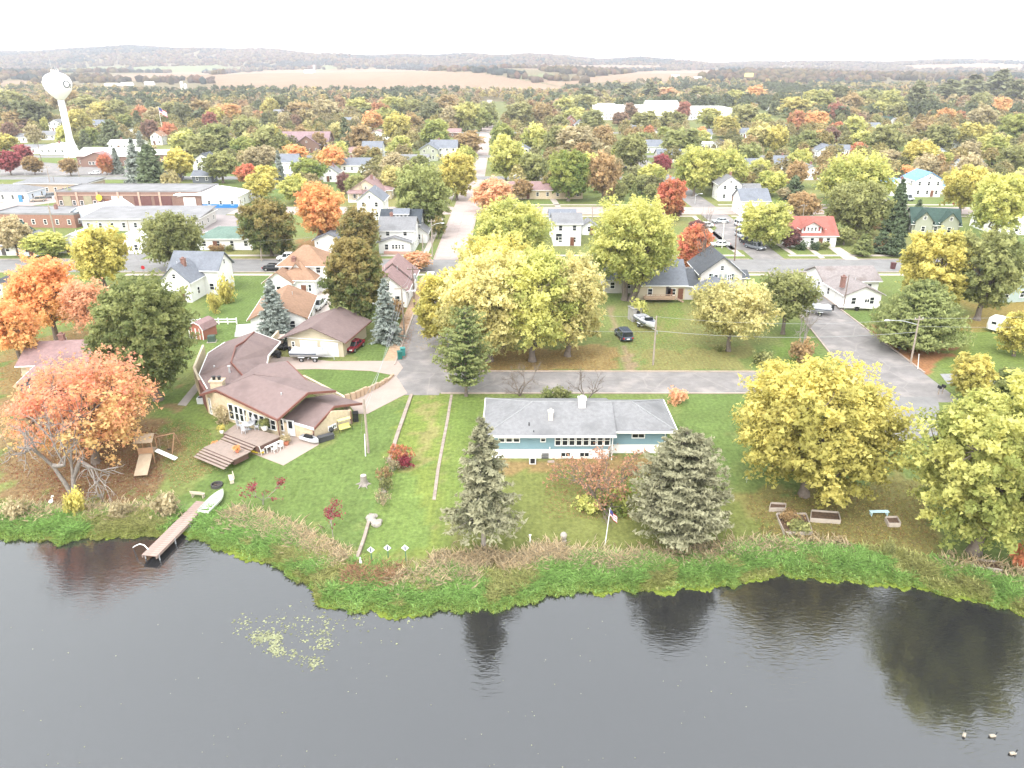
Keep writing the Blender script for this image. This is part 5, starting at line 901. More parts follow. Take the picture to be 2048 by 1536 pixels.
g = G(1269, 640); root = thing('ice_shanty', 'weathered grey plywood shanty behind the yellow bush', 'hut', g, 0.3); MB().box((0, 0, 1.1), (1.7, 1.9, 2.2)).obj('wall', mat('plywood_grey', (0.34, 0.32, 0.3), 0.9, 0.2), root); MB().box((0, 0, 2.26), (1.9, 2.1, 0.1)).obj('roof', mat('plywood_roof', (0.25, 0.24, 0.23), 0.9), root); door(root, 0.1, -0.99, 0.1, 0.7, 1.7, m=mat('plywood_door', (0.28, 0.26, 0.25), 0.9))
# retaining wall of the curved drive: block courses stepping down
RB = mat('retaining_block', (0.42, 0.3, 0.21), 0.9, 0.18, 2.0); W4 = [(690, 805), (712, 798), (735, 787), (757, 775), (775, 763), (787, 752)]; root = thing('retaining_wall', 'stepped tan block retaining wall along the curved drive', 'wall', G(735, 787)); o0 = root.location.copy(); bmsh = None
Pw = [G(*p) for p in W4]
for i in range(5):
    a, c = Pw[i], Pw[i + 1]; d_ = c - a; an = math.atan2(d_.y, d_.x); nb_ = max(2, int(d_.length / 0.62)); hh = (5, 5, 4, 3, 2)[i]
    for j in range(nb_):
        p = a.lerp(c, (j + 0.5) / nb_) - o0
        for k_ in range(hh):
            o = link('block', bmsh, root) if bmsh else MB().box((0, 0, 0), (0.6, 0.32, 0.21), taper=0.96).obj('block', RB, root); bmsh = o.data; o.location = (p.x, p.y, -0.05 + k_ * 0.22 + 0.1); o.rotation_euler = (0, 0, an + (k_ % 2) * 0.02)
# long concrete edging walls dividing the lake lawns
EDG = mat('edging_concrete', (0.28, 0.225, 0.19), 0.9, 0.3, 1.4)
def edging(pts, label, w, h):
    P = []; 
    for (x0, y0), (x1, y1) in zip(pts[:-1], pts[1:]):
        n_ = max(1, int(math.hypot(x1 - x0, y1 - y0) / 22))
        P += [G(x0 + (x1 - x0) * i / n_, y0 + (y1 - y0) * i / n_) for i in range(n_)]
    P.append(G(*pts[-1])); root = thing('edging_wall', label, 'wall', P[0], 0, 'edging walls')
    for a, c in zip(P[:-1], P[1:]):
        d_ = c - a; MB().box((a + c) / 2 - P[0] + Vector((0, 0, h / 2 - 0.15)), (d_.length - 0.03, w, h + 0.3), math.atan2(d_.y, d_.x), ry=-math.asin(d_.z / d_.length)).obj('segment', EDG, root)
edging([(823, 790), (795, 870), (778, 925)], 'long concrete edging wall beside the tan ranch lawn', 0.42, 0.2); edging([(742, 1030), (728, 1080), (712, 1125)], 'short concrete edging wall end near the lake', 0.3, 0.25); edging([(903, 790), (895, 840), (876, 940), (868, 1000)], 'long concrete edging strip left of the blue ranch', 0.34, 0.08)
# ------------------------------------------------------------------ trees
BARK = mat('bark_grey', (0.16, 0.13, 0.11), 0.95, 0.3, 3.0); BARKL = mat('bark_pale', (0.25, 0.22, 0.2), 0.95, 0.25, 3.0); BARKD = mat('bark_dark', (0.075, 0.055, 0.045), 0.95, 0.3, 3.0)
LEAF = leafmat('foliage_leaf'); NEED = leafmat('foliage_needle', True)
def unit(a): return a / np.maximum(np.linalg.norm(a, axis=-1, keepdims=True), 1e-6)
def leafquads(c, n, s, rng, asp=1.4):
    """rhombic leaf sprays: centres c, normals n, half sizes s"""
    r = unit(rng.normal(size=c.shape)); t = unit(np.cross(n, r)); b = np.cross(n, t); s = s[:, None]
    V = np.stack([c + t * s * asp * 1.25, c + b * s * 1.15 - t * s * asp * 0.6 + n * s * 0.2, c - b * s * 1.15 - t * s * asp * 0.6 - n * s * 0.2], 1).reshape(-1, 3)
    return V, np.arange(len(V), dtype=np.int32).reshape(-1, 3)
def tubes(segs, n=5):
    V = []; Fc = []; k = 0
    for p0, p1, r0, r1 in segs:
        p0 = np.asarray(p0, float); p1 = np.asarray(p1, float); d = p1 - p0; L = np.linalg.norm(d)
        if L < 1e-5: continue
        d /= L; a = np.cross(d, (0, 0, 1) if abs(d[2]) < 0.9 else (1, 0, 0)); a /= np.linalg.norm(a); b = np.cross(d, a)
        t = np.arange(n) * 2 * np.pi / n; ring = np.cos(t)[:, None] * a + np.sin(t)[:, None] * b
        V.append(p0 + ring * r0); V.append(p1 + d * r1 * 0.4 + ring * r1)
        i = np.arange(n); j = (i + 1) % n
        Fc.append(np.stack([k + i, k + j, k + n + j, k + n + i], 1)); k += 2 * n
    return np.concatenate(V), np.concatenate(Fc).astype(np.int32)
def limb(p0, p1, r0, r1, rng, k=3, w=0.08):
    P = [np.asarray(p0, float)]; L = np.linalg.norm(np.asarray(p1) - P[0])
    for i in range(1, k + 1):
        t = i / k; q = P[0] * (1 - t) + np.asarray(p1) * t + (rng.normal(size=3) * w * L * (1 if i < k else 0)) + np.array([0, 0, -0.12 * L * math.sin(t * math.pi)]); P.append(q)
    return [(P[i], P[i + 1], r0 + (r1 - r0) * i / k, r0 + (r1 - r0) * (i + 1) / k) for i in range(k)]
def mesh_of(name, V, Fc, m, tint=None, smooth=False):
    o = meshobj(name, V, Fc, m, smooth=smooth, attr=('tint', tint) if tint is not None else None); me = o.data; bpy.data.objects.remove(o); return me
def decid(seed, H, R, zb, nl, leaf, clumps=150, dens=1.0, lobes=11, spread=0.56, twigs=0.1, up=0.0, hollow=0.5, bark=None, stems=1):
    """a broad-leaved tree: returns (trunk mesh, crown mesh). H height, R crown radius, zb crown base height"""
    rng = np.random.default_rng(seed); hc = (H - zb); cz = zb + hc * 0.5
    L = [];
    for i in range(lobes):
        a = 2.4 * i + rng.uniform(-.4, .4); f = (i + 0.5) / lobes; ph = (f * 2 - 1) * 0.92
        rr = math.sqrt(max(0.0, 1 - ph * ph)) * spread * rng.uniform(0.75, 1.3)
        L.append((np.array([math.cos(a) * rr * R, math.sin(a) * rr * R, cz + ph * hc * 0.5 * spread * 1.25 + up * hc * 0.1]), rng.uniform(0.28, 0.58)))
    L.append((np.array([0, 0, cz + hc * 0.1]), 0.55))
    cc = []; cn = []; tries = 0
    while len(cc) < clumps and tries < clumps * 30:
        tries += 1; c, q = L[rng.integers(len(L))]; d = unit(rng.normal(size=3)); d[2] = d[2] * 0.9 + 0.12; d = unit(d)
        if rng.random() < 0.3: c, q = np.array([0, 0, cz]), 0.88
        rad = rng.uniform(0.6, 1.0); p = c + d * q * rad * np.array([R, R, hc * 0.5])
        if p[2] < zb * 0.92 or p[2] > H: continue
        e = ((p - np.array([0, 0, cz])) / np.array([R, R, hc * 0.5])); le = np.linalg.norm(e)
        if le > (1.06 if rng.random() < 0.8 else 1.2) or (le < hollow and rng.random() < 0.8): continue
        cc.append(p); cn.append(unit(e * 0.7 + d * 0.6))
    cc = np.array(cc); cn = np.array(cn); K = len(cc)
    per = max(4, int(nl / K)); which = np.repeat(np.arange(K), (per * dens * rng.uniform(0.55, 1.45, K)).astype(int) + 2)
    M = len(which); rc = R * 0.66 / math.sqrt(K / 30.0)
    g = rng.normal(size=(M, 3)); g = unit(g) * (rng.random(M) ** 0.45)[:, None]
    base_n = unit(cn[which] + np.array([0, 0, 0.35])); g = g * 0.8 + base_n * (np.sum(g * base_n, 1) * 0.7)[:, None]
    c = cc[which] + g * rc * np.array([1, 1, 0.8]) * rng.uniform(0.7, 1.3, K)[which][:, None]
    c[:, 2] = np.clip(c[:, 2] - 0.25 * rc * np.linalg.norm(g[:, :2], axis=1), zb * 0.8, None)
    nn = unit(base_n * 0.7 + np.array([0, 0, 0.45]) + rng.normal(size=(M, 3)) * 0.75)
    V, Fc = leafquads(c, nn, leaf * np.clip(np.exp(rng.normal(size=M) * 0.38), 0.45, 2.0), rng)
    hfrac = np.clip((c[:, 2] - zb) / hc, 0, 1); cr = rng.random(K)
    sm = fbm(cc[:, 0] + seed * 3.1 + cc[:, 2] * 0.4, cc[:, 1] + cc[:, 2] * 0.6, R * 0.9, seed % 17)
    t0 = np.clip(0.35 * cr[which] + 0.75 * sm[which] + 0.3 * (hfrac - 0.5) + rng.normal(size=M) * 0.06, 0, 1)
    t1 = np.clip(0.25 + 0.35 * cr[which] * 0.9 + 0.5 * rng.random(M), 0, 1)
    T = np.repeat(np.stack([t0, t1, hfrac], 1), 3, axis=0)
    segs = []; tr = max(0.12, 0.034 * H) * (0.8 + 0.02 * R); fork = zb * 1.02
    for s in range(stems):
        ox = 0.0 if stems == 1 else math.cos(s * 2.1) * tr * 1.2; oy = 0.0 if stems == 1 else math.sin(s * 2.1) * tr * 1.2
        lean = np.array([rng.normal() * 0.03 * H, rng.normal() * 0.03 * H, 0]) * (1 if stems == 1 else 2.5)
        b0 = np.array([ox, oy, -0.25]); b1 = np.array([ox, oy, fork]) + lean * 0.4; b2 = np.array([ox, oy, zb + hc * 0.6]) + lean
        segs += [(b0, b0 + np.array([0, 0, 0.7]), tr * 1.5, tr * 1.02)] + limb(b0 + np.array([0, 0, 0.7]), b1, tr, tr * 0.8, rng, 3, 0.02) + limb(b1, b2, tr * 0.75, tr * 0.25, rng, 3, 0.05)
        mine = [x for i, x in enumerate(L) if i % stems == s]
        for (lc, q) in mine:
            st = b1 + (b2 - b1) * rng.uniform(0, 0.6); segs += limb(st, lc, tr * 0.42, tr * 0.14, rng, 3, 0.09)
    for i in range(K):
        if rng.random() < twigs:
            j = int(np.argmin([np.linalg.norm(cc[i] - x[0]) for x in L])); segs += limb(L[j][0], cc[i], tr * 0.12, tr * 0.04, rng, 2, 0.1)
    tv, tf = tubes(segs, 6)
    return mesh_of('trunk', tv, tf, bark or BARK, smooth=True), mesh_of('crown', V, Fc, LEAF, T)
def conifer(seed, H, R, zb, levels, per, spray, nper, droop=0.25, power=0.85, ragged=0.25, bark=None, asp=2.2, flat=0.7, open_top=False):
    rng = np.random.default_rng(seed); c = []; n = []; s = []; t = []; segs = [(np.array([0, 0, -0.3]), np.array([0, 0, 0.6]), H * 0.026, H * 0.018), (np.array([0, 0, 0.6]), np.array([0, 0, H * 0.98]), H * 0.018, 0.02)]
    for i in range(levels):
        f = (i + rng.uniform(0.1, 0.9)) / levels; z = zb + (H - zb) * f
        rl = R * ((1 - f) ** power) * (1.0 if not open_top else min(1, 0.4 + 2.2 * f)) + 0.03 * R
        for k in range(max(3, int(per * (0.45 + 0.55 * (1 - f))))):
            a = rng.uniform(0, 2 * math.pi); ln = rl * rng.uniform(1 - ragged, 1 + ragged * 0.45); dirv = np.array([math.cos(a), math.sin(a), 0])
            up0 = 0.25 - droop * (1.5 - f); cl = rng.random()
            m_ = max(3, int(nper * (0.35 + 0.65 * ln / R))); u = rng.random(m_) ** 0.6
            p = np.array([0, 0, z]) + dirv * (ln * u)[:, None] + np.array([0, 0, 1]) * ((up0 * u - droop * 0.5 * u * u + 0.12 * u ** 4) * ln)[:, None]
            side = np.array([-dirv[1], dirv[0], 0]); w = rng.normal(size=m_) * 0.2 * ln * (1.05 - u * 0.75)
            p = p + side * w[:, None] + np.array([0, 0, -1]) * (np.abs(w) * 0.3 + rng.random(m_) * spray * 0.8)[:, None]
            c.append(p); n.append(unit(np.array([0, 0, flat]) + dirv * 0.35 + rng.normal(size=(m_, 3)) * 0.5)); s.append(spray * rng.uniform(0.6, 1.35, m_))
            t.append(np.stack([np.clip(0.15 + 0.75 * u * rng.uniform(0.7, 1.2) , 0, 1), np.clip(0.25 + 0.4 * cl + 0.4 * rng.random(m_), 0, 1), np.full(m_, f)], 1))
            if k % 2 == 0: segs.append((np.array([0, 0, z]), np.array([0, 0, z]) + dirv * ln * 0.75 + np.array([0, 0, (up0 * .75 - droop * .28) * ln]), H * 0.0045, 0.012))
    c = np.concatenate(c); V, Fc = leafquads(c, np.concatenate(n), np.concatenate(s), rng, asp)
    T = np.repeat(np.concatenate(t), 3, axis=0); tv, tf = tubes(segs, 5)
    return mesh_of('trunk', tv, tf, bark or BARK, smooth=True), mesh_of('crown', V, Fc, NEED, T)
def bare(seed, H, spread, depth=5, r=None, bark=None, stems=2, nleaf=0, leaf=0.2, first=0.3, curl=0.16):
    rng = np.random.default_rng(seed); segs = []; tips = []
    def grow(p, d, ln, rad, k):
        q = p + d * ln * 0.5 + rng.normal(size=3) * ln * curl * 0.4; e = q + unit(d + rng.normal(size=3) * curl) * ln * 0.55
        segs.append((p, q, rad, rad * 0.85)); segs.append((q, e, rad * 0.85, rad * 0.66)); tips.append(e)
        if k == 0: return
        for _ in range(3 if k < depth - 1 else 2 + (k < depth)):
            nd = unit(d + rng.normal(size=3) * spread + np.array([0, 0, 0.14])); grow(e if rng.random() < 0.65 else q, nd, ln * rng.uniform(0.62, 0.86), rad * 0.6, k - 1)
    r = r or H * 0.022
    for s in range(stems):
        a = s * 2 * math.pi / stems + rng.uniform(0, 1); d = unit(np.array([math.cos(a) * 0.55, math.sin(a) * 0.55, 1.0])) if stems > 1 else np.array([0, 0, 1.0])
        grow(np.array([0, 0, -0.2]), d, H * first, r, depth)
    tv, tf = tubes(segs, 5); mh = tv[:, 2].max(); tv *= H / mh
    tm = mesh_of('trunk', tv, tf, bark or BARK, smooth=True)
    if not nleaf: return tm, None
    tp = np.array(tips) * (H / mh); tp = tp[tp[:, 2] > H * 0.25]; w = rng.integers(len(tp), size=nleaf); c = tp[w] + rng.normal(size=(nleaf, 3)) * H * 0.035
    V, Fc = leafquads(c, unit(rng.normal(size=(nleaf, 3)) + np.array([0, 0, 0.6])), leaf * rng.uniform(0.6, 1.3, nleaf), rng)
    T = np.repeat(np.stack([rng.random(nleaf) * 0.5 + 0.5 * rng.random(len(tp))[w], rng.random(nleaf), c[:, 2] / H], 1), 3, axis=0)
    return tm, mesh_of('crown', V, Fc, LEAF, T)
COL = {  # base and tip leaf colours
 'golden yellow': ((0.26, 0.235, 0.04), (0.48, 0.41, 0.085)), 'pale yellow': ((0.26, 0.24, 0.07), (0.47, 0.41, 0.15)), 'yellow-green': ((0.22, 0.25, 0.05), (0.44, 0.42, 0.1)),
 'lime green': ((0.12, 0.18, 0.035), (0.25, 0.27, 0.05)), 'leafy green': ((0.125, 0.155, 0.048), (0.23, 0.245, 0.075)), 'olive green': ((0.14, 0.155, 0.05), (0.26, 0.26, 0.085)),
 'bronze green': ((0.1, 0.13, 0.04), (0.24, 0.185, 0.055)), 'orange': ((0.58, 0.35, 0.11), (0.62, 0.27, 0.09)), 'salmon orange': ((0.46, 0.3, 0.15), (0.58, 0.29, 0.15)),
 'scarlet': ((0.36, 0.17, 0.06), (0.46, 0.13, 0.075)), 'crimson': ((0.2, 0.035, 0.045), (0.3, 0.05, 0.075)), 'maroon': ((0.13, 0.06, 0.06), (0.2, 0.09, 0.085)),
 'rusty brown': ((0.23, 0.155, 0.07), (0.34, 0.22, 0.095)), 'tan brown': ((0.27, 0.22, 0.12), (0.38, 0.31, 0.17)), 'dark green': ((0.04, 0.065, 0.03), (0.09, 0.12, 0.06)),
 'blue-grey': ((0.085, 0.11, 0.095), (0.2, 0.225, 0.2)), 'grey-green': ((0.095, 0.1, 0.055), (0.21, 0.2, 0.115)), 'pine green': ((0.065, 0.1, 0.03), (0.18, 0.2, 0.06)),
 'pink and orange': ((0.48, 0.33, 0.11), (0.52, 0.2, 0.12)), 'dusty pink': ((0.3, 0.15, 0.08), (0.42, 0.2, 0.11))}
def _ds(v, k=0.16):
    l = 0.3 * v[0] + 0.6 * v[1] + 0.1 * v[2]; return tuple(1.4 * (x * (1 - k) + l * k) for x in v)
COL = {a: (_ds(p), _ds(q)) for a, (p, q) in COL.items()}
TREES = []
def plant(name, meshes, loc, colr, sx=1, sz=1, rz=0, label=None, cat='tree', group=None, z=None):
    root = thing(name, label, cat, (loc.x, loc.y, loc.z if z is None else z), rz, group); root.scale = (sx, sx, sz)
    link('trunk', meshes[0], root)
    if meshes[1]:
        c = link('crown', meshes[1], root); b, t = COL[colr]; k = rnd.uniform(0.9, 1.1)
        mu = min(0.42, max(0.0, (loc.y - 200) / 900)); pale = (0.34, 0.3, 0.17)          # leaf colours blend towards a pale tan with distance
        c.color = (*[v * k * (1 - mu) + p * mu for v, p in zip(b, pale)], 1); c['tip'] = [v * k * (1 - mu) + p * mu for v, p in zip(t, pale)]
    return root
def metric(cx, top, base, w):
    """crown centre column, top row, ground row and crown width in photo pixels -> place, height, radius"""
    bx = cx + (1024 - cx) * (base - (top + base) / 2) / (4300 - base)
    g = G(bx, base); d = ray(cx, top); k = g.y / d[1]; H = HC + d[2] * k - g.z
    dep = g.y * cp - (g.z - HC) * sp; return g, max(H, 0.6), 0.5 * w * dep / F
# -- large trees near the lake, each with its own crown
HERO = [ # cx, top, base, width, colour, kind, kwargs, label
 (1632, 722, 990, 345, 'golden yellow', 'd', dict(nl=30000, leaf=0.17, clumps=330, zbf=0.10, lobes=18), 'broad golden yellow maple standing over the raised garden beds'),
 (2000, 762, 1105, 330, 'yellow-green', 'd', dict(nl=30000, leaf=0.165, clumps=300, zbf=0.1, lobes=17), 'huge yellow-green maple cut by the right edge near the shore'),
 (165, 712, 925, 318, 'pink and orange', 'd', dict(nl=9500, leaf=0.15, clumps=150, zbf=0.15, lobes=17, twigs=1.6), 'wide pink and orange maple behind the bare grey tree'),
 (290, 545, 800, 215, 'leafy green', 'd', dict(nl=22000, leaf=0.17, clumps=260, zbf=0.1, lobes=16), 'tall dense green tree beside the tan ranch house roof'),
 (95, 508, 692, 150, 'orange', 'd', dict(nl=8000, leaf=0.19, clumps=130, zbf=0.25, twigs=0.8), 'bright orange maple with bare twigs left of the big green tree'),
 (28, 598, 748, 100, 'orange', 'd', dict(nl=4200, leaf=0.18, clumps=80, zbf=0.3, twigs=0.9), 'thin orange tree at the left edge showing many branches'),
 (178, 556, 708, 112, 'salmon orange', 'd', dict(nl=3000, leaf=0.18, clumps=80, zbf=0.3, twigs=1.0), 'half-bare salmon tree in front of the big green tree'),
 (198, 447, 588, 122, 'golden yellow', 'd', dict(nl=9000, leaf=0.21, clumps=140, zbf=0.15), 'golden yellow tree at the corner behind the grey-roofed farmhouse'),
 (345, 420, 540, 138, 'olive green', 'd', dict(nl=9000, leaf=0.22, clumps=140, zbf=0.1), 'wide olive tree beyond the grey-roofed farmhouse'),
 (536, 392, 512, 120, 'bronze green', 'd', dict(nl=12000, leaf=0.24, clumps=160, zbf=0.06), 'dense bronze-green maple right of the green-roofed house'),
 (642, 362, 492, 100, 'orange', 'd', dict(nl=9000, leaf=0.25, clumps=120, zbf=0.15), 'glowing orange maple behind the small white garage'),
 (716, 412, 515, 90, 'bronze green', 'd', dict(nl=8000, leaf=0.22, clumps=110, zbf=0.05), 'rounded bronze-green maple before the black-roofed house'),
 (712, 470, 660, 132, 'bronze green', 'd', dict(nl=15000, leaf=0.2, clumps=190, zbf=0.16), 'tall bronze-green maple behind the tan garage'),
 (845, 330, 466, 122, 'leafy green', 'd', dict(nl=13000, leaf=0.27, clumps=170, zbf=0.1), 'big green tree beside the main street at the third block'),
 (912, 302, 400, 86, 'golden yellow', 'd', dict(nl=9000, leaf=0.3, clumps=110, zbf=0.1), 'rounded golden tree overhanging the main street left side'),
 (1025, 402, 522, 176, 'yellow-green', 'd', dict(nl=14000, leaf=0.24, clumps=190, zbf=0.12, lobes=15), 'broad yellow-green tree right of the main street corner'),
 (885, 538, 700, 118, 'golden yellow', 'd', dict(nl=9000, leaf=0.19, clumps=130, zbf=0.12), 'yellow tree leaning over the main street above the pine'),
 (978, 495, 722, 225, 'pale yellow', 'd', dict(nl=15000, leaf=0.19, clumps=200, zbf=0.1, lobes=15), 'pale yellow maple, first trunk of the row behind the lakeside street'),
 (1066, 486, 722, 200, 'yellow-green', 'd', dict(nl=13000, leaf=0.19, clumps=180, zbf=0.1, lobes=14), 'yellow-green maple, middle trunk of the row behind the lakeside street'),
 (1138, 505, 712, 175, 'pale yellow', 'd', dict(nl=12000, leaf=0.19, clumps=170, zbf=0.1, lobes=14), 'pale yellow maple, last trunk of the row behind the lakeside street'),
 (990, 470, 640, 200, 'golden yellow', 'd', dict(nl=11000, leaf=0.22, clumps=160, zbf=0.15), 'golden crown rising behind the row of pale maples'),
 (1262, 388, 602, 200, 'yellow-green', 'd', dict(nl=17000, leaf=0.21, clumps=200, zbf=0.17, lobes=15, stems=2), 'tall yellow-olive tree hiding the grey house with deck'),
 (1388, 447, 548, 78, 'scarlet', 'd', dict(nl=8000, leaf=0.2, clumps=100, zbf=0.12), 'scarlet orange maple left of the dark-roofed grey house'),
 (1465, 562, 702, 190, 'pale yellow', 'd', dict(nl=6500, leaf=0.19, clumps=150, zbf=0.25, twigs=0.8), 'spreading thin yellow tree before the dark-roofed grey house'),
 (1575, 540, 668, 130, 'olive green', 'd', dict(nl=3600, leaf=0.19, clumps=100, zbf=0.25, twigs=0.9), 'thin olive tree beside the parked boats on the landing street'),
 (1533, 402, 496, 112, 'yellow-green', 'd', dict(nl=9000, leaf=0.24, clumps=120, zbf=0.08), 'yellow tree left of the red-roofed bungalow'),
 (1872, 452, 628, 150, 'golden yellow', 'd', dict(nl=13000, leaf=0.22, clumps=170, zbf=0.12), 'golden orange tree behind the big white pine'),
 (1978, 452, 640, 140, 'olive green', 'd', dict(nl=10000, leaf=0.22, clumps=140, zbf=0.15), 'olive tree right of the golden orange tree'),
 (1945, 702, 800, 88, 'golden yellow', 'd', dict(nl=6000, leaf=0.15, clumps=110, zbf=0.08), 'small golden tree beside the narrow grey drive'),
 (2040, 618, 712, 84, 'golden yellow', 'd', dict(nl=5000, leaf=0.16, clumps=90, zbf=0.1), 'yellow tree hiding the white camper at the right edge'),
 (2003, 337, 490, 118, 'yellow-green', 'd', dict(nl=9000, leaf=0.26, clumps=120, zbf=0.2), 'yellow-olive tree standing right of the green-roofed house'),
 (1930, 332, 432, 98, 'golden yellow', 'd', dict(nl=8000, leaf=0.28, clumps=110, zbf=0.2), 'golden tree beside the blue-roofed white house'),
 (1197, 884, 1004, 118, 'dusty pink', 'b', dict(nl=2000, leaf=0.09), 'reddish half-bare crab apple before the blue ranch house'),
 (1715, 358, 478, 130, 'olive green', 'd', dict(nl=10000, leaf=0.28, clumps=130, zbf=0.15), 'olive tree before the tall dark spruce at right'),
 (1138, 296, 402, 98, 'lime green', 'd', dict(nl=9000, leaf=0.3, clumps=120, zbf=0.1), 'dense green tree before the long brown ranch'),
 (1712, 304, 420, 150, 'yellow-green', 'd', dict(nl=9000, leaf=0.32, clumps=140, zbf=0.1), 'wide yellow-green crown above the olive tree at right'),
 (1392, 292, 392, 86, 'yellow-green', 'd', dict(nl=6000, leaf=0.32, clumps=90, zbf=0.1), 'yellow-green tree, left of the pair by the white corner house'),
 (1452, 295, 390, 92, 'yellow-green', 'd', dict(nl=6000, leaf=0.32, clumps=90, zbf=0.1), 'yellow-green tree, right of the pair by the white corner house'),
 (1341, 356, 440, 64, 'scarlet', 'd', dict(nl=5000, leaf=0.26, clumps=80, zbf=0.1), 'orange-red tree above the parked cars on the landing street'),
 (2025, 738, 790, 70, 'leafy green', 'd', dict(nl=4000, leaf=0.15, clumps=70, zbf=0.05), 'low green shrub behind the huge yellow-green maple'),
]
for i, (cx, top, base, w, colr, kd, kw, lab) in enumerate(HERO):
    g, H, R = metric(cx, top, base, w); kw = dict(kw); zb = H * kw.pop('zbf', 0.15)
    if kd == 'd':
        R *= 0.89; kw['nl'] = int(kw['nl'] * 2.0); kw['leaf'] *= 0.70; kw['clumps'] = int(kw['clumps'] * 3); kw['twigs'] = kw.get('twigs', 0.2) * 0.35; ms = decid(100 + i, H, R, zb, **kw)
    else: ms = bare(100 + i, H, 0.75, 5, stems=3, nleaf=kw['nl'], leaf=kw['leaf'], bark=BARK, first=0.3)
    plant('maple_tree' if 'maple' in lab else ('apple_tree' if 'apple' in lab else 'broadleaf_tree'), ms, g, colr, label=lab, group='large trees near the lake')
CONI = [
 (965, 836, 1098, 140, 'grey-green', dict(levels=40, per=12, spray=0.19, nper=30, droop=0.28, power=0.7, ragged=0.75, zbf=0.24, bark=BARKL), 'spruce_tree', 'thinning grey-green spruce with bare trunk base by the shore'),
 (1365, 866, 1074, 190, 'grey-green', dict(levels=42, per=16, spray=0.19, nper=36, droop=0.08, power=0.4, ragged=0.5, zbf=0.1), 'pine_tree', 'bushy grey-green pine right of the flagpole'),
 (545, 556, 676, 82, 'blue-grey', dict(levels=34, per=17, spray=0.17, nper=26, droop=0.3, power=0.8, ragged=0.25, zbf=0.03), 'spruce_tree', 'blue-grey spruce before the brown-roofed white garage'),
 (771, 556, 684, 70, 'blue-grey', dict(levels=34, per=14, spray=0.17, nper=22, droop=0.4, power=0.75, ragged=0.35, zbf=0.06), 'spruce_tree', 'blue-grey spruce beside the main street power pole'),
 (930, 618, 792, 140, 'pine green', dict(levels=30, per=13, spray=0.2, nper=28, droop=0.02, power=0.36, ragged=0.5, zbf=0.14, flat=0.4, asp=1.6, open_top=True), 'pine_tree', 'open pine at the corner of main street and lakeside street'),
 (1842, 562, 694, 182, 'pine green', dict(levels=40, per=22, spray=0.21, nper=34, droop=0.05, power=0.55, ragged=0.3, zbf=0.05, flat=0.4), 'pine_tree', 'broad white pine beside the street lamp pole'),
 (1797, 358, 462, 62, 'dark green', dict(levels=34, per=15, spray=0.26, nper=22, droop=0.35, power=0.85, ragged=0.2, zbf=0.03), 'spruce_tree', 'tall dark spruce left of the green-roofed house'),
 (300, 290, 374, 62, 'dark green', dict(levels=28, per=15, spray=0.4, nper=22, droop=0.2, power=0.45, ragged=0.3, zbf=0.03), 'spruce_tree', 'wide dark evergreen beyond the brick garage row'),
 (268, 276, 366, 50, 'blue-grey', dict(levels=26, per=13, spray=0.36, nper=18, droop=0.3, power=0.8, ragged=0.25, zbf=0.04), 'spruce_tree', 'bluish spruce between the fire station and dark evergreen'),
 (232, 296, 348, 26, 'blue-grey', dict(levels=26, per=12, spray=0.34, nper=14, droop=0.3, power=0.85, ragged=0.2, zbf=0.04), 'spruce_tree', 'narrow bluish spruce by the fire station'),
 (222, 240, 294, 56, 'dark green', dict(levels=24, per=13, spray=0.5, nper=18, droop=0.1, power=0.55, ragged=0.35, zbf=0.04), 'spruce_tree', 'broad dark evergreen right of the water tower shaft'),
 (170, 262, 300, 40, 'dark green', dict(levels=22, per=12, spray=0.5, nper=14, droop=0.3, power=0.8, ragged=0.25, zbf=0.04), 'spruce_tree', 'dark evergreen touching the water tower shaft'),
 (558, 300, 366, 22, 'blue-grey', dict(levels=24, per=12, spray=0.3, nper=14, droop=0.3, power=0.85, ragged=0.2, zbf=0.04), 'spruce_tree', 'slim blue spruce before the grey-roofed white house'),
 (1590, 352, 400, 44, 'dark green', dict(levels=20, per=13, spray=0.3, nper=16, droop=0.1, power=0.6, ragged=0.4, zbf=0.04), 'spruce_tree', 'dark evergreen above the round brown tree'),
 (1728, 468, 512, 40, 'pine green', dict(levels=20, per=13, spray=0.2, nper=16, droop=0.1, power=0.45, ragged=0.3, zbf=0.08), 'juniper_tree', 'rounded evergreen, first beside the bungalow drive'),
 (1764, 462, 506, 40, 'dark green', dict(levels=20, per=13, spray=0.2, nper=16, droop=0.1, power=0.5, ragged=0.3, zbf=0.05), 'juniper_tree', 'dark evergreen, middle of three beside the bungalow drive'),
 (1795, 455, 512, 46, 'dark green', dict(levels=20, per=14, spray=0.2, nper=18, droop=0.1, power=0.5, ragged=0.3, zbf=0.05), 'juniper_tree', 'dark evergreen, last of three beside the bungalow drive'),
 (1837, 400, 436, 30, 'dark green', dict(levels=18, per=10, spray=0.26, nper=12, droop=0.3, power=0.85, ragged=0.3, zbf=0.04), 'spruce_tree', 'small dark spruce behind the green roof'),
 (1268, 368, 392, 17, 'pine green', dict(levels=18, per=10, spray=0.26, nper=12, droop=0.2, power=0.8, ragged=0.2, zbf=0.04), 'spruce_tree', 'little cone-shaped spruce in the corner garden'),
]
for i, (cx, top, base, w, colr, kw, nm, lab) in enumerate(CONI):
    g, H, R = metric(cx, top, base, w); kw = dict(kw); zb = H * kw.pop('zbf'); kw['spray'] *= 0.48 if base > 540 else 0.7; kw['nper'] = int(kw['nper'] * (1.9 if base > 800 else 1.7 if base > 540 else 1.3)); kw['asp'] = kw.get('asp', 2.2) * 1.25
    plant(nm, conifer(300 + i, H, R, zb, **kw), g, colr, label=lab, group='evergreens of the town')
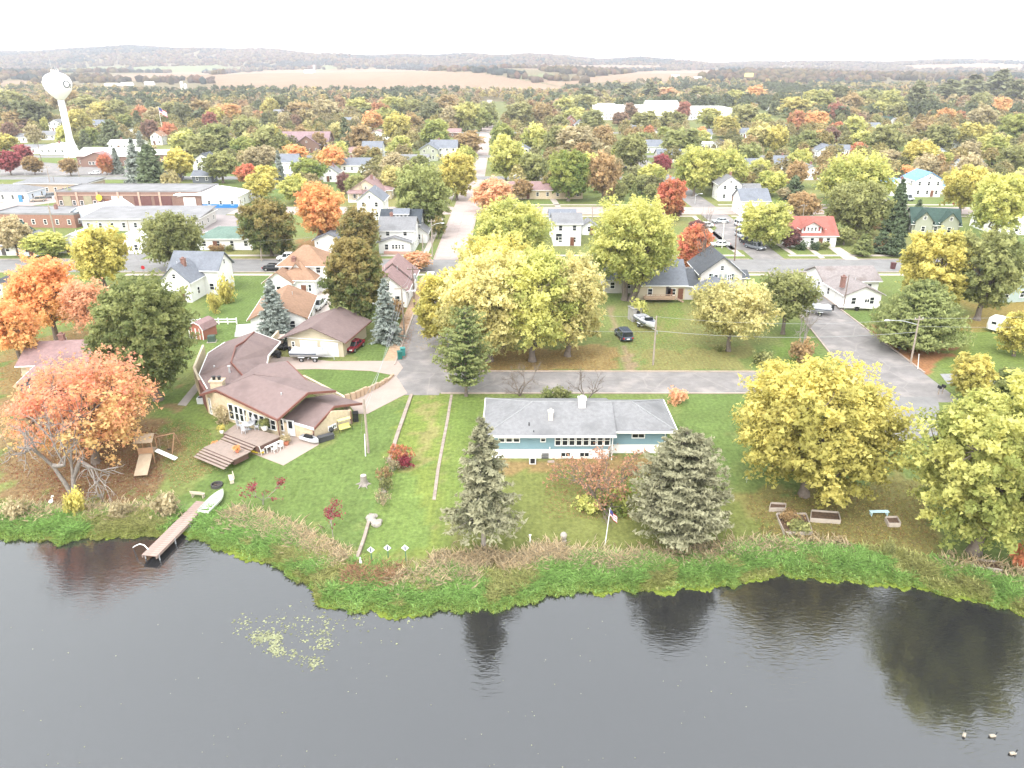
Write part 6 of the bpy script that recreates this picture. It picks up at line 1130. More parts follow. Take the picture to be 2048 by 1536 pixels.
BARE = [
 (118, 790, 990, 220, BARKL, 5, 2, 'spreading bare grey tree on the left shore', 0.85), (1420, 412, 575, 90, BARK, 5, 2, 'tall bare tree before the dark-roofed grey house', 0.6),
 (1612, 610, 692, 56, BARKL, 4, 3, 'white bare birch at the edge of the landing street', 0.5), (1040, 722, 792, 100, BARK, 5, 3, 'bare purplish bush-like tree behind the blue ranch', 0.75),
 (1174, 735, 800, 84, BARK, 4, 2, 'small bare tree at the back of the blue ranch', 0.6), (728, 360, 404, 30, BARK, 4, 2, 'small bare tree in front of the bungalow side wall', 0.6)]
for i, (cx, top, base, w, bk, dp, stn, lab, sprd) in enumerate(BARE):
    g, H, R = metric(cx, top, base, w); ms = bare(500 + i, H, sprd, dp, bark=bk, stems=stn, first=0.26 if i else 0.22, r=H * 0.02 if i != 0 else 0.26)
    o = plant('bare_tree', ms, g, 'tan brown', label=lab, group='leafless trees', rz=i * 1.3 + 0.4)
    xs = [v.co for v in ms[0].vertices]; ext = max(max(abs(v.x), abs(v.y)) for v in xs); k = R / ext; o.scale = (k, k, 1)
# -- tree kinds shared by the town
PB = [decid(40 + i, 11, 4.6, 1.4 + 0.4 * (i % 3), 7000, 0.22, clumps=300, lobes=9 + i % 4, twigs=0.04) for i in range(6)]
PF = [decid(60 + i, 11, 4.8, 1.2, 2600, 0.36, clumps=160, lobes=8 + i % 3, twigs=0.0) for i in range(6)]
PC = [conifer(80 + i, 13, 3.2, 0.6, 20, 12, 0.42, 12, droop=0.3, power=0.8 - 0.2 * (i % 2)) for i in range(3)]
PP = [conifer(90 + i, 15, 3.6, 3.5, 14, 11, 0.55, 12, droop=0.05, power=0.5, open_top=True) for i in range(2)]
PS = [decid(95 + i, 2.0, 1.25, 0.1, 900, 0.10, clumps=45, lobes=8, twigs=0.0) for i in range(3)]
Yl, Pl, YG, LG, Gn, Ol, Bz, Og, Sa, Sc, Cr, Mr, Rb, Tn, Dk = ('golden yellow', 'pale yellow', 'yellow-green', 'lime green', 'leafy green', 'olive green', 'bronze green', 'orange', 'salmon orange', 'scarlet', 'crimson', 'maroon', 'rusty brown', 'tan brown', 'dark green')
TL = [ # cx, top, base, width, colour, kind (b broadleaf, c spruce, p pine)
 (90, 464, 514, 82, YG, 'b'), (26, 432, 512, 62, Tn, 'b'), (588, 350, 408, 60, YG, 'b'), (520, 345, 400, 62, Yl, 'b'), (615, 318, 372, 66, LG, 'b'), (665, 290, 345, 52, Og, 'b'),
 (690, 345, 388, 34, Mr, 'b'), (712, 350, 395, 44, Ol, 'b'), (750, 295, 338, 34, Bz, 'b'), (788, 302, 366, 56, Tn, 'b'), (795, 225, 288, 50, Yl, 'b'), (722, 250, 305, 56, Rb, 'b'),
 (690, 235, 300, 34, Dk, 'c'), (655, 265, 300, 18, Dk, 'c'), (870, 240, 295, 56, LG, 'b'), (858, 255, 292, 30, Bz, 'b'), (935, 262, 310, 62, Rb, 'b'), (930, 290, 345, 44, YG, 'b'),
 (985, 357, 425, 82, Sa, 'b'), (1045, 358, 400, 40, Rb, 'b'), (1012, 272, 368, 72, YG, 'b'), (1003, 246, 300, 46, LG, 'b'), (935, 205, 262, 56, YG, 'b'), (900, 215, 262, 44, Tn, 'b'),
 (1072, 248, 312, 52, YG, 'b'), (1108, 252, 318, 44, Ol, 'b'), (1155, 255, 320, 86, Tn, 'b'), (1207, 250, 300, 52, Rb, 'b'), (1207, 305, 402, 60, Rb, 'b'), (1264, 266, 344, 66, Ol, 'b'),
 (1325, 308, 346, 38, Cr, 'b'), (1360, 256, 318, 78, Gn, 'b'), (1218, 352, 402, 30, Rb, 'b'), (1258, 345, 384, 34, Ol, 'b'), (1285, 350, 388, 40, Ol, 'b'), (1302, 368, 402, 28, Ol, 'b'), (1240, 366, 402, 34, Ol, 'b'),
 (1262, 206, 240, 30, Mr, 'b'), (1367, 204, 240, 28, Cr, 'b'), (1240, 224, 252, 40, Mr, 'b'), (1290, 222, 262, 60, Ol, 'b'), (1345, 222, 262, 50, Ol, 'b'), (1420, 215, 258, 50, YG, 'b'),
 (1455, 232, 276, 50, Yl, 'b'), (1490, 210, 256, 56, Ol, 'b'), (1520, 245, 302, 54, Pl, 'b'), (1553, 250, 306, 40, Yl, 'b'), (1525, 228, 262, 44, YG, 'b'), (1460, 280, 300, 40, Rb, 'b'),
 (1610, 262, 308, 52, Gn, 'b'), (1600, 298, 348, 48, YG, 'b'), (1542, 340, 392, 58, YG, 'b'), (1518, 372, 396, 38, Ol, 'b'), (1570, 375, 400, 30, Tn, 'b'), (1608, 384, 436, 66, Rb, 'b'),
 (1630, 222, 262, 44, Og, 'b'), (1592, 222, 268, 34, Sc, 'b'), (1636, 246, 268, 30, Bz, 'b'), (1672, 205, 246, 34, Cr, 'b'), (1710, 232, 278, 46, YG, 'b'), (1722, 262, 300, 50, YG, 'b'),
 (1775, 250, 306, 66, Ol, 'b'), (1840, 280, 345, 68, Yl, 'b'), (1840, 240, 278, 50, Rb, 'b'), (1775, 300, 340, 50, Tn, 'b'), (1880, 250, 300, 56, Ol, 'b'), (1942, 245, 300, 56, Yl, 'b'),
 (1990, 270, 330, 62, YG, 'b'), (2030, 230, 290, 60, LG, 'b'), (1962, 210, 260, 50, Tn, 'b'), (1890, 216, 252, 34, Og, 'b'), (1915, 222, 250, 34, Sc, 'b'), (2030, 290, 350, 60, Ol, 'b'), (2048, 340, 400, 60, Tn, 'b'),
 (1940, 285, 330, 44, Tn, 'b'), (1925, 310, 345, 40, Rb, 'b'), (1765, 472, 505, 36, Rb, 'b'), (1690, 455, 490, 46, Ol, 'b'), (1582, 455, 496, 40, Mr, 'b'), (1735, 430, 468, 46, Rb, 'b'),
 (1395, 440, 470, 34, Mr, 'b'), (1352, 400, 440, 30, Mr, 'b'), (830, 505, 540, 70, Sa, 'b'), (877, 432, 478, 28, Bz, 'b'), (790, 600, 640, 40, Rb, 'b'),
 (16, 300, 350, 44, Cr, 'b'), (47, 290, 328, 32, Cr, 'b'), (12, 268, 304, 40, Yl, 'b'), (66, 312, 350, 36, Rb, 'b'), (138, 316, 352, 36, Rb, 'b'), (210, 308, 350, 30, Sc, 'b'), (358, 295, 362, 58, Yl, 'b'),
 (160, 220, 270, 44, Yl, 'b'), (90, 235, 270, 18, YG, 'b'), (340, 245, 285, 34, Sc, 'b'), (442, 302, 366, 70, Ol, 'b'), (484, 275, 325, 54, LG, 'b'), (400, 268, 320, 60, Ol, 'b'), (430, 250, 310, 62, Gn, 'b'),
 (375, 262, 310, 60, YG, 'b'), (492, 232, 285, 50, Ol, 'b'), (530, 330, 372, 52, Yl, 'b'), (535, 250, 320, 62, Ol, 'b'), (552, 252, 310, 44, Yl, 'b'), (530, 225, 262, 34, Dk, 'c'), (522, 290, 345, 66, Tn, 'b'),
 (28, 220, 262, 44, Rb, 'b'), (60, 200, 260, 70, Dk, 'b'), (20, 180, 232, 60, Ol, 'b'), (55, 235, 262, 40, Mr, 'b'), (210, 205, 250, 60, Yl, 'b'), (170, 190, 232, 60, Ol, 'b'), (130, 175, 225, 50, Rb, 'b'),
 (230, 200, 250, 54, Ol, 'b'), (285, 212, 252, 34, Sc, 'b'), (305, 215, 256, 40, Tn, 'b'), (275, 220, 265, 30, Dk, 'c'), (250, 228, 258, 34, LG, 'b'), (365, 205, 250, 40, Dk, 'b'), (400, 200, 245, 50, Rb, 'b'),
 (430, 215, 255, 40, Yl, 'b'), (455, 208, 252, 50, Og, 'b'), (420, 225, 268, 30, Cr, 'b'), (340, 205, 245, 44, Ol, 'b'), (280, 262, 300, 20, 'blue-grey', 'c'), (230, 262, 292, 34, Ol, 'b'),
 (540, 196, 238, 34, Yl, 'b'), (565, 190, 235, 44, Dk, 'b'), (600, 205, 245, 56, Rb, 'b'), (650, 200, 245, 60, Tn, 'b'), (715, 195, 240, 50, YG, 'b'), (760, 205, 246, 36, Sc, 'b'), (745, 222, 262, 40, Og, 'b'),
 (790, 195, 240, 50, YG, 'b'), (830, 200, 240, 44, Gn, 'b'), (820, 225, 268, 44, Rb, 'b'), (770, 215, 255, 44, LG, 'b'), (860, 205, 250, 46, Dk, 'b'), (962, 215, 262, 44, LG, 'b'), (890, 190, 230, 50, Rb, 'b'),
 (975, 205, 255, 40, Gn, 'b'), (1040, 205, 252, 60, Ol, 'b'), (1085, 205, 250, 44, Rb, 'b'), (1130, 195, 240, 40, YG, 'b'), (1150, 215, 252, 50, YG, 'b'), (1160, 190, 235, 60, Ol, 'b'), (1185, 220, 262, 44, Gn, 'b'), (1120, 230, 268, 40, Ol, 'b'),
 (1170, 175, 215, 60, Dk, 'p'), (1250, 172, 206, 46, Dk, 'p'), (1300, 165, 205, 40, Dk, 'p'), (1340, 175, 205, 50, Sa, 'b'), (1400, 172, 205, 44, Ol, 'b'), (1470, 180, 212, 44, YG, 'b'), (1510, 170, 205, 40, Og, 'b'),
 (1550, 185, 230, 26, Dk, 'c'), (1680, 170, 215, 50, Dk, 'b'), (1640, 180, 225, 60, YG, 'b'), (1590, 195, 235, 56, Yl, 'b'), (1700, 185, 232, 44, Rb, 'b'), (1740, 178, 222, 54, Gn, 'b'), (1780, 180, 230, 46, YG, 'b'),
 (1835, 162, 225, 44, Dk, 'p'), (1860, 190, 232, 44, Dk, 'p'), (1900, 160, 210, 60, Dk, 'p'), (1945, 150, 205, 56, Dk, 'p'), (2000, 140, 205, 60, Dk, 'p'), (2035, 160, 215, 50, Dk, 'p'), (1960, 185, 225, 40, Gn, 'b'), (2000, 195, 235, 34, Og, 'b'),
 (1755, 205, 238, 34, YG, 'b'), (1800, 205, 245, 44, Ol, 'b'), (1700, 215, 245, 40, Rb, 'b')]
rr_ = random.Random(11); nh = len(TL)
pal = [Yl, YG, YG, Ol, Ol, Tn, Rb, Rb, Tn, Gn, LG, Og, Mr, Sc, Pl, Bz]
tries = 0
while len(TL) < 262 and tries < 20000:            # smaller street and garden trees filling the far blocks
    tries += 1; by = rr_.uniform(236, 345) if rr_.random() < 0.75 else rr_.uniform(345, 400); cx = rr_.uniform(0, 2048)
    g = U(cx, by); x, y = g.x, g.y
    if -32 < x < -6 or any(abs(x - s) < 7 for s in (58, -87, 132)) or any(s - 3 < y < s + 14 for s in (154, 220, 290, 363, 498)): continue
    if any(abs(cx - t[0]) < 0.5 * (t[3] + 12) and abs(by - t[2]) < 14 for t in TL): continue
    if cx < 480 and 330 < by < 470: continue
    if 1185 < cx < 1500 and 196 < by < 256: continue
    if 55 < cx < 300 and 300 < by < 345: continue
    wm = rr_.uniform(6, 11); hm = rr_.uniform(7, 12.5); s = F / (y * cp + HC * sp)
    TL.append((cx, by - hm * s * 0.95, by, wm * s, rr_.choice(pal), 'c' if rr_.random() < 0.06 else 'b'))
rows = [(0, 170, 'near the lake'), (170, 245, 'in second blocks'), (245, 330, 'in third blocks'), (330, 460, 'in fourth blocks'), (460, 700, 'in far blocks'), (700, 5000, "at town edge")]
info = []
for i, (cx, top, base, w, colr, kd) in enumerate(TL):
    g, H, R = metric(cx, top, base, w)
    z = next(t for a, b, t in rows if a <= g.y < b); sd_ = "left of" if cx < 965 else "right of"
    kn = {'b': 'leafy tree', 'c': 'spruce', 'p': 'tall pine'}[kd]; info.append([g, H, R, colr, kd, (colr, kn, z, sd_), cx])
ords = 'first second third fourth fifth sixth seventh eighth ninth tenth eleventh twelfth'.split()
from collections import defaultdict
gr = defaultdict(list)
for k in info: gr[k[5]].append(k)
for key, L in gr.items():
    L.sort(key=lambda k: k[6])
    for j, k in enumerate(L):
        c_, kn, z, sd_ = key
        k.append(f'{c_} {kn} {sd_} main street {z}' + ('' if len(L) == 1 else f', {ords[j] if j < 12 else str(j + 1) + "th"} from left'))
for i, (g, H, R, colr, kd, key, cx, lab) in enumerate(info):
    near = g.y < 330
    if kd == 'b': ms = (PB if near else PF)[i % 6]; s0 = 4.6 if near else 4.8; h0 = 11; nm = 'broadleaf_tree'
    elif kd == 'c': ms = PC[i % 3]; s0 = 3.2; h0 = 13; nm = 'spruce_tree'
    else: ms = PP[i % 2]; s0 = 3.6; h0 = 15; nm = 'pine_tree'
    R = min(R, H * 0.95)
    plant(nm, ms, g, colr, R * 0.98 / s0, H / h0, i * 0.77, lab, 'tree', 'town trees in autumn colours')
SHR = [(1608, 682, 724, 38, Rb, 'dark twiggy shrub at the landing street corner'), (1528, 702, 730, 36, Ol, 'olive shrub beside the lakeside street'), (1440, 690, 702, 16, Ol, 'tiny green shrub under the thin yellow tree'),
 (1353, 778, 806, 30, Sa, 'tan orange shrub right of the blue ranch'), (1095, 776, 797, 22, Gn, 'left green shrub behind the blue ranch'), (1121, 776, 797, 30, Ol, 'right green shrub behind the blue ranch'),
 (1605, 483, 500, 18, Dk, 'left clipped dark shrub at the bungalow door'), (1630, 483, 500, 18, Dk, 'right clipped dark shrub at the bungalow door'), (1647, 483, 498, 20, Ol, 'greyish shrub at the bungalow corner'),
 (1275, 600, 640, 26, YG, 'yellow-green bush behind the parked boat'), (450, 556, 606, 30, Yl, 'larger young yellow tree on the lush lawn'), (427, 585, 627, 20, Yl, 'smaller young yellow tree on the lush lawn'),
 (152, 982, 1030, 32, Yl, 'yellow flowering bush on the left shore'), (330, 985, 1030, 44, Tn, 'tan scrub beside the dock'), (1010, 1000, 1012, 10, Gn, 'small weed clump on the blue ranch lawn'),
 (1232, 975, 1015, 60, LG, 'white-flowered hydrangea under the crab apple'), (1180, 995, 1018, 44, YG, 'yellow perennial clump under the crab apple'), (425, 490, 502, 14, Rb, 'left clipped shrub by the green-roofed house'), (442, 490, 502, 14, Rb, 'middle clipped shrub by the green-roofed house'), (458, 490, 502, 14, Ol, 'right clipped shrub by the green-roofed house'),
 (140, 376, 412, 12, Gn, 'ivy column at the brick garage corner'), (445, 812, 842, 30, Tn, 'tan garden shrub at the ranch chimney'), (30, 1000, 1035, 40, Tn, 'dry brown scrub at the left shore edge'), (240, 1005, 1040, 30, Tn, 'low tan scrub left of the dock'),
 (1780, 1080, 1110, 20, Ol, 'small weeds at the right shore'), (2042, 1085, 1130, 30, Sc, 'orange shrub at the right edge of the shore'), (1975, 1000, 1030, 10, Ol, 'weed clump under the huge maple'), (1578, 1024, 1046, 34, Rb, 'reddish plants in the low open bed'), (1598, 1040, 1062, 36, Ol, 'olive weeds in the low open bed')]
for i, (cx, top, base, w, colr, lab) in enumerate(SHR):
    g, H, R = metric(cx, top, base, w); plant('shrub', PS[i % 3], g, colr, R / 1.2, H / 2.0, i * 1.1, lab, 'shrub', 'garden shrubs')
for i, (px, py, lab) in enumerate(((662, 1075, 'thin red-leaved sapling near the lake reeds'), (521, 1010, 'red sapling on the lawn below the deck'))):
    g, H, R = metric(px, py - 68 if i == 0 else py - 52, py, 40 if i == 0 else 34); ms = bare(560 + i, H, 0.5, 4, stems=1, nleaf=420, leaf=0.07, bark=BARKL, first=0.35, r=0.05)
    plant('sapling', ms, g, 'crimson', label=lab, group='red saplings')
# ------------------------------------------------------------------ deck, patio and furniture of the tan ranch
DKM = mat('deck_boards', (0.27, 0.21, 0.18), 0.8, 0.12, 2.0); DKD = mat('deck_fascia', (0.1, 0.055, 0.045), 0.8)
sheet('patio', [(560, 868), (640, 882), (637, 890), (567, 931), (500, 905), (520, 890)], DRV, 0.04, 'pale concrete patio beside the wooden deck')
DZ = 0.45
d0, d1, d2, d3 = U(447, 866, DZ), U(517, 893, DZ), U(562, 872, DZ), U(472, 848, DZ); D0 = (d0 + d1) / 2; D0.z = DZ
root = thing('wooden_deck', 'brown wooden lake deck with two flights of wide steps', 'deck', (D0.x, D0.y, 0))
O2 = Vector((D0.x, D0.y, 0)); nb_ = 22
for i in range(nb_):
    s0, s1 = (i + 0.03) / nb_, (i + 0.97) / nb_; MB().slab([d0.lerp(d3, s0) - O2, d1.lerp(d2, s0) - O2, d1.lerp(d2, s1) - O2, d0.lerp(d3, s1) - O2], 0.06).obj('plank', DKM, root)
for a, c in ((d0, d1), (d1, d2), (d0, d3)):
    d_ = c - a; MB().box((a + c) / 2 - O2 - Vector((0, 0, 0.42)), (d_.length, 0.08, 0.7), math.atan2(d_.y, d_.x)).obj('fascia', DKD, root)
e = (d1 - d0).normalized(); nn_ = Vector((e.y, -e.x, 0)); wid = (d1 - d0).length * 0.86
def flight(o, z, n, depth, rise, w):
    for i in range(n):
        c = o + nn_ * (depth * (i + 0.5)); MB().box((c.x - O2.x, c.y - O2.y, z - rise * (i + 1)), (w, depth - 0.02, 0.06), math.atan2(e.y, e.x)).obj('step', DKM, root)
        c2 = o + nn_ * (depth * i + 0.03); MB().box((c2.x - O2.x, c2.y - O2.y, z - rise * (i + 0.5) - 0.06), (w, 0.05, rise - 0.02), math.atan2(e.y, e.x)).obj('riser', DKD, root)
    return o + nn_ * (depth * n), z - rise * n
o_ = (d0 + d1) / 2; o_, z1 = flight(o_, DZ, 3, 0.36, 0.14, wid)
c = o_ + nn_ * 1.0; MB().box((c.x - O2.x, c.y - O2.y, z1 - 0.03), (wid, 2.0, 0.07), math.atan2(e.y, e.x)).obj('landing', DKM, root); MB().box((c.x - O2.x, c.y - O2.y, z1 - 0.4), (wid - 0.1, 1.9, 0.6), math.atan2(e.y, e.x)).obj('landing_base', DKD, root)
flight(o_ + nn_ * 2.0, z1, 4, 0.36, 0.13, wid)
GM = mat('metal_furniture_grey', (0.42, 0.43, 0.45), 0.5)
def table(P, r, label, m, rectd=None, rz=0):
    t = thing('garden_table', label, 'table', P, rz)
    if rectd: MB().box((0, 0, 0.72), (*rectd, 0.05)).obj('tabletop', m, t); [MB().box((sx * (rectd[0] / 2 - 0.1), sy * (rectd[1] / 2 - 0.1), 0.35), (0.06, 0.06, 0.7)).obj('leg', m, t) for sx in (-1, 1) for sy in (-1, 1)]
    else: MB().lathe([(r, 0.7), (r, 0.74), (0.02, 0.745)], 20).obj('tabletop', m, t); MB().lathe([(0.3, 0), (0.06, 0.06), (0.05, 0.7)], 10).obj('pedestal', m, t)
def chair(P, rz, label, m):
    t = thing('garden_chair', label, 'chair', P, rz, 'garden chairs'); MB().box((0, 0, 0.43), (0.5, 0.5, 0.05)).obj('seat', m, t); MB().box((0, 0.26, 0.78), (0.5, 0.05, 0.65), rx=-0.2).obj('backrest', m, t)
    for sx in (-1, 1):
        for sy in (-1, 1): MB().box((sx * 0.22, sy * 0.22, 0.2), (0.04, 0.04, 0.42)).obj('leg', m, t)
        MB().box((sx * 0.26, 0, 0.62), (0.05, 0.5, 0.04)).obj('arm', m, t)
pt = U(498, 858, DZ + 0.01); table(pt, 0.75, 'round grey patio table with folded umbrella on the deck', GM)
ch = ('left of', 'before', 'right of', 'behind')
for i in range(4): a = i * math.pi / 2 + 3.0; chair(pt + Vector((math.cos(a) * 1.1, math.sin(a) * 1.1, 0)), a - math.pi / 2, f'grey metal chair {ch[i]} the round deck table', GM)
u = thing('patio_umbrella', 'folded cream umbrella standing in the deck table', 'umbrella', pt + Vector((0, 0, 0.75))); MB().tube((0, 0, -0.02), (0, 0, 1.7), 0.03).obj('pole', GM, u); MB().lathe([(0.16, 0.3), (0.22, 0.5), (0.12, 1.2), (0.03, 1.65)], 10).obj('canopy', mat('umbrella_cream', (0.6, 0.5, 0.35), 0.8), u)
pt = G(545, 898); pt.z += 0.04; WT = mat('resin_white', (0.74, 0.73, 0.72), 0.5); an = math.atan2((d2 - d1).y, (d2 - d1).x); table(pt, 0, 'long white table on the patio beside the deck', WT, (2.3, 1.0), an)
for i, (u_, v_, r_, lb) in enumerate(((-1.5, 0, 1.57, 'white chair at the lake end of the patio table'), (1.5, 0, -1.57, 'white chair at the house end of the patio table'), (-0.4, -0.85, 3.14, 'white chair along the patio table, nearer the deck steps'), (0.5, -0.85, 3.14, 'white chair along the patio table, nearer the house'))):
    P = pt + Matrix.Rotation(an, 3, 'Z') @ Vector((u_, v_, 0)); chair(P, an + r_, lb, WT)
def pot(P, label, m, fol, s=1.0):
    t = thing('planter', label, 'planter', P, 0, 'planters'); MB().lathe([(0.2 * s, 0), (0.3 * s, 0.25 * s), (0.32 * s, 0.45 * s), (0.26 * s, 0.46 * s)], 12).obj('pot', m, t)
    if fol: c_ = link('foliage', PS[0][1], t); c_.scale = (0.38 * s, 0.38 * s, 0.35 * s); c_.location = (0, 0, 0.35 * s); c_.color = (*COL[fol][0], 1); c_['tip'] = list(COL[fol][1])
TER = mat('terracotta', (0.42, 0.15, 0.09), 0.8)
LATEPOTS = [(U(530, 860, DZ), 'green planter by the deck windows', TRIM, 'leafy green', 1.3), (U(475, 905, z1), 'orange pumpkin-coloured pot on the step landing', TER, 'orange', 0.8), (G(432, 896), 'orange pot beside the lower steps', TER, 'orange', 0.8), (U(444, 866, DZ), 'yellow flower pot on the deck corner', TRIM, 'golden yellow', 0.9), (G(573, 890), 'dry brown planter on the patio', TER, 'tan brown', 1.2), (G(524, 905), 'white bucket beside the yellow mats', TRIM, None, 1.1)]
g = G(621, 885); t = thing('paddle_craft', 'white and black jet ski beside the lower garage wall', 'jet ski', g, -0.5); hullmesh(2.6, 0.95, 0.5, 0.15).obj('hull', BW, t); loft(MB(), [(-0.3, 1.3, 0.4, 0.6), (-0.2, 1.0, 0.3, 0.95)]).obj('seat', BLK, t); MB().tube((0.35, -0.35, 1.0), (0.35, 0.35, 1.0), 0.035).obj('handlebar', BLK, t)
g = G(652, 880); t = thing('storage_box', 'long dark storage box against the gable wall', 'box', g, 0.62); MB().box((0, 0, 0.3), (1.8, 0.7, 0.6)).obj('body', mat('box_dark', (0.05, 0.05, 0.055), 0.6), t); MB().box((0, 0, 0.63), (1.86, 0.76, 0.07)).obj('lid', mat('box_lid', (0.07, 0.07, 0.075), 0.6), t)
g = G(664, 872); t = thing('kettle_grill', 'black kettle grill beside the dark storage box', 'grill', g); MB().lathe([(0.05, 0.55), (0.26, 0.68), (0.32, 0.82), (0.3, 0.9), (0.2, 1.05), (0.04, 1.12)], 12).obj('bowl', BLK, t); [MB().tube((0.1 * math.cos(a), 0.1 * math.sin(a), 0.6), (0.3 * math.cos(a), 0.3 * math.sin(a), 0), 0.02, n=5).obj('leg', GM, t) for a in (0, 2.1, 4.2)]
g = G(690, 862); t = thing('garden_swing', 'yellow canopy swing against the tan gable wall', 'swing', g, 0.62); t.scale = (0.8, 0.7, 0.85); YC = mat('swing_yellow', (0.6, 0.54, 0.2), 0.7); MB().slab([(-1.0, -0.25, 1.8), (1.0, -0.25, 1.8), (1.0, 0.3, 1.95), (-1.0, 0.3, 1.95)], 0.05).obj('canopy', YC, t); MB().box((0, 0, 0.5), (1.7, 0.55, 0.1)).obj('seat', YC, t); MB().box((0, 0.3, 0.8), (1.7, 0.1, 0.55), rx=-0.2).obj('backrest', YC, t)
for sx in (-1.05, 1.05):
    for sy in (-0.6, 0.6): MB().tube((sx, sy, 0), (sx, 0, 1.85), 0.03, n=5).obj('leg', BLK, t)
g = G(510, 905); t = thing('kayak', 'yellow kayak lying beside the deck steps', 'kayak', g, -0.35); hullmesh(2.6, 0.7, 0.3, 0.05).obj('hull', mat('kayak_yellow', (0.72, 0.52, 0.06), 0.5), t); MB().box((0, 0, 0.3), (0.5, 0.4, 0.06)).obj('seat', BLK, t)
g = G(403, 806); t = thing('heat_pump', 'grey air conditioner left of the ranch chimney', 'air conditioner', g); MB().box((0, 0, 0.42), (0.8, 0.8, 0.8)).obj('cabinet', mat('ac_grey', (0.4, 0.41, 0.42), 0.5), t); MB().lathe([(0.33, 0.82), (0.3, 0.86), (0.05, 0.87)], 12).obj('fan_guard', BLK, t)
g = G(1065, 926); t = thing('heat_pump', 'air conditioner standing before the blue ranch basement', 'air conditioner', g); MB().box((0, 0, 0.42), (0.75, 0.6, 0.84)).obj('cabinet', mat('ac_white', (0.65, 0.64, 0.62), 0.5), t); MB().box((0, -0.31, 0.42), (0.5, 0.03, 0.6)).obj('fan_guard', BLK, t)
# ------------------------------------------------------------------ shore things
a = U(298, 1112, -1.75); c = G(407, 1007) + Vector((0, 0, 0.22)); d_ = c - a; Ld = d_.length; an = math.atan2(d_.y, d_.x); root = thing('boat_dock', 'long narrow wooden dock reaching into the lake', 'dock', (a.x, a.y, -1.75), an); root.rotation_euler = (0, -math.asin(d_.z / Ld), an); DA, DC = a.copy(), c.copy(); nP = int(Ld / 0.32); pm_ = None; DP = mat('dock_plank', (0.3, 0.22, 0.19), 0.85, 0.2, 1.5)
for i in range(nP):
    o = link('plank', pm_, root) if pm_ else MB().box((0, 0, 0), (0.295, 1.5, 0.05)).obj('plank', DP, root); pm_ = o.data; o.location = ((i + 0.5) * Ld / nP, rnd.uniform(-0.01, 0.01), 0.02); o.rotation_euler = (0, 0, rnd.uniform(-0.008, 0.008))
for s in (-1, 1): MB().box((Ld / 2, s * 0.7, -0.14), (Ld, 0.08, 0.22)).obj('beam', DP, root)
for i in range(5):
    for s in (-1, 1): MB().tube((0.4 + i * 2.6, s * 0.72, -2.6), (0.4 + i * 2.6, s * 0.72, 0.02), 0.06, n=6).obj('post', GALV, root)
P = [U(296, 1098, -1.7), U(288, 1090, -1.3), U(279, 1088, -1.2), U(270, 1092, -1.5), U(266, 1095, -2.3)]; t = thing('dock_handrail', 'bent white pipe rail at the dock end', 'rail', P[0]); MB().path([p - P[0] for p in P], 0.05).obj('pipe', TRIM, t); MB().tube((0, 0, -0.1), (0, 0, 0.02), 0.09).obj('foot', GALV, t)
g = G(428, 1010); a, c = G(412, 1027), G(443, 990); root = thing('rowing_boat', 'pale green aluminium rowing boat beside the dock', 'boat', (g.x, g.y, g.z + 0.05), math.atan2((c - a).y, (c - a).x)); hullmesh(4.2, 1.35, 0.55).obj('hull', mat('rowboat_pale', (0.55, 0.58, 0.52), 0.4, 0.08), root)
for xx in (-1.3, -0.2, 0.9): MB().box((xx, 0, 0.42), (0.3, 1.15 if xx < 0.5 else 0.9, 0.05)).obj('seat', mat('rowboat_seat', (0.7, 0.7, 0.66), 0.5), root)
def bench(px, py, rz, label, m, back=True, w=1.4):
    g = G(px, py); t = thing('garden_bench', label, 'bench', g, rz, 'benches')
    for k_ in (-0.15, 0.0, 0.15): MB().box((0, k_, 0.44), (w, 0.13, 0.04)).obj('seat_slat', m, t)
    if back:
        for k_ in (0.6, 0.78): MB().box((0, 0.28, k_), (w, 0.04, 0.14), rx=-0.2).obj('back_slat', m, t)
    for sx in (-1, 1): MB().box((sx * w * 0.42, 0, 0.21), (0.08, 0.4, 0.42)).obj('leg', m, t)
PB_ = mat('bench_pale', (0.55, 0.47, 0.38), 0.8); bench(397, 994, 3.0, 'pale wooden bench beside the dock landing', PB_); bench(463, 962, -1.1, 'pale wooden bench beside the fire pit', PB_); bench(1757, 1030, 0.02, 'pale blue backless bench on the right lawn', mat('bench_blue', (0.5, 0.68, 0.74), 0.6), back=False, w=1.9)
g = G(434, 972); t = thing('fire_pit', 'dark ring fire pit on the lawn between the benches', 'fire pit', g); MB().lathe([(0.62, -0.05), (0.62, 0.3), (0.5, 0.31), (0.48, 0.06), (0.02, 0.05)], 18).obj('ring', mat('pit_iron', (0.06, 0.055, 0.055), 0.8), t)
for i in range(4): MB().tube((-0.3, -0.2 + i * 0.12, 0.12 + 0.03 * i), (0.3, 0.15 - i * 0.1, 0.14), 0.05, n=6).obj('log', BARKD, t)
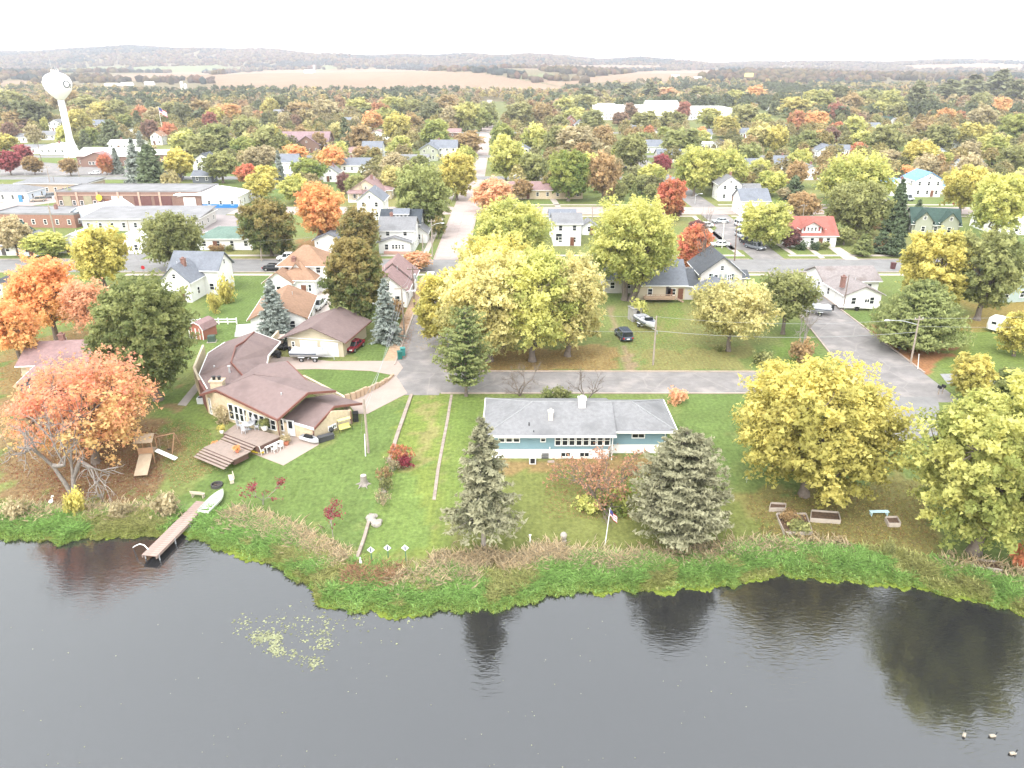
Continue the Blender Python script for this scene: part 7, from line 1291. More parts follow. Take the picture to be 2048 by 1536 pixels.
# play set
g = G(300, 920); t = thing('play_set', 'wooden play tower with plank roof and white slide under the pink maple', 'play set', g, 0.15); PW = mat('play_wood', (0.34, 0.2, 0.12), 0.85, 0.15, 2.0); PWL = mat('play_plank', (0.36, 0.28, 0.2), 0.85, 0.15)
for sx in (-0.75, 0.75):
    for sy in (-0.75, 0.75): MB().box((sx, sy, 1.45), (0.1, 0.1, 2.9)).obj('post', PW, t)
for k_ in range(6): MB().slab([(-1.0, -1.1 + k_ * 0.19, 2.75 + k_ * 0.1), (1.0, -1.1 + k_ * 0.19, 2.75 + k_ * 0.1), (1.0, -0.93 + k_ * 0.19, 2.84 + k_ * 0.1), (-1.0, -0.93 + k_ * 0.19, 2.84 + k_ * 0.1)], 0.05).obj('roof_plank', PWL, t)
for k_ in range(6): MB().slab([(-1.0, 1.1 - k_ * 0.19, 2.75 + k_ * 0.1), (1.0, 1.1 - k_ * 0.19, 2.75 + k_ * 0.1), (1.0, 0.93 - k_ * 0.19, 2.84 + k_ * 0.1), (-1.0, 0.93 - k_ * 0.19, 2.84 + k_ * 0.1)], 0.05).obj('roof_plank', PWL, t)
MB().box((0, 0, 1.2), (1.5, 1.5, 0.08)).obj('platform', PWL, t); MB().box((0, -0.76, 1.6), (1.5, 0.05, 0.7)).obj('panel', PW, t); MB().box((0, -2.2, 0.6), (1.4, 2.9, 0.06), rx=0.42).obj('ramp', PWL, t)
MB().slab([(0.8, -0.35, 1.25), (2.9, -0.9, 0.25), (3.1, -0.3, 0.25), (1.0, 0.25, 1.25)], 0.06).obj('slide', TRIM, t)
MB().tube((0, 0.6, 2.4), (2.6, 1.6, 2.4), 0.06).obj('swing_beam', PW, t); MB().tube((2.6, 1.6, 2.4), (2.2, 0.7, 0), 0.06).obj('swing_leg', PW, t); MB().tube((2.6, 1.6, 2.4), (2.9, 2.5, 0), 0.06).obj('swing_leg', PW, t)
for k_ in (0.4, 0.7): p = Vector((2.6 * k_, 0.6 + k_, 2.4)); MB().tube(p, p - Vector((0, 0, 1.8)), 0.015, n=4).obj('rope', PWL, t); MB().box(p - Vector((0, 0, 1.85)), (0.4, 0.2, 0.05)).obj('swing_seat', BLK, t)
# flagpoles
def flag(P, ang, fw, fh, parent):
    n_ = 8; pts = [(fw * i / n_, 0.12 * fw * math.sin(i * 1.1) * (i / n_), -0.5 * fw * (i / n_) ** 1.3) for i in range(n_ + 1)]
    R = Matrix.Rotation(ang, 3, 'Z')
    for s in range(7):
        b = MB(); z0, z1_ = -fh * s / 7, -fh * (s + 1) / 7
        b.add([Vector(P) + R @ Vector((x, y, z + z0)) for x, y, z in pts] + [Vector(P) + R @ Vector((x, y, z + z1_)) for x, y, z in pts], [(i, i + 1, n_ + 2 + i, n_ + 1 + i) for i in range(n_)]); b.obj('stripe', mat('flag_red', (0.45, 0.05, 0.07), 0.8) if s % 2 == 0 else mat('flag_white', (0.75, 0.75, 0.75), 0.8), parent, fixn=False)
    b = MB(); b.add([Vector(P) + R @ Vector((x, y - 0.02, z)) for x, y, z in pts[:5]] + [Vector(P) + R @ Vector((x, y - 0.02, z - fh * 0.55)) for x, y, z in pts[:5]], [(i, i + 1, 6 + i, 5 + i) for i in range(4)]); b.obj('canton', mat('flag_blue', (0.04, 0.06, 0.2), 0.8), parent, fixn=False)
g = G(1210, 1090); t = thing('flagpole', 'thin pole with drooping striped flag on the blue ranch lawn', 'flagpole', g); MB().tube((0, 0, 0), (0.35, 0.4, 3.9), 0.045, 0.03, 6).obj('pole', TRIM, t); flag((0.35, 0.35, 3.8), -0.9, 0.9, 0.75, t)
g = G(329, 285); t = thing('flagpole', 'tall town flagpole with striped flag beside the scarlet tree', 'flagpole', g); MB().tube((0, 0, 0), (0, 0, 19), 0.16, 0.07, 8).obj('pole', TRIM, t); flag((0.1, 0, 18.6), -0.4, 5.0, 3.0, t)
# small markers along the shore
for px, lab in ((743, 'left diamond sign on a green post by the reeds'), (776, 'middle diamond sign on a green post by the reeds'), (811, 'right diamond sign on a green post by the reeds')):
    g = G(px + 1, 1125 if px < 760 else 1121); t = thing('diamond_sign', lab, 'sign', g, 0, 'diamond signs'); MB().box((0, 0, 0.7), (0.07, 0.05, 1.4)).obj('post', mat('post_green', (0.04, 0.12, 0.08), 0.6), t); MB().box((0, -0.05, 1.45), (0.5, 0.03, 0.5), ry=math.pi / 4).obj('plate', mat('sign_pale', (0.62, 0.63, 0.65), 0.5), t); MB().box((0, -0.075, 1.45), (0.1, 0.02, 0.42)).obj('arrow', mat('sign_ink', (0.04, 0.05, 0.1), 0.6), t)
g = G(722, 1133); t = thing('bollard', 'white bottle-shaped marker post at the reed edge', 'post', g); MB().lathe([(0.14, -0.2), (0.14, 0.5), (0.06, 0.8), (0.05, 1.0)], 10).obj('shaft', TRIM, t)
g = G(728, 968); t = thing('tree_stump', 'pale cut tree stump on the lush lawn', 'stump', g); MB().lathe([(0.62, -0.1), (0.4, 0.15), (0.34, 0.5), (0.33, 1.05)], 11).obj('bark', BARKL, t); MB().lathe([(0.32, 1.04), (0.31, 1.08)], 11).obj('cut_face', mat('cut_wood', (0.5, 0.42, 0.34), 0.9), t)
for i in range(6): a_ = i * 1.05; MB().tube((0.3 * math.cos(a_), 0.3 * math.sin(a_), 0.15), (0.95 * math.cos(a_), 0.95 * math.sin(a_), -0.08), 0.12, 0.03, 6).obj('root', BARKL, t)
g = G(1060, 1090); t = thing('lawn_post', 'thin white tap post on the blue ranch lawn', 'post', g); MB().box((0, 0, 0.55), (0.09, 0.09, 1.1)).obj('shaft', TRIM, t); MB().box((0, 0, 1.14), (0.22, 0.12, 0.1)).obj('head', TRIM, t)
g = G(1127, 1082); t = thing('stone_urn', 'squat grey stone ornament on the blue ranch lawn', 'ornament', g); MB().lathe([(0.3, 0), (0.3, 0.12), (0.2, 0.2), (0.3, 0.5), (0.33, 0.75), (0.2, 0.95), (0.05, 1.0)], 12).obj('body', mat('urn_stone', (0.32, 0.29, 0.26), 0.9), t)
g = G(104, 1014); t = thing('heron_statue', 'white heron figure standing in the left shore scrub', 'statue', g); loft(MB(), [(0, 0.2, 0.15, 0.45), (0.05, 0.45, 0.28, 0.65), (0.08, 0.3, 0.2, 0.85)]).obj('body', TRIM, t); MB().path([(0.15, 0, 0.8), (0.3, 0, 1.0), (0.2, 0, 1.2), (0.28, 0, 1.35), (0.5, 0, 1.32)], 0.045).obj('neck', TRIM, t); [MB().tube((0, s, 0.5), (0, s, -0.05), 0.02, n=5).obj('leg', BLK, t) for s in (-0.06, 0.06)]
g = G(1493, 965); t = thing('lawn_marker', 'tiny pale blue garden marker left of the golden maple', 'marker', g); MB().tube((0, 0, 0), (0, 0, 0.4), 0.02).obj('stake', GALV, t); MB().box((0, 0, 0.5), (0.25, 0.05, 0.25)).obj('plate', mat('marker_blue', (0.5, 0.6, 0.66), 0.5), t)
# raised garden beds
BEDW = mat('bed_board', (0.42, 0.36, 0.31), 0.9, 0.15, 2.0); SOIL = mat('bed_soil', (0.12, 0.075, 0.05), 0.95, 0.4, 4.0)
for (p0, p1, p2, p3), lab, h in ((((1538, 1023), (1570, 1023), (1571, 1013), (1541, 1011)), 'narrow raised bed at the left end of the garden', 0.35), (((1568, 1070), (1624, 1070), (1612, 1030), (1552, 1030)), 'low open bed with reddish plants', 0.18), (((1620, 1044), (1680, 1048), (1676, 1030), (1622, 1026)), 'long raised bed below the golden maple', 0.35), (((1776, 1054), (1800, 1054), (1793, 1039), (1769, 1040)), 'small square raised bed beside the blue bench', 0.35), (((1941, 1138), (2003, 1146), (2000, 1130), (1950, 1124)), 'long raised bed under the huge yellow-green maple', 0.35)):
    P = [G(*q_) for q_ in (p0, p1, p2, p3)]; cc_ = sum(P, Vector()) / 4; t = thing('raised_bed', lab, 'garden bed', cc_, 0, 'raised garden beds'); zz = max(p.z for p in P) - cc_.z + h
    for a, c in zip(P, P[1:] + P[:1]):
        d_ = c - a; MB().box(((a + c) / 2 - cc_) * 1.0 + Vector((0, 0, zz / 2 - ((a + c) / 2 - cc_).z * 0.5 - 0.1)), (d_.length - 0.08, 0.07, zz + 0.3), math.atan2(d_.y, d_.x)).obj('board', BEDW, t)
    MB().slab([(p - cc_) * 0.97 + Vector((0, 0, zz - 0.12 - (p - cc_).z * 0.97)) for p in P], 0.3).obj('soil', SOIL, t)
# boulders and dead brush along the edging wall
STN = mat('boulder', (0.3, 0.27, 0.24), 0.9, 0.2, 2.0)
for i, (px, py, s) in enumerate(((742, 1042, 0.45), (749, 1046, 0.4), (745, 1035, 0.38), (753, 1050, 0.5), (758, 1044, 0.35), (750, 1033, 0.3), (738, 1036, 0.35), (768, 985, 0.3), (764, 978, 0.25), (765, 960, 0.3), (772, 955, 0.25))):
    bm = bmesh.new(); bmesh.ops.create_icosphere(bm, subdivisions=2, radius=s); r_ = random.Random(i)
    for v in bm.verts: v.co *= r_.uniform(0.82, 1.12); v.co.z *= 0.7
    me = bpy.data.meshes.new('boulder'); bm.to_mesh(me); bm.free(); me.materials.append(STN); o = link('boulder', me); o.location = G(px, py) + Vector((0, 0, s * 0.3)); tag(o, ('first second third fourth fifth sixth seventh'.split()[i] + ' pale boulder of the cluster at the brush bank foot') if i < 7 else ('small stone beside the ' + ('olive', 'dry tan', 'rusty', 'grey')[i - 7] + ' brush of the bank'), 'boulder', 'boulders in the brush bank')
for i, (px, py, w, h, colr, lab) in enumerate(((800, 920, 62, 30, 'scarlet', 'red sumac sprawl, upper clump of the brush bank'), (815, 935, 44, 26, 'crimson', 'red sumac sprawl, lower clump of the brush bank'), (786, 942, 40, 28, 'tan brown', 'leafless grey brush below the red sumac'), (772, 985, 40, 30, 'olive green', 'weedy olive brush along the edging wall'), (765, 1010, 44, 30, 'tan brown', 'dry tan brush along the edging wall'), (770, 960, 40, 24, 'rusty brown', 'rusty brush in the middle of the bank'))):
    g, H, R = metric(px, py - h, py, w); ms = bare(700 + i, max(H, 0.7), 0.9, 4, stems=5, nleaf=900 if colr != 'tan brown' else 350, leaf=0.09, bark=BARKL, first=0.4, r=0.03); o = plant('brush', ms, g, colr, label=lab, cat='shrub', group='brush along the edging wall'); ext = max(max(abs(v.co.x), abs(v.co.y)) for v in ms[0].vertices); k = R / ext; o.scale = (k, k, 1)
# geese
for px, py, hd, lab in ((1928, 1471, 0.9, 'brown goose swimming, leftmost of three'), (1985, 1473, 0.1, 'brown goose swimming, middle of three'), (2025, 1508, 0.1, 'brown goose swimming, nearest the corner')):
    g = U(px, py, WZ); t = thing('goose', lab, 'goose', g, hd, 'geese on the lake'); t.scale = (0.7, 0.7, 0.7); gm = mat('goose_brown', (0.3, 0.26, 0.21), 0.8, 0.15, 6.0)
    loft(MB(), [(0.02, 0.4, 0.2, -0.05), (0, 0.62, 0.3, 0.04), (-0.03, 0.66, 0.3, 0.12), (-0.05, 0.45, 0.2, 0.22), (-0.05, 0.2, 0.08, 0.25)]).obj('body', gm, t, smooth=True); MB().box((-0.34, 0, 0.12), (0.16, 0.12, 0.07), ry=0.3).obj('tail', BLK, t); MB().path([(0.24, 0, 0.15), (0.31, 0, 0.28), (0.31, 0, 0.42)], 0.045).box((0.35, 0, 0.46), (0.13, 0.08, 0.08)).box((0.44, 0, 0.44), (0.07, 0.04, 0.03)).obj('neck', BLK, t); MB().box((0.26, 0, 0.1), (0.1, 0.18, 0.14)).obj('breast', mat('goose_pale', (0.6, 0.57, 0.5), 0.8), t)
# street bits
def sign(px, py, lab, m, h=2.1, oct_=False, txt=None):
    g = G(px, py); t = thing('street_sign', lab, 'sign', g, 0, 'street signs'); MB().tube((0, 0, 0), (0, 0, h), 0.04, n=6).obj('post', GALV, t)
    if oct_: MB().tube((0, -0.03, h), (0, -0.06, h), 0.4, n=8).obj('plate', m, t)
    else: MB().box((0, -0.05, h - 0.2), (0.6, 0.04, 0.4)).obj('plate', m, t)
    return t
t = sign(1903, 424, 'red stop sign on the third cross street', mat('stop_red', (0.5, 0.03, 0.04), 0.5), 2.6, True)
cu = bpy.data.curves.new('stop', 'FONT'); cu.body = 'STOP'; cu.size = 0.3; cu.align_x = 'CENTER'; to = bpy.data.objects.new('stop', cu); C.objects.link(to); bpy.context.view_layer.update(); me = bpy.data.meshes.new_from_object(to.evaluated_get(bpy.context.evaluated_depsgraph_get())); bpy.data.objects.remove(to); me.materials.clear(); me.materials.append(TRIM); o = link('lettering', me, t); o.rotation_euler = (math.pi / 2, 0, 0); o.location = (0, -0.075, 2.5)
sign(290, 556, 'small red sign by the grey-roofed farmhouse corner', mat('stop_red', (0.5, 0.03, 0.04), 0.5), 2.2, True)
for px, py, lab in ((1876, 790, 'left post of the mailbox pair by the drive'), (1884, 788, 'black mailbox beside the narrow grey drive')): g = G(px, py); t = thing('mailbox', lab, 'mailbox', g, 0.4, 'mailboxes'); MB().box((0, 0, 0.5), (0.1, 0.1, 1.0)).obj('post', WOOD, t); MB().box((0, 0, 1.1), (0.25, 0.5, 0.25)).tube((0, -0.25, 1.22), (0, 0.25, 1.22), 0.125, n=10).obj('box', BLK, t)
g = G(1613, 726); t = thing('fire_hydrant', 'small red fire hydrant below the dark twiggy shrub', 'hydrant', g); MB().lathe([(0.17, 0), (0.17, 0.08), (0.12, 0.1), (0.12, 0.55), (0.16, 0.58), (0.1, 0.7), (0.03, 0.76)], 10).obj('body', mat('hydrant_red', (0.42, 0.06, 0.04), 0.5), t); MB().tube((-0.22, 0, 0.42), (0.22, 0, 0.42), 0.06, n=8).obj('nozzle', mat('hydrant_red', (0.42, 0.06, 0.04), 0.5), t)
g = G(1797, 706); t = thing('charcoal_grill', 'black park grill on the rusty needles under the white pine', 'grill', g); MB().tube((0, 0, 0), (0, 0, 0.8), 0.05).obj('post', BLK, t); MB().box((0, 0, 0.92), (0.7, 0.5, 0.22)).obj('box', BLK, t); MB().box((0.5, 0.3, 0.9), (0.4, 0.4, 0.2)).obj('side_tray', BLK, t)
d_ = ray(1498, 150); t_ = 1500 / d_[1]; x_, y_ = d_[0] * t_, 1500.; t = thing('billboard', 'plain yellow billboard on the distant right hillside', 'billboard', (x_, y_, hz(x_, y_))); zb_ = HC + d_[2] * t_ - hz(x_, y_)
MB().box((0, 0, zb_), (16, 0.4, 7)).obj('panel', mat('billboard_yellow', (0.62, 0.58, 0.2), 0.6), t); [MB().box((s, 0, zb_ / 2 - 2), (0.5, 0.5, zb_ - 2)).obj('post', WOODD, t) for s in (-5, 5)]
# ------------------------------------------------------------------ shore plants, litter and floating weed (too many to count)
def blades(name, label, xy, z, h, w, cols, rng, lean=0.5, cat='grass'):
    n = len(xy); a = rng.uniform(0, 2 * np.pi, n); d = np.stack([np.cos(a), np.sin(a), 0 * a], 1); s = np.stack([-d[:, 1], d[:, 0], 0 * a], 1); base = np.column_stack([xy, z])
    l1 = (d * (lean * rng.random(n) * h)[:, None]); top = base + l1 + np.array([0, 0, 1]) * h[:, None]; mid = base + l1 * 0.35 + np.array([0, 0, 1]) * (h * 0.6)[:, None]; w = w[:, None]
    V = np.stack([base - s * w, base + s * w, mid + s * w * 0.8, top + d * w * 2, mid - s * w * 0.8], 1).reshape(-1, 3); Fc = np.arange(n * 5, dtype=np.int32).reshape(-1, 5)
    o = meshobj(name, V, Fc, attrmat('plant_colour'), attr=('col', np.repeat(cols, 5, 0) * np.tile(np.array([0.7, 0.7, 0.95, 1.1, 0.95]), n)[:, None])); return tag(o, label, cat, kind='stuff')
br = np.random.default_rng(31)
def band(n, x0, x1, d0, d1):
    x = br.uniform(x0, x1, n); dd = br.uniform(0, 1, n); dd = d0(x) + (d1(x) - d0(x)) * dd; y = shore(x) + dd; return x, y, dd
SX = lambda px: np.array([U(p, 1120, WZ).x for p in px])
gw_x = SX([-200, 0, 200, 290, 380, 450, 560, 700, 900, 1100, 1400, 1560, 1700, 1850, 2048, 2300]); gw = np.array([4.5, 4.5, 4.0, 3.0, 4.0, 5.0, 4.8, 5.5, 5.0, 3.9, 3.9, 4.3, 4.4, 4.6, 4.8, 5])
gwid = lambda x: np.interp(x, gw_x, gw) + 0.8 * (vnoise(x, x * 0, 2.2, 1) - 0.5)
x, y, dd = band(95000, -62, 52, lambda x: 0 * x - 0.35, gwid)
tt_ = np.clip(((x - DA.x) * (DC.x - DA.x) + (y - DA.y) * (DC.y - DA.y)) / ((DC - DA).xy.length ** 2), 0, 1); off = np.hypot(x - DA.x - tt_ * (DC.x - DA.x), y - DA.y - tt_ * (DC.y - DA.y)); k = off > 1.15; x, y, dd = x[k], y[k], dd[k]
cl = fbm(x, y, 1.6, 3); keep = br.random(len(x)) < np.clip(0.25 + 1.3 * cl, 0, 1); x, y, dd, cl = x[keep], y[keep], dd[keep], cl[keep]; n = len(x)
h = (0.22 + 0.5 * cl + 0.25 * br.random(n)) * (0.45 + 0.55 * sstep(-0.3, 1.6, dd)); patch = fbm(x, y, 4.5, 6)
cols = np.where((patch > 0.6)[:, None], np.array([0.52, 0.52, 0.22]), np.array([0.4, 0.6, 0.2])) * br.uniform(0.65, 1.35, (n, 1)); rim = np.clip(1 - dd / 1.1, 0, 1)[:, None] * br.random((n, 1)); cols = cols * (1 - rim) + np.array([0.4, 0.46, 0.12]) * rim
blades('shore_grass', 'dense bright green water grass along the lake edge', np.stack([x, y], 1), np.maximum(hfun(x, y), WZ) - 0.03, h, br.uniform(0.025, 0.06, n), cols, br, 1.3)
# dry reeds behind the green band
segs_ = [((450, 1030), (560, 1062), 7), ((560, 1060), (690, 1128), 6), ((690, 1150), (800, 1160), 6), ((780, 1165), (960, 1148), 6), ((860, 1130), (1000, 1118), 5), ((1000, 1135), (1130, 1105), 7), ((1060, 1110), (1250, 1128), 5), ((1240, 1125), (1420, 1112), 4), ((1400, 1112), (1570, 1092), 4), ((0, 1030), (120, 1028), 5), ((160, 1028), (290, 1024), 3), ((1570, 1090), (1700, 1095), 1.5), ((1880, 1125), (2048, 1150), 1.5)]
xs, ys, hs_, cs = [], [], [], []
for (p, q_, dn) in segs_:
    a, c = G(*p), G(*q_); n = int(dn * 300 * (c - a).length / 8); t_ = br.random(n); k = br.normal(size=n) * 0.75; d_ = (c - a).normalized()
    xs.append(a.x + (c.x - a.x) * t_ - d_.y * k); ys.append(a.y + (c.y - a.y) * t_ + d_.x * k); hs_.append(br.uniform(0.3, 0.95, n)); base = np.array([0.62, 0.4, 0.25]) if p[0] in (690,) else np.array([0.82, 0.68, 0.47]); cs.append(base * br.uniform(0.7, 1.3, (n, 1)))
x, y, h, cols = np.concatenate(xs), np.concatenate(ys), np.concatenate(hs_), np.concatenate(cs); n = len(x)
blades('dry_reeds', 'tan dry reeds in a ragged belt behind the water grass', np.stack([x, y], 1), hfun(x, y) - 0.03, h, br.uniform(0.02, 0.045, n), cols, br, 1.25, cat='reeds')
def flecks(name, label, P, s, cols, cat, tilt=0.05):
    n = len(P); nn = unit(np.array([0, 0, 1.0]) + br.normal(size=(n, 3)) * tilt); V, Fc = leafquads(P, nn, s, br, 1.2); V[:, 2] = np.maximum(V[:, 2], np.repeat(P[:, 2], 3) - 0.004) if tilt < 0.1 else V[:, 2]
    o = meshobj(name, V, Fc, attrmat('plant_colour'), attr=('col', np.repeat(cols, 3, 0))); return tag(o, label, cat, kind='stuff')
# duckweed rim
x = br.uniform(-62, 50, 26000); wdt = 0.25 + 1.5 * np.clip(fbm(x, x * 0 + 3, 5.0, 12) * 2 - 0.7, 0, 1); dd = -wdt * br.random(26000) ** 1.3 + 0.35; y = shore(x) + dd
flecks('duckweed', 'yellow-green duckweed rim floating along the shore', np.stack([x, y, np.full_like(x, WZ + 0.012) + br.random(len(x)) * 0.01], 1), br.uniform(0.06, 0.16, len(x)), np.array([0.25, 0.31, 0.06]) * br.uniform(0.7, 1.25, (len(x), 1)), 'duckweed')
# open-water weed patch
wx, wy_, ws = [], [], []
for (px, py, sp_, k_) in ((490, 1245, 16, 60), (520, 1275, 14, 260), (550, 1275, 10, 240), (552, 1300, 12, 220), (585, 1310, 14, 60), (625, 1325, 14, 130), (645, 1290, 12, 90), (650, 1265, 14, 70), (600, 1255, 30, 90), (560, 1245, 20, 60), (655, 1240, 16, 50), (720, 1238, 30, 60), (630, 1275, 30, 50), (800, 1240, 50, 40)):
    for _ in range(int(k_ * 0.6)): P = U(px + br.normal() * sp_ * 0.8, py + br.normal() * sp_ * 0.55, WZ); wx.append(P.x); wy_.append(P.y)
nw = len(wx)
for _ in range(420): P = U(br.uniform(20, 1500), br.uniform(1240, 1536) , WZ); (wx.append(P.x), wy_.append(P.y)) if br.random() < 0.2 else None
n = len(wx); flecks('floating_weed', 'pale yellow-green weed and leaves floating on open water', np.stack([wx, wy_, np.full(n, WZ + 0.014)], 1), np.where(np.arange(n) < nw, br.uniform(0.03, 0.11, n), br.uniform(0.02, 0.045, n)), np.array([0.33, 0.34, 0.2]) * br.uniform(0.7, 1.4, (n, 1)), 'weed')
# fallen leaves on lawns
LX, LC = [], []
for poly, n_, c_ in (([(0, 850), (330, 840), (345, 930), (300, 1005), (0, 1005)], 11000, [(0.36, 0.12, 0.09), (0.4, 0.25, 0.14), (0.28, 0.1, 0.06), (0.45, 0.36, 0.26)]), ([(330, 830), (420, 860), (440, 940), (340, 980)], 2200, [(0.5, 0.4, 0.2), (0.45, 0.25, 0.12)]), ([(1480, 990), (1830, 960), (1900, 1130), (1540, 1105)], 8000, [(0.5, 0.4, 0.14), (0.4, 0.29, 0.14), (0.32, 0.2, 0.1)]), ([(890, 690), (1240, 690), (1240, 744), (890, 744)], 7000, [(0.45, 0.3, 0.12), (0.38, 0.22, 0.1)]), ([(1240, 600), (1380, 600), (1500, 740), (1250, 742)], 3500, [(0.45, 0.34, 0.14), (0.4, 0.25, 0.12)]), ([(1100, 930), (1300, 930), (1320, 1040), (1080, 1040)], 2500, [(0.4, 0.2, 0.12), (0.45, 0.3, 0.16)]), ([(0, 640), (200, 640), (330, 780), (0, 800)], 5000, [(0.5, 0.26, 0.08), (0.42, 0.2, 0.08)]), ([(845, 600), (905, 600), (890, 700), (815, 700)], 900, [(0.5, 0.38, 0.18)]), ([(800, 610), (838, 620), (812, 720), (800, 720)], 1200, [(0.45, 0.25, 0.12)]), ([(880, 430), (925, 430), (915, 460), (885, 470)], 300, [(0.4, 0.2, 0.12)])):
    xs_ = [p[0] for p in poly]; ys_ = [p[1] for p in poly]; px = br.uniform(min(xs_), max(xs_), n_ * 2); py = br.uniform(min(ys_), max(ys_), n_ * 2); cxp, cyp = np.mean(xs_), np.mean(ys_); e_ = np.hypot((px - cxp) / (max(xs_) - min(xs_)), (py - cyp) / (max(ys_) - min(ys_))); k = inpoly(px, py, poly) & (br.random(n_ * 2) < np.clip(1.5 - 2.6 * e_ + 0.5 * fbm(px, py * 2, 30.0, 4), 0.05, 1)); px, py = px[k][:n_], py[k][:n_]
    u_, v_ = (px - 1024) / F, (768 - py) / F; dy = cp + v_ * sp; dz = -sp + v_ * cp; z = np.zeros(len(px))
    for _ in range(6): t_ = (z - HC) / dz; z = 0.5 * z + 0.5 * hfun(u_ * t_, dy * t_)
    t_ = (z - HC) / dz; LX.append(np.stack([u_ * t_, dy * t_, hfun(u_ * t_, dy * t_) + 0.06], 1)); LC.append(np.array(c_)[br.integers(len(c_), size=len(px))] * br.uniform(0.7, 1.3, (len(px), 1)))
P = np.concatenate(LX); flecks('fallen_leaves', 'fallen autumn leaves scattered over lawns and verges', P, br.uniform(0.035, 0.075, len(P)), np.concatenate(LC) * 0.72, 'leaves', 0.3)
for a_ in LATEPOTS: pot(*a_)
# ------------------------------------------------------------------ far woods, one mass
def clouds_of_trees(name, label, P, Hs, Rs, cols, kind):
    """many far trees joined into one mesh: each a ragged ball of leaf sprays or a small jittered solid"""
    n = len(P)
    if kind in ('spray', 'fine'):
        k = 70 if kind == 'spray' else 260; rng = np.random.default_rng(5); d = unit(rng.normal(size=(n, k, 3))); d[..., 2] = np.abs(d[..., 2]) * 1.1 - 0.25
        rad = rng.uniform(0.6, 1.05, (n, k, 1)); c = d * rad * np.stack([Rs, Rs, Hs * 0.5], 1)[:, None]; c[..., 2] += (Hs * 0.5)[:, None]; c += P[:, None]
        nn = unit(d * 0.8 + np.array([0, 0, 0.5]) + rng.normal(size=d.shape) * 0.5)
        s = (Rs * (0.24 if kind == 'spray' else 0.115))[:, None] * rng.uniform(0.6, 1.3, (n, k)); V, Fc = leafquads(c.reshape(-1, 3), nn.reshape(-1, 3), s.ravel(), rng)
        col = np.repeat(cols, k * 3, 0) * np.repeat(rng.uniform(0.7, 1.3, n * k), 3)[:, None]
    else:
        bm = bmesh.new(); bmesh.ops.create_icosphere(bm, subdivisions=1, radius=1.0); bv = np.array([v.co[:] for v in bm.verts]); bf = np.array([[v.index for v in f.verts] for f in bm.faces]); bm.free()
        rng = np.random.default_rng(6); m_ = len(bv); V = bv[None] * rng.uniform(0.7, 1.2, (n, m_, 1)) * np.stack([Rs, Rs, Hs * 0.55], 1)[:, None] + P[:, None]; V[..., 2] += (Hs * 0.45)[:, None]
        Fc = (bf[None] + (np.arange(n) * m_)[:, None, None]).reshape(-1, 3).astype(np.int32); V = V.reshape(-1, 3); col = np.repeat(cols, m_, 0) * rng.uniform(0.75, 1.25, (n * m_, 1))
    o = meshobj(name, V, Fc, attrmat('far_foliage'), attr=('col', col)); return tag(o, label, 'woods', kind='stuff')
wr = np.random.default_rng(21)
MIXF = np.array([(0.27, 0.21, 0.13), (0.31, 0.26, 0.14), (0.18, 0.18, 0.08), (0.31, 0.27, 0.11), (0.09, 0.12, 0.065), (0.28, 0.17, 0.1), (0.24, 0.2, 0.14), (0.33, 0.25, 0.11), (0.075, 0.1, 0.06)])
def scatter(n, y0, y1, pw, masky=True):
    y = y0 + (y1 - y0) * wr.random(n) ** pw; a = wr.uniform(-0.72, 0.72, n); x = a * y
    z = hfun(x, y); px, py = proj(np.stack([x, y, z], 1)); t, g = fieldmask(px, py)
    keep = ~(t | g) if masky else np.ones(n, bool)
    return x[keep], y[keep], z[keep]
# garden and street trees of the far blocks beyond the 300 that show largest
hp = np.array([o.location[:2] for o in bpy.data.objects if o.parent is None and o.get('category') in ('house', 'building', 'church', 'school', 'garage')])
tp = np.array([o.location[:2] for o in bpy.data.objects if o.parent is None and o.get('category') == 'tree'])
x, y, z = scatter(3600, 250, 620, 0.8, False); q = np.stack([x, y], 1)
dh = np.min(np.linalg.norm(q[:, None] - hp[None], axis=2), 1); dt = np.min(np.linalg.norm(q[:, None] - tp[None], axis=2), 1)
# houses stay in sight: keep clear of the strip in front of each of them
front = ((np.abs(q[:, None, 0] - hp[None, :, 0] * (q[:, None, 1] / hp[None, :, 1])) < 8) & (hp[None, :, 1] - q[:, None, 1] > 0) & (hp[None, :, 1] - q[:, None, 1] < 22)).any(1)
k = (dh > 9) & (dt > 6.5) & ~front & ~((x > -34) & (x < -5)) & ~((x > 52) & (x < 66)) & ~((x > -95) & (x < -80)) & ~((x > 45) & (x < 215) & (y > 520)) & ~((x < -120) & (y < 420))
for s_ in (292, 365, 500): k &= ~((y > s_ - 4) & (y < s_ + 15))
x, y, z = x[k], y[k], z[k]; sel = []
for i in range(len(x)):
    if all((x[i] - x[j]) ** 2 + (y[i] - y[j]) ** 2 > 62 for j in sel): sel.append(i)
x, y, z = x[sel], y[sel], z[sel]; n = len(x); print('garden trees', n)
cols = MIXF[wr.integers(0, 9, n)] * 0.6 + np.array([0.2, 0.17, 0.06]) * 0.4; cols = (cols * 0.75 + np.array([0.3, 0.26, 0.14]) * 0.25) * wr.uniform(0.9, 1.4, (n, 1))
clouds_of_trees('garden_trees', 'mass of smaller garden trees filling the far blocks', np.stack([x, y, z - 0.5], 1), wr.uniform(6, 11, n), wr.uniform(2.8, 4.8, n), cols, 'fine')
x, y, z = scatter(5200, 560, 1500, 0.9)
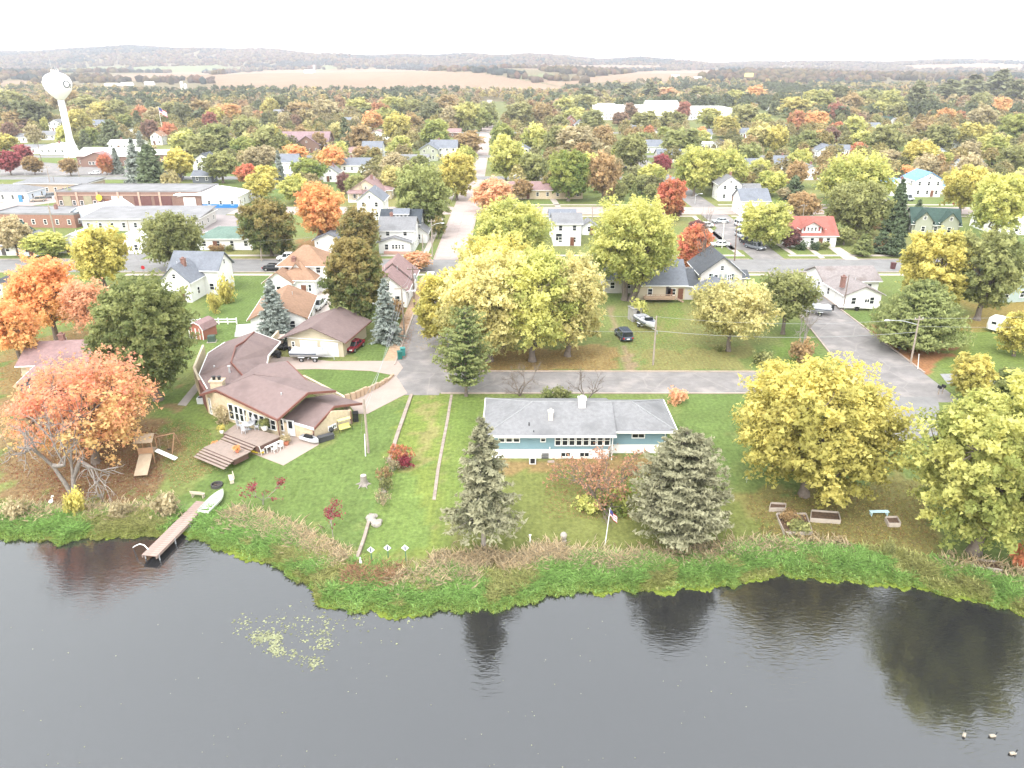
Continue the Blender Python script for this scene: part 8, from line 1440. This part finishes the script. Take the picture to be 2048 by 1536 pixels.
yedge = np.interp(1024 + F * x / y * 1.087, [0, 300, 440, 1100, 1300, 2048], [1500, 1200, 1180, 1180, 1500, 1500])
k = (y < yedge) & ~((y < 760) & (wr.random(len(y)) < 0.55)) & ~((x > 55) & (x < 215) & (y < 680)) & ~((np.abs(x + y * 0.026 - -0.5) < 14) & (y < 1000))
x, y, z = x[k], y[k], z[k]; n = len(x); patch = fbm(x, y, 120.0, 3); pine = (patch > 0.6)
ci = wr.integers(0, 9, n); cols = MIXF[ci]; cols[pine] = (0.065, 0.09, 0.055); cols = (cols * 0.8 + np.array([0.28, 0.24, 0.14]) * 0.2) * wr.uniform(0.95, 1.35, (n, 1))
clouds_of_trees('far_woods', 'mixed autumn woods beyond the last houses of town', np.stack([x, y, z - 1], 1), wr.uniform(9, 15, n) * np.where(pine, 1.15, 1), wr.uniform(3.4, 6.0, n), cols, 'spray')
x, y, z = scatter(27000, 1500, 4700, 0.75); px = 1024 + F * x / y * 1.087
keep = (y > 2500) | (fbm(x, y, 260.0, 8) > np.interp(px, [0, 400, 1200, 2048], [0.4, 0.52, 0.45, 0.36]))
x, y, z = x[keep], y[keep], z[keep]; n = len(x); patch = fbm(x, y, 300.0, 13)
cols = (MIXF[wr.integers(0, 9, n)] * 0.6 + np.array([0.2, 0.13, 0.11]) * 0.4) * 0.62; cols[patch > 0.58] = np.array([0.055, 0.07, 0.06]); cols *= wr.uniform(0.8, 1.2, (n, 1))
clouds_of_trees('hill_woods', 'wooded hills in dull autumn colours along the skyline', np.stack([x, y, z - 2], 1), wr.uniform(10, 17, n), wr.uniform(6, 11, n), cols, 'solid')
# ------------------------------------------------------------------ haze
m, nt, out = nodes('haze_air'); pv = N(nt, 'ShaderNodeVolumePrincipled'); pv.inputs['Density'].default_value = 0.00012; pv.inputs['Color'].default_value = (0.84, 0.86, 1.0, 1); pv.inputs['Anisotropy'].default_value = 0.2
nt.links.new(pv.outputs[0], out.inputs['Volume'])
hzb = MB().box((0, 2690, 100), (8500, 5900, 215)).obj('haze', m); tag(hzb, 'thin pale autumn haze over town and hills', kind='stuff')
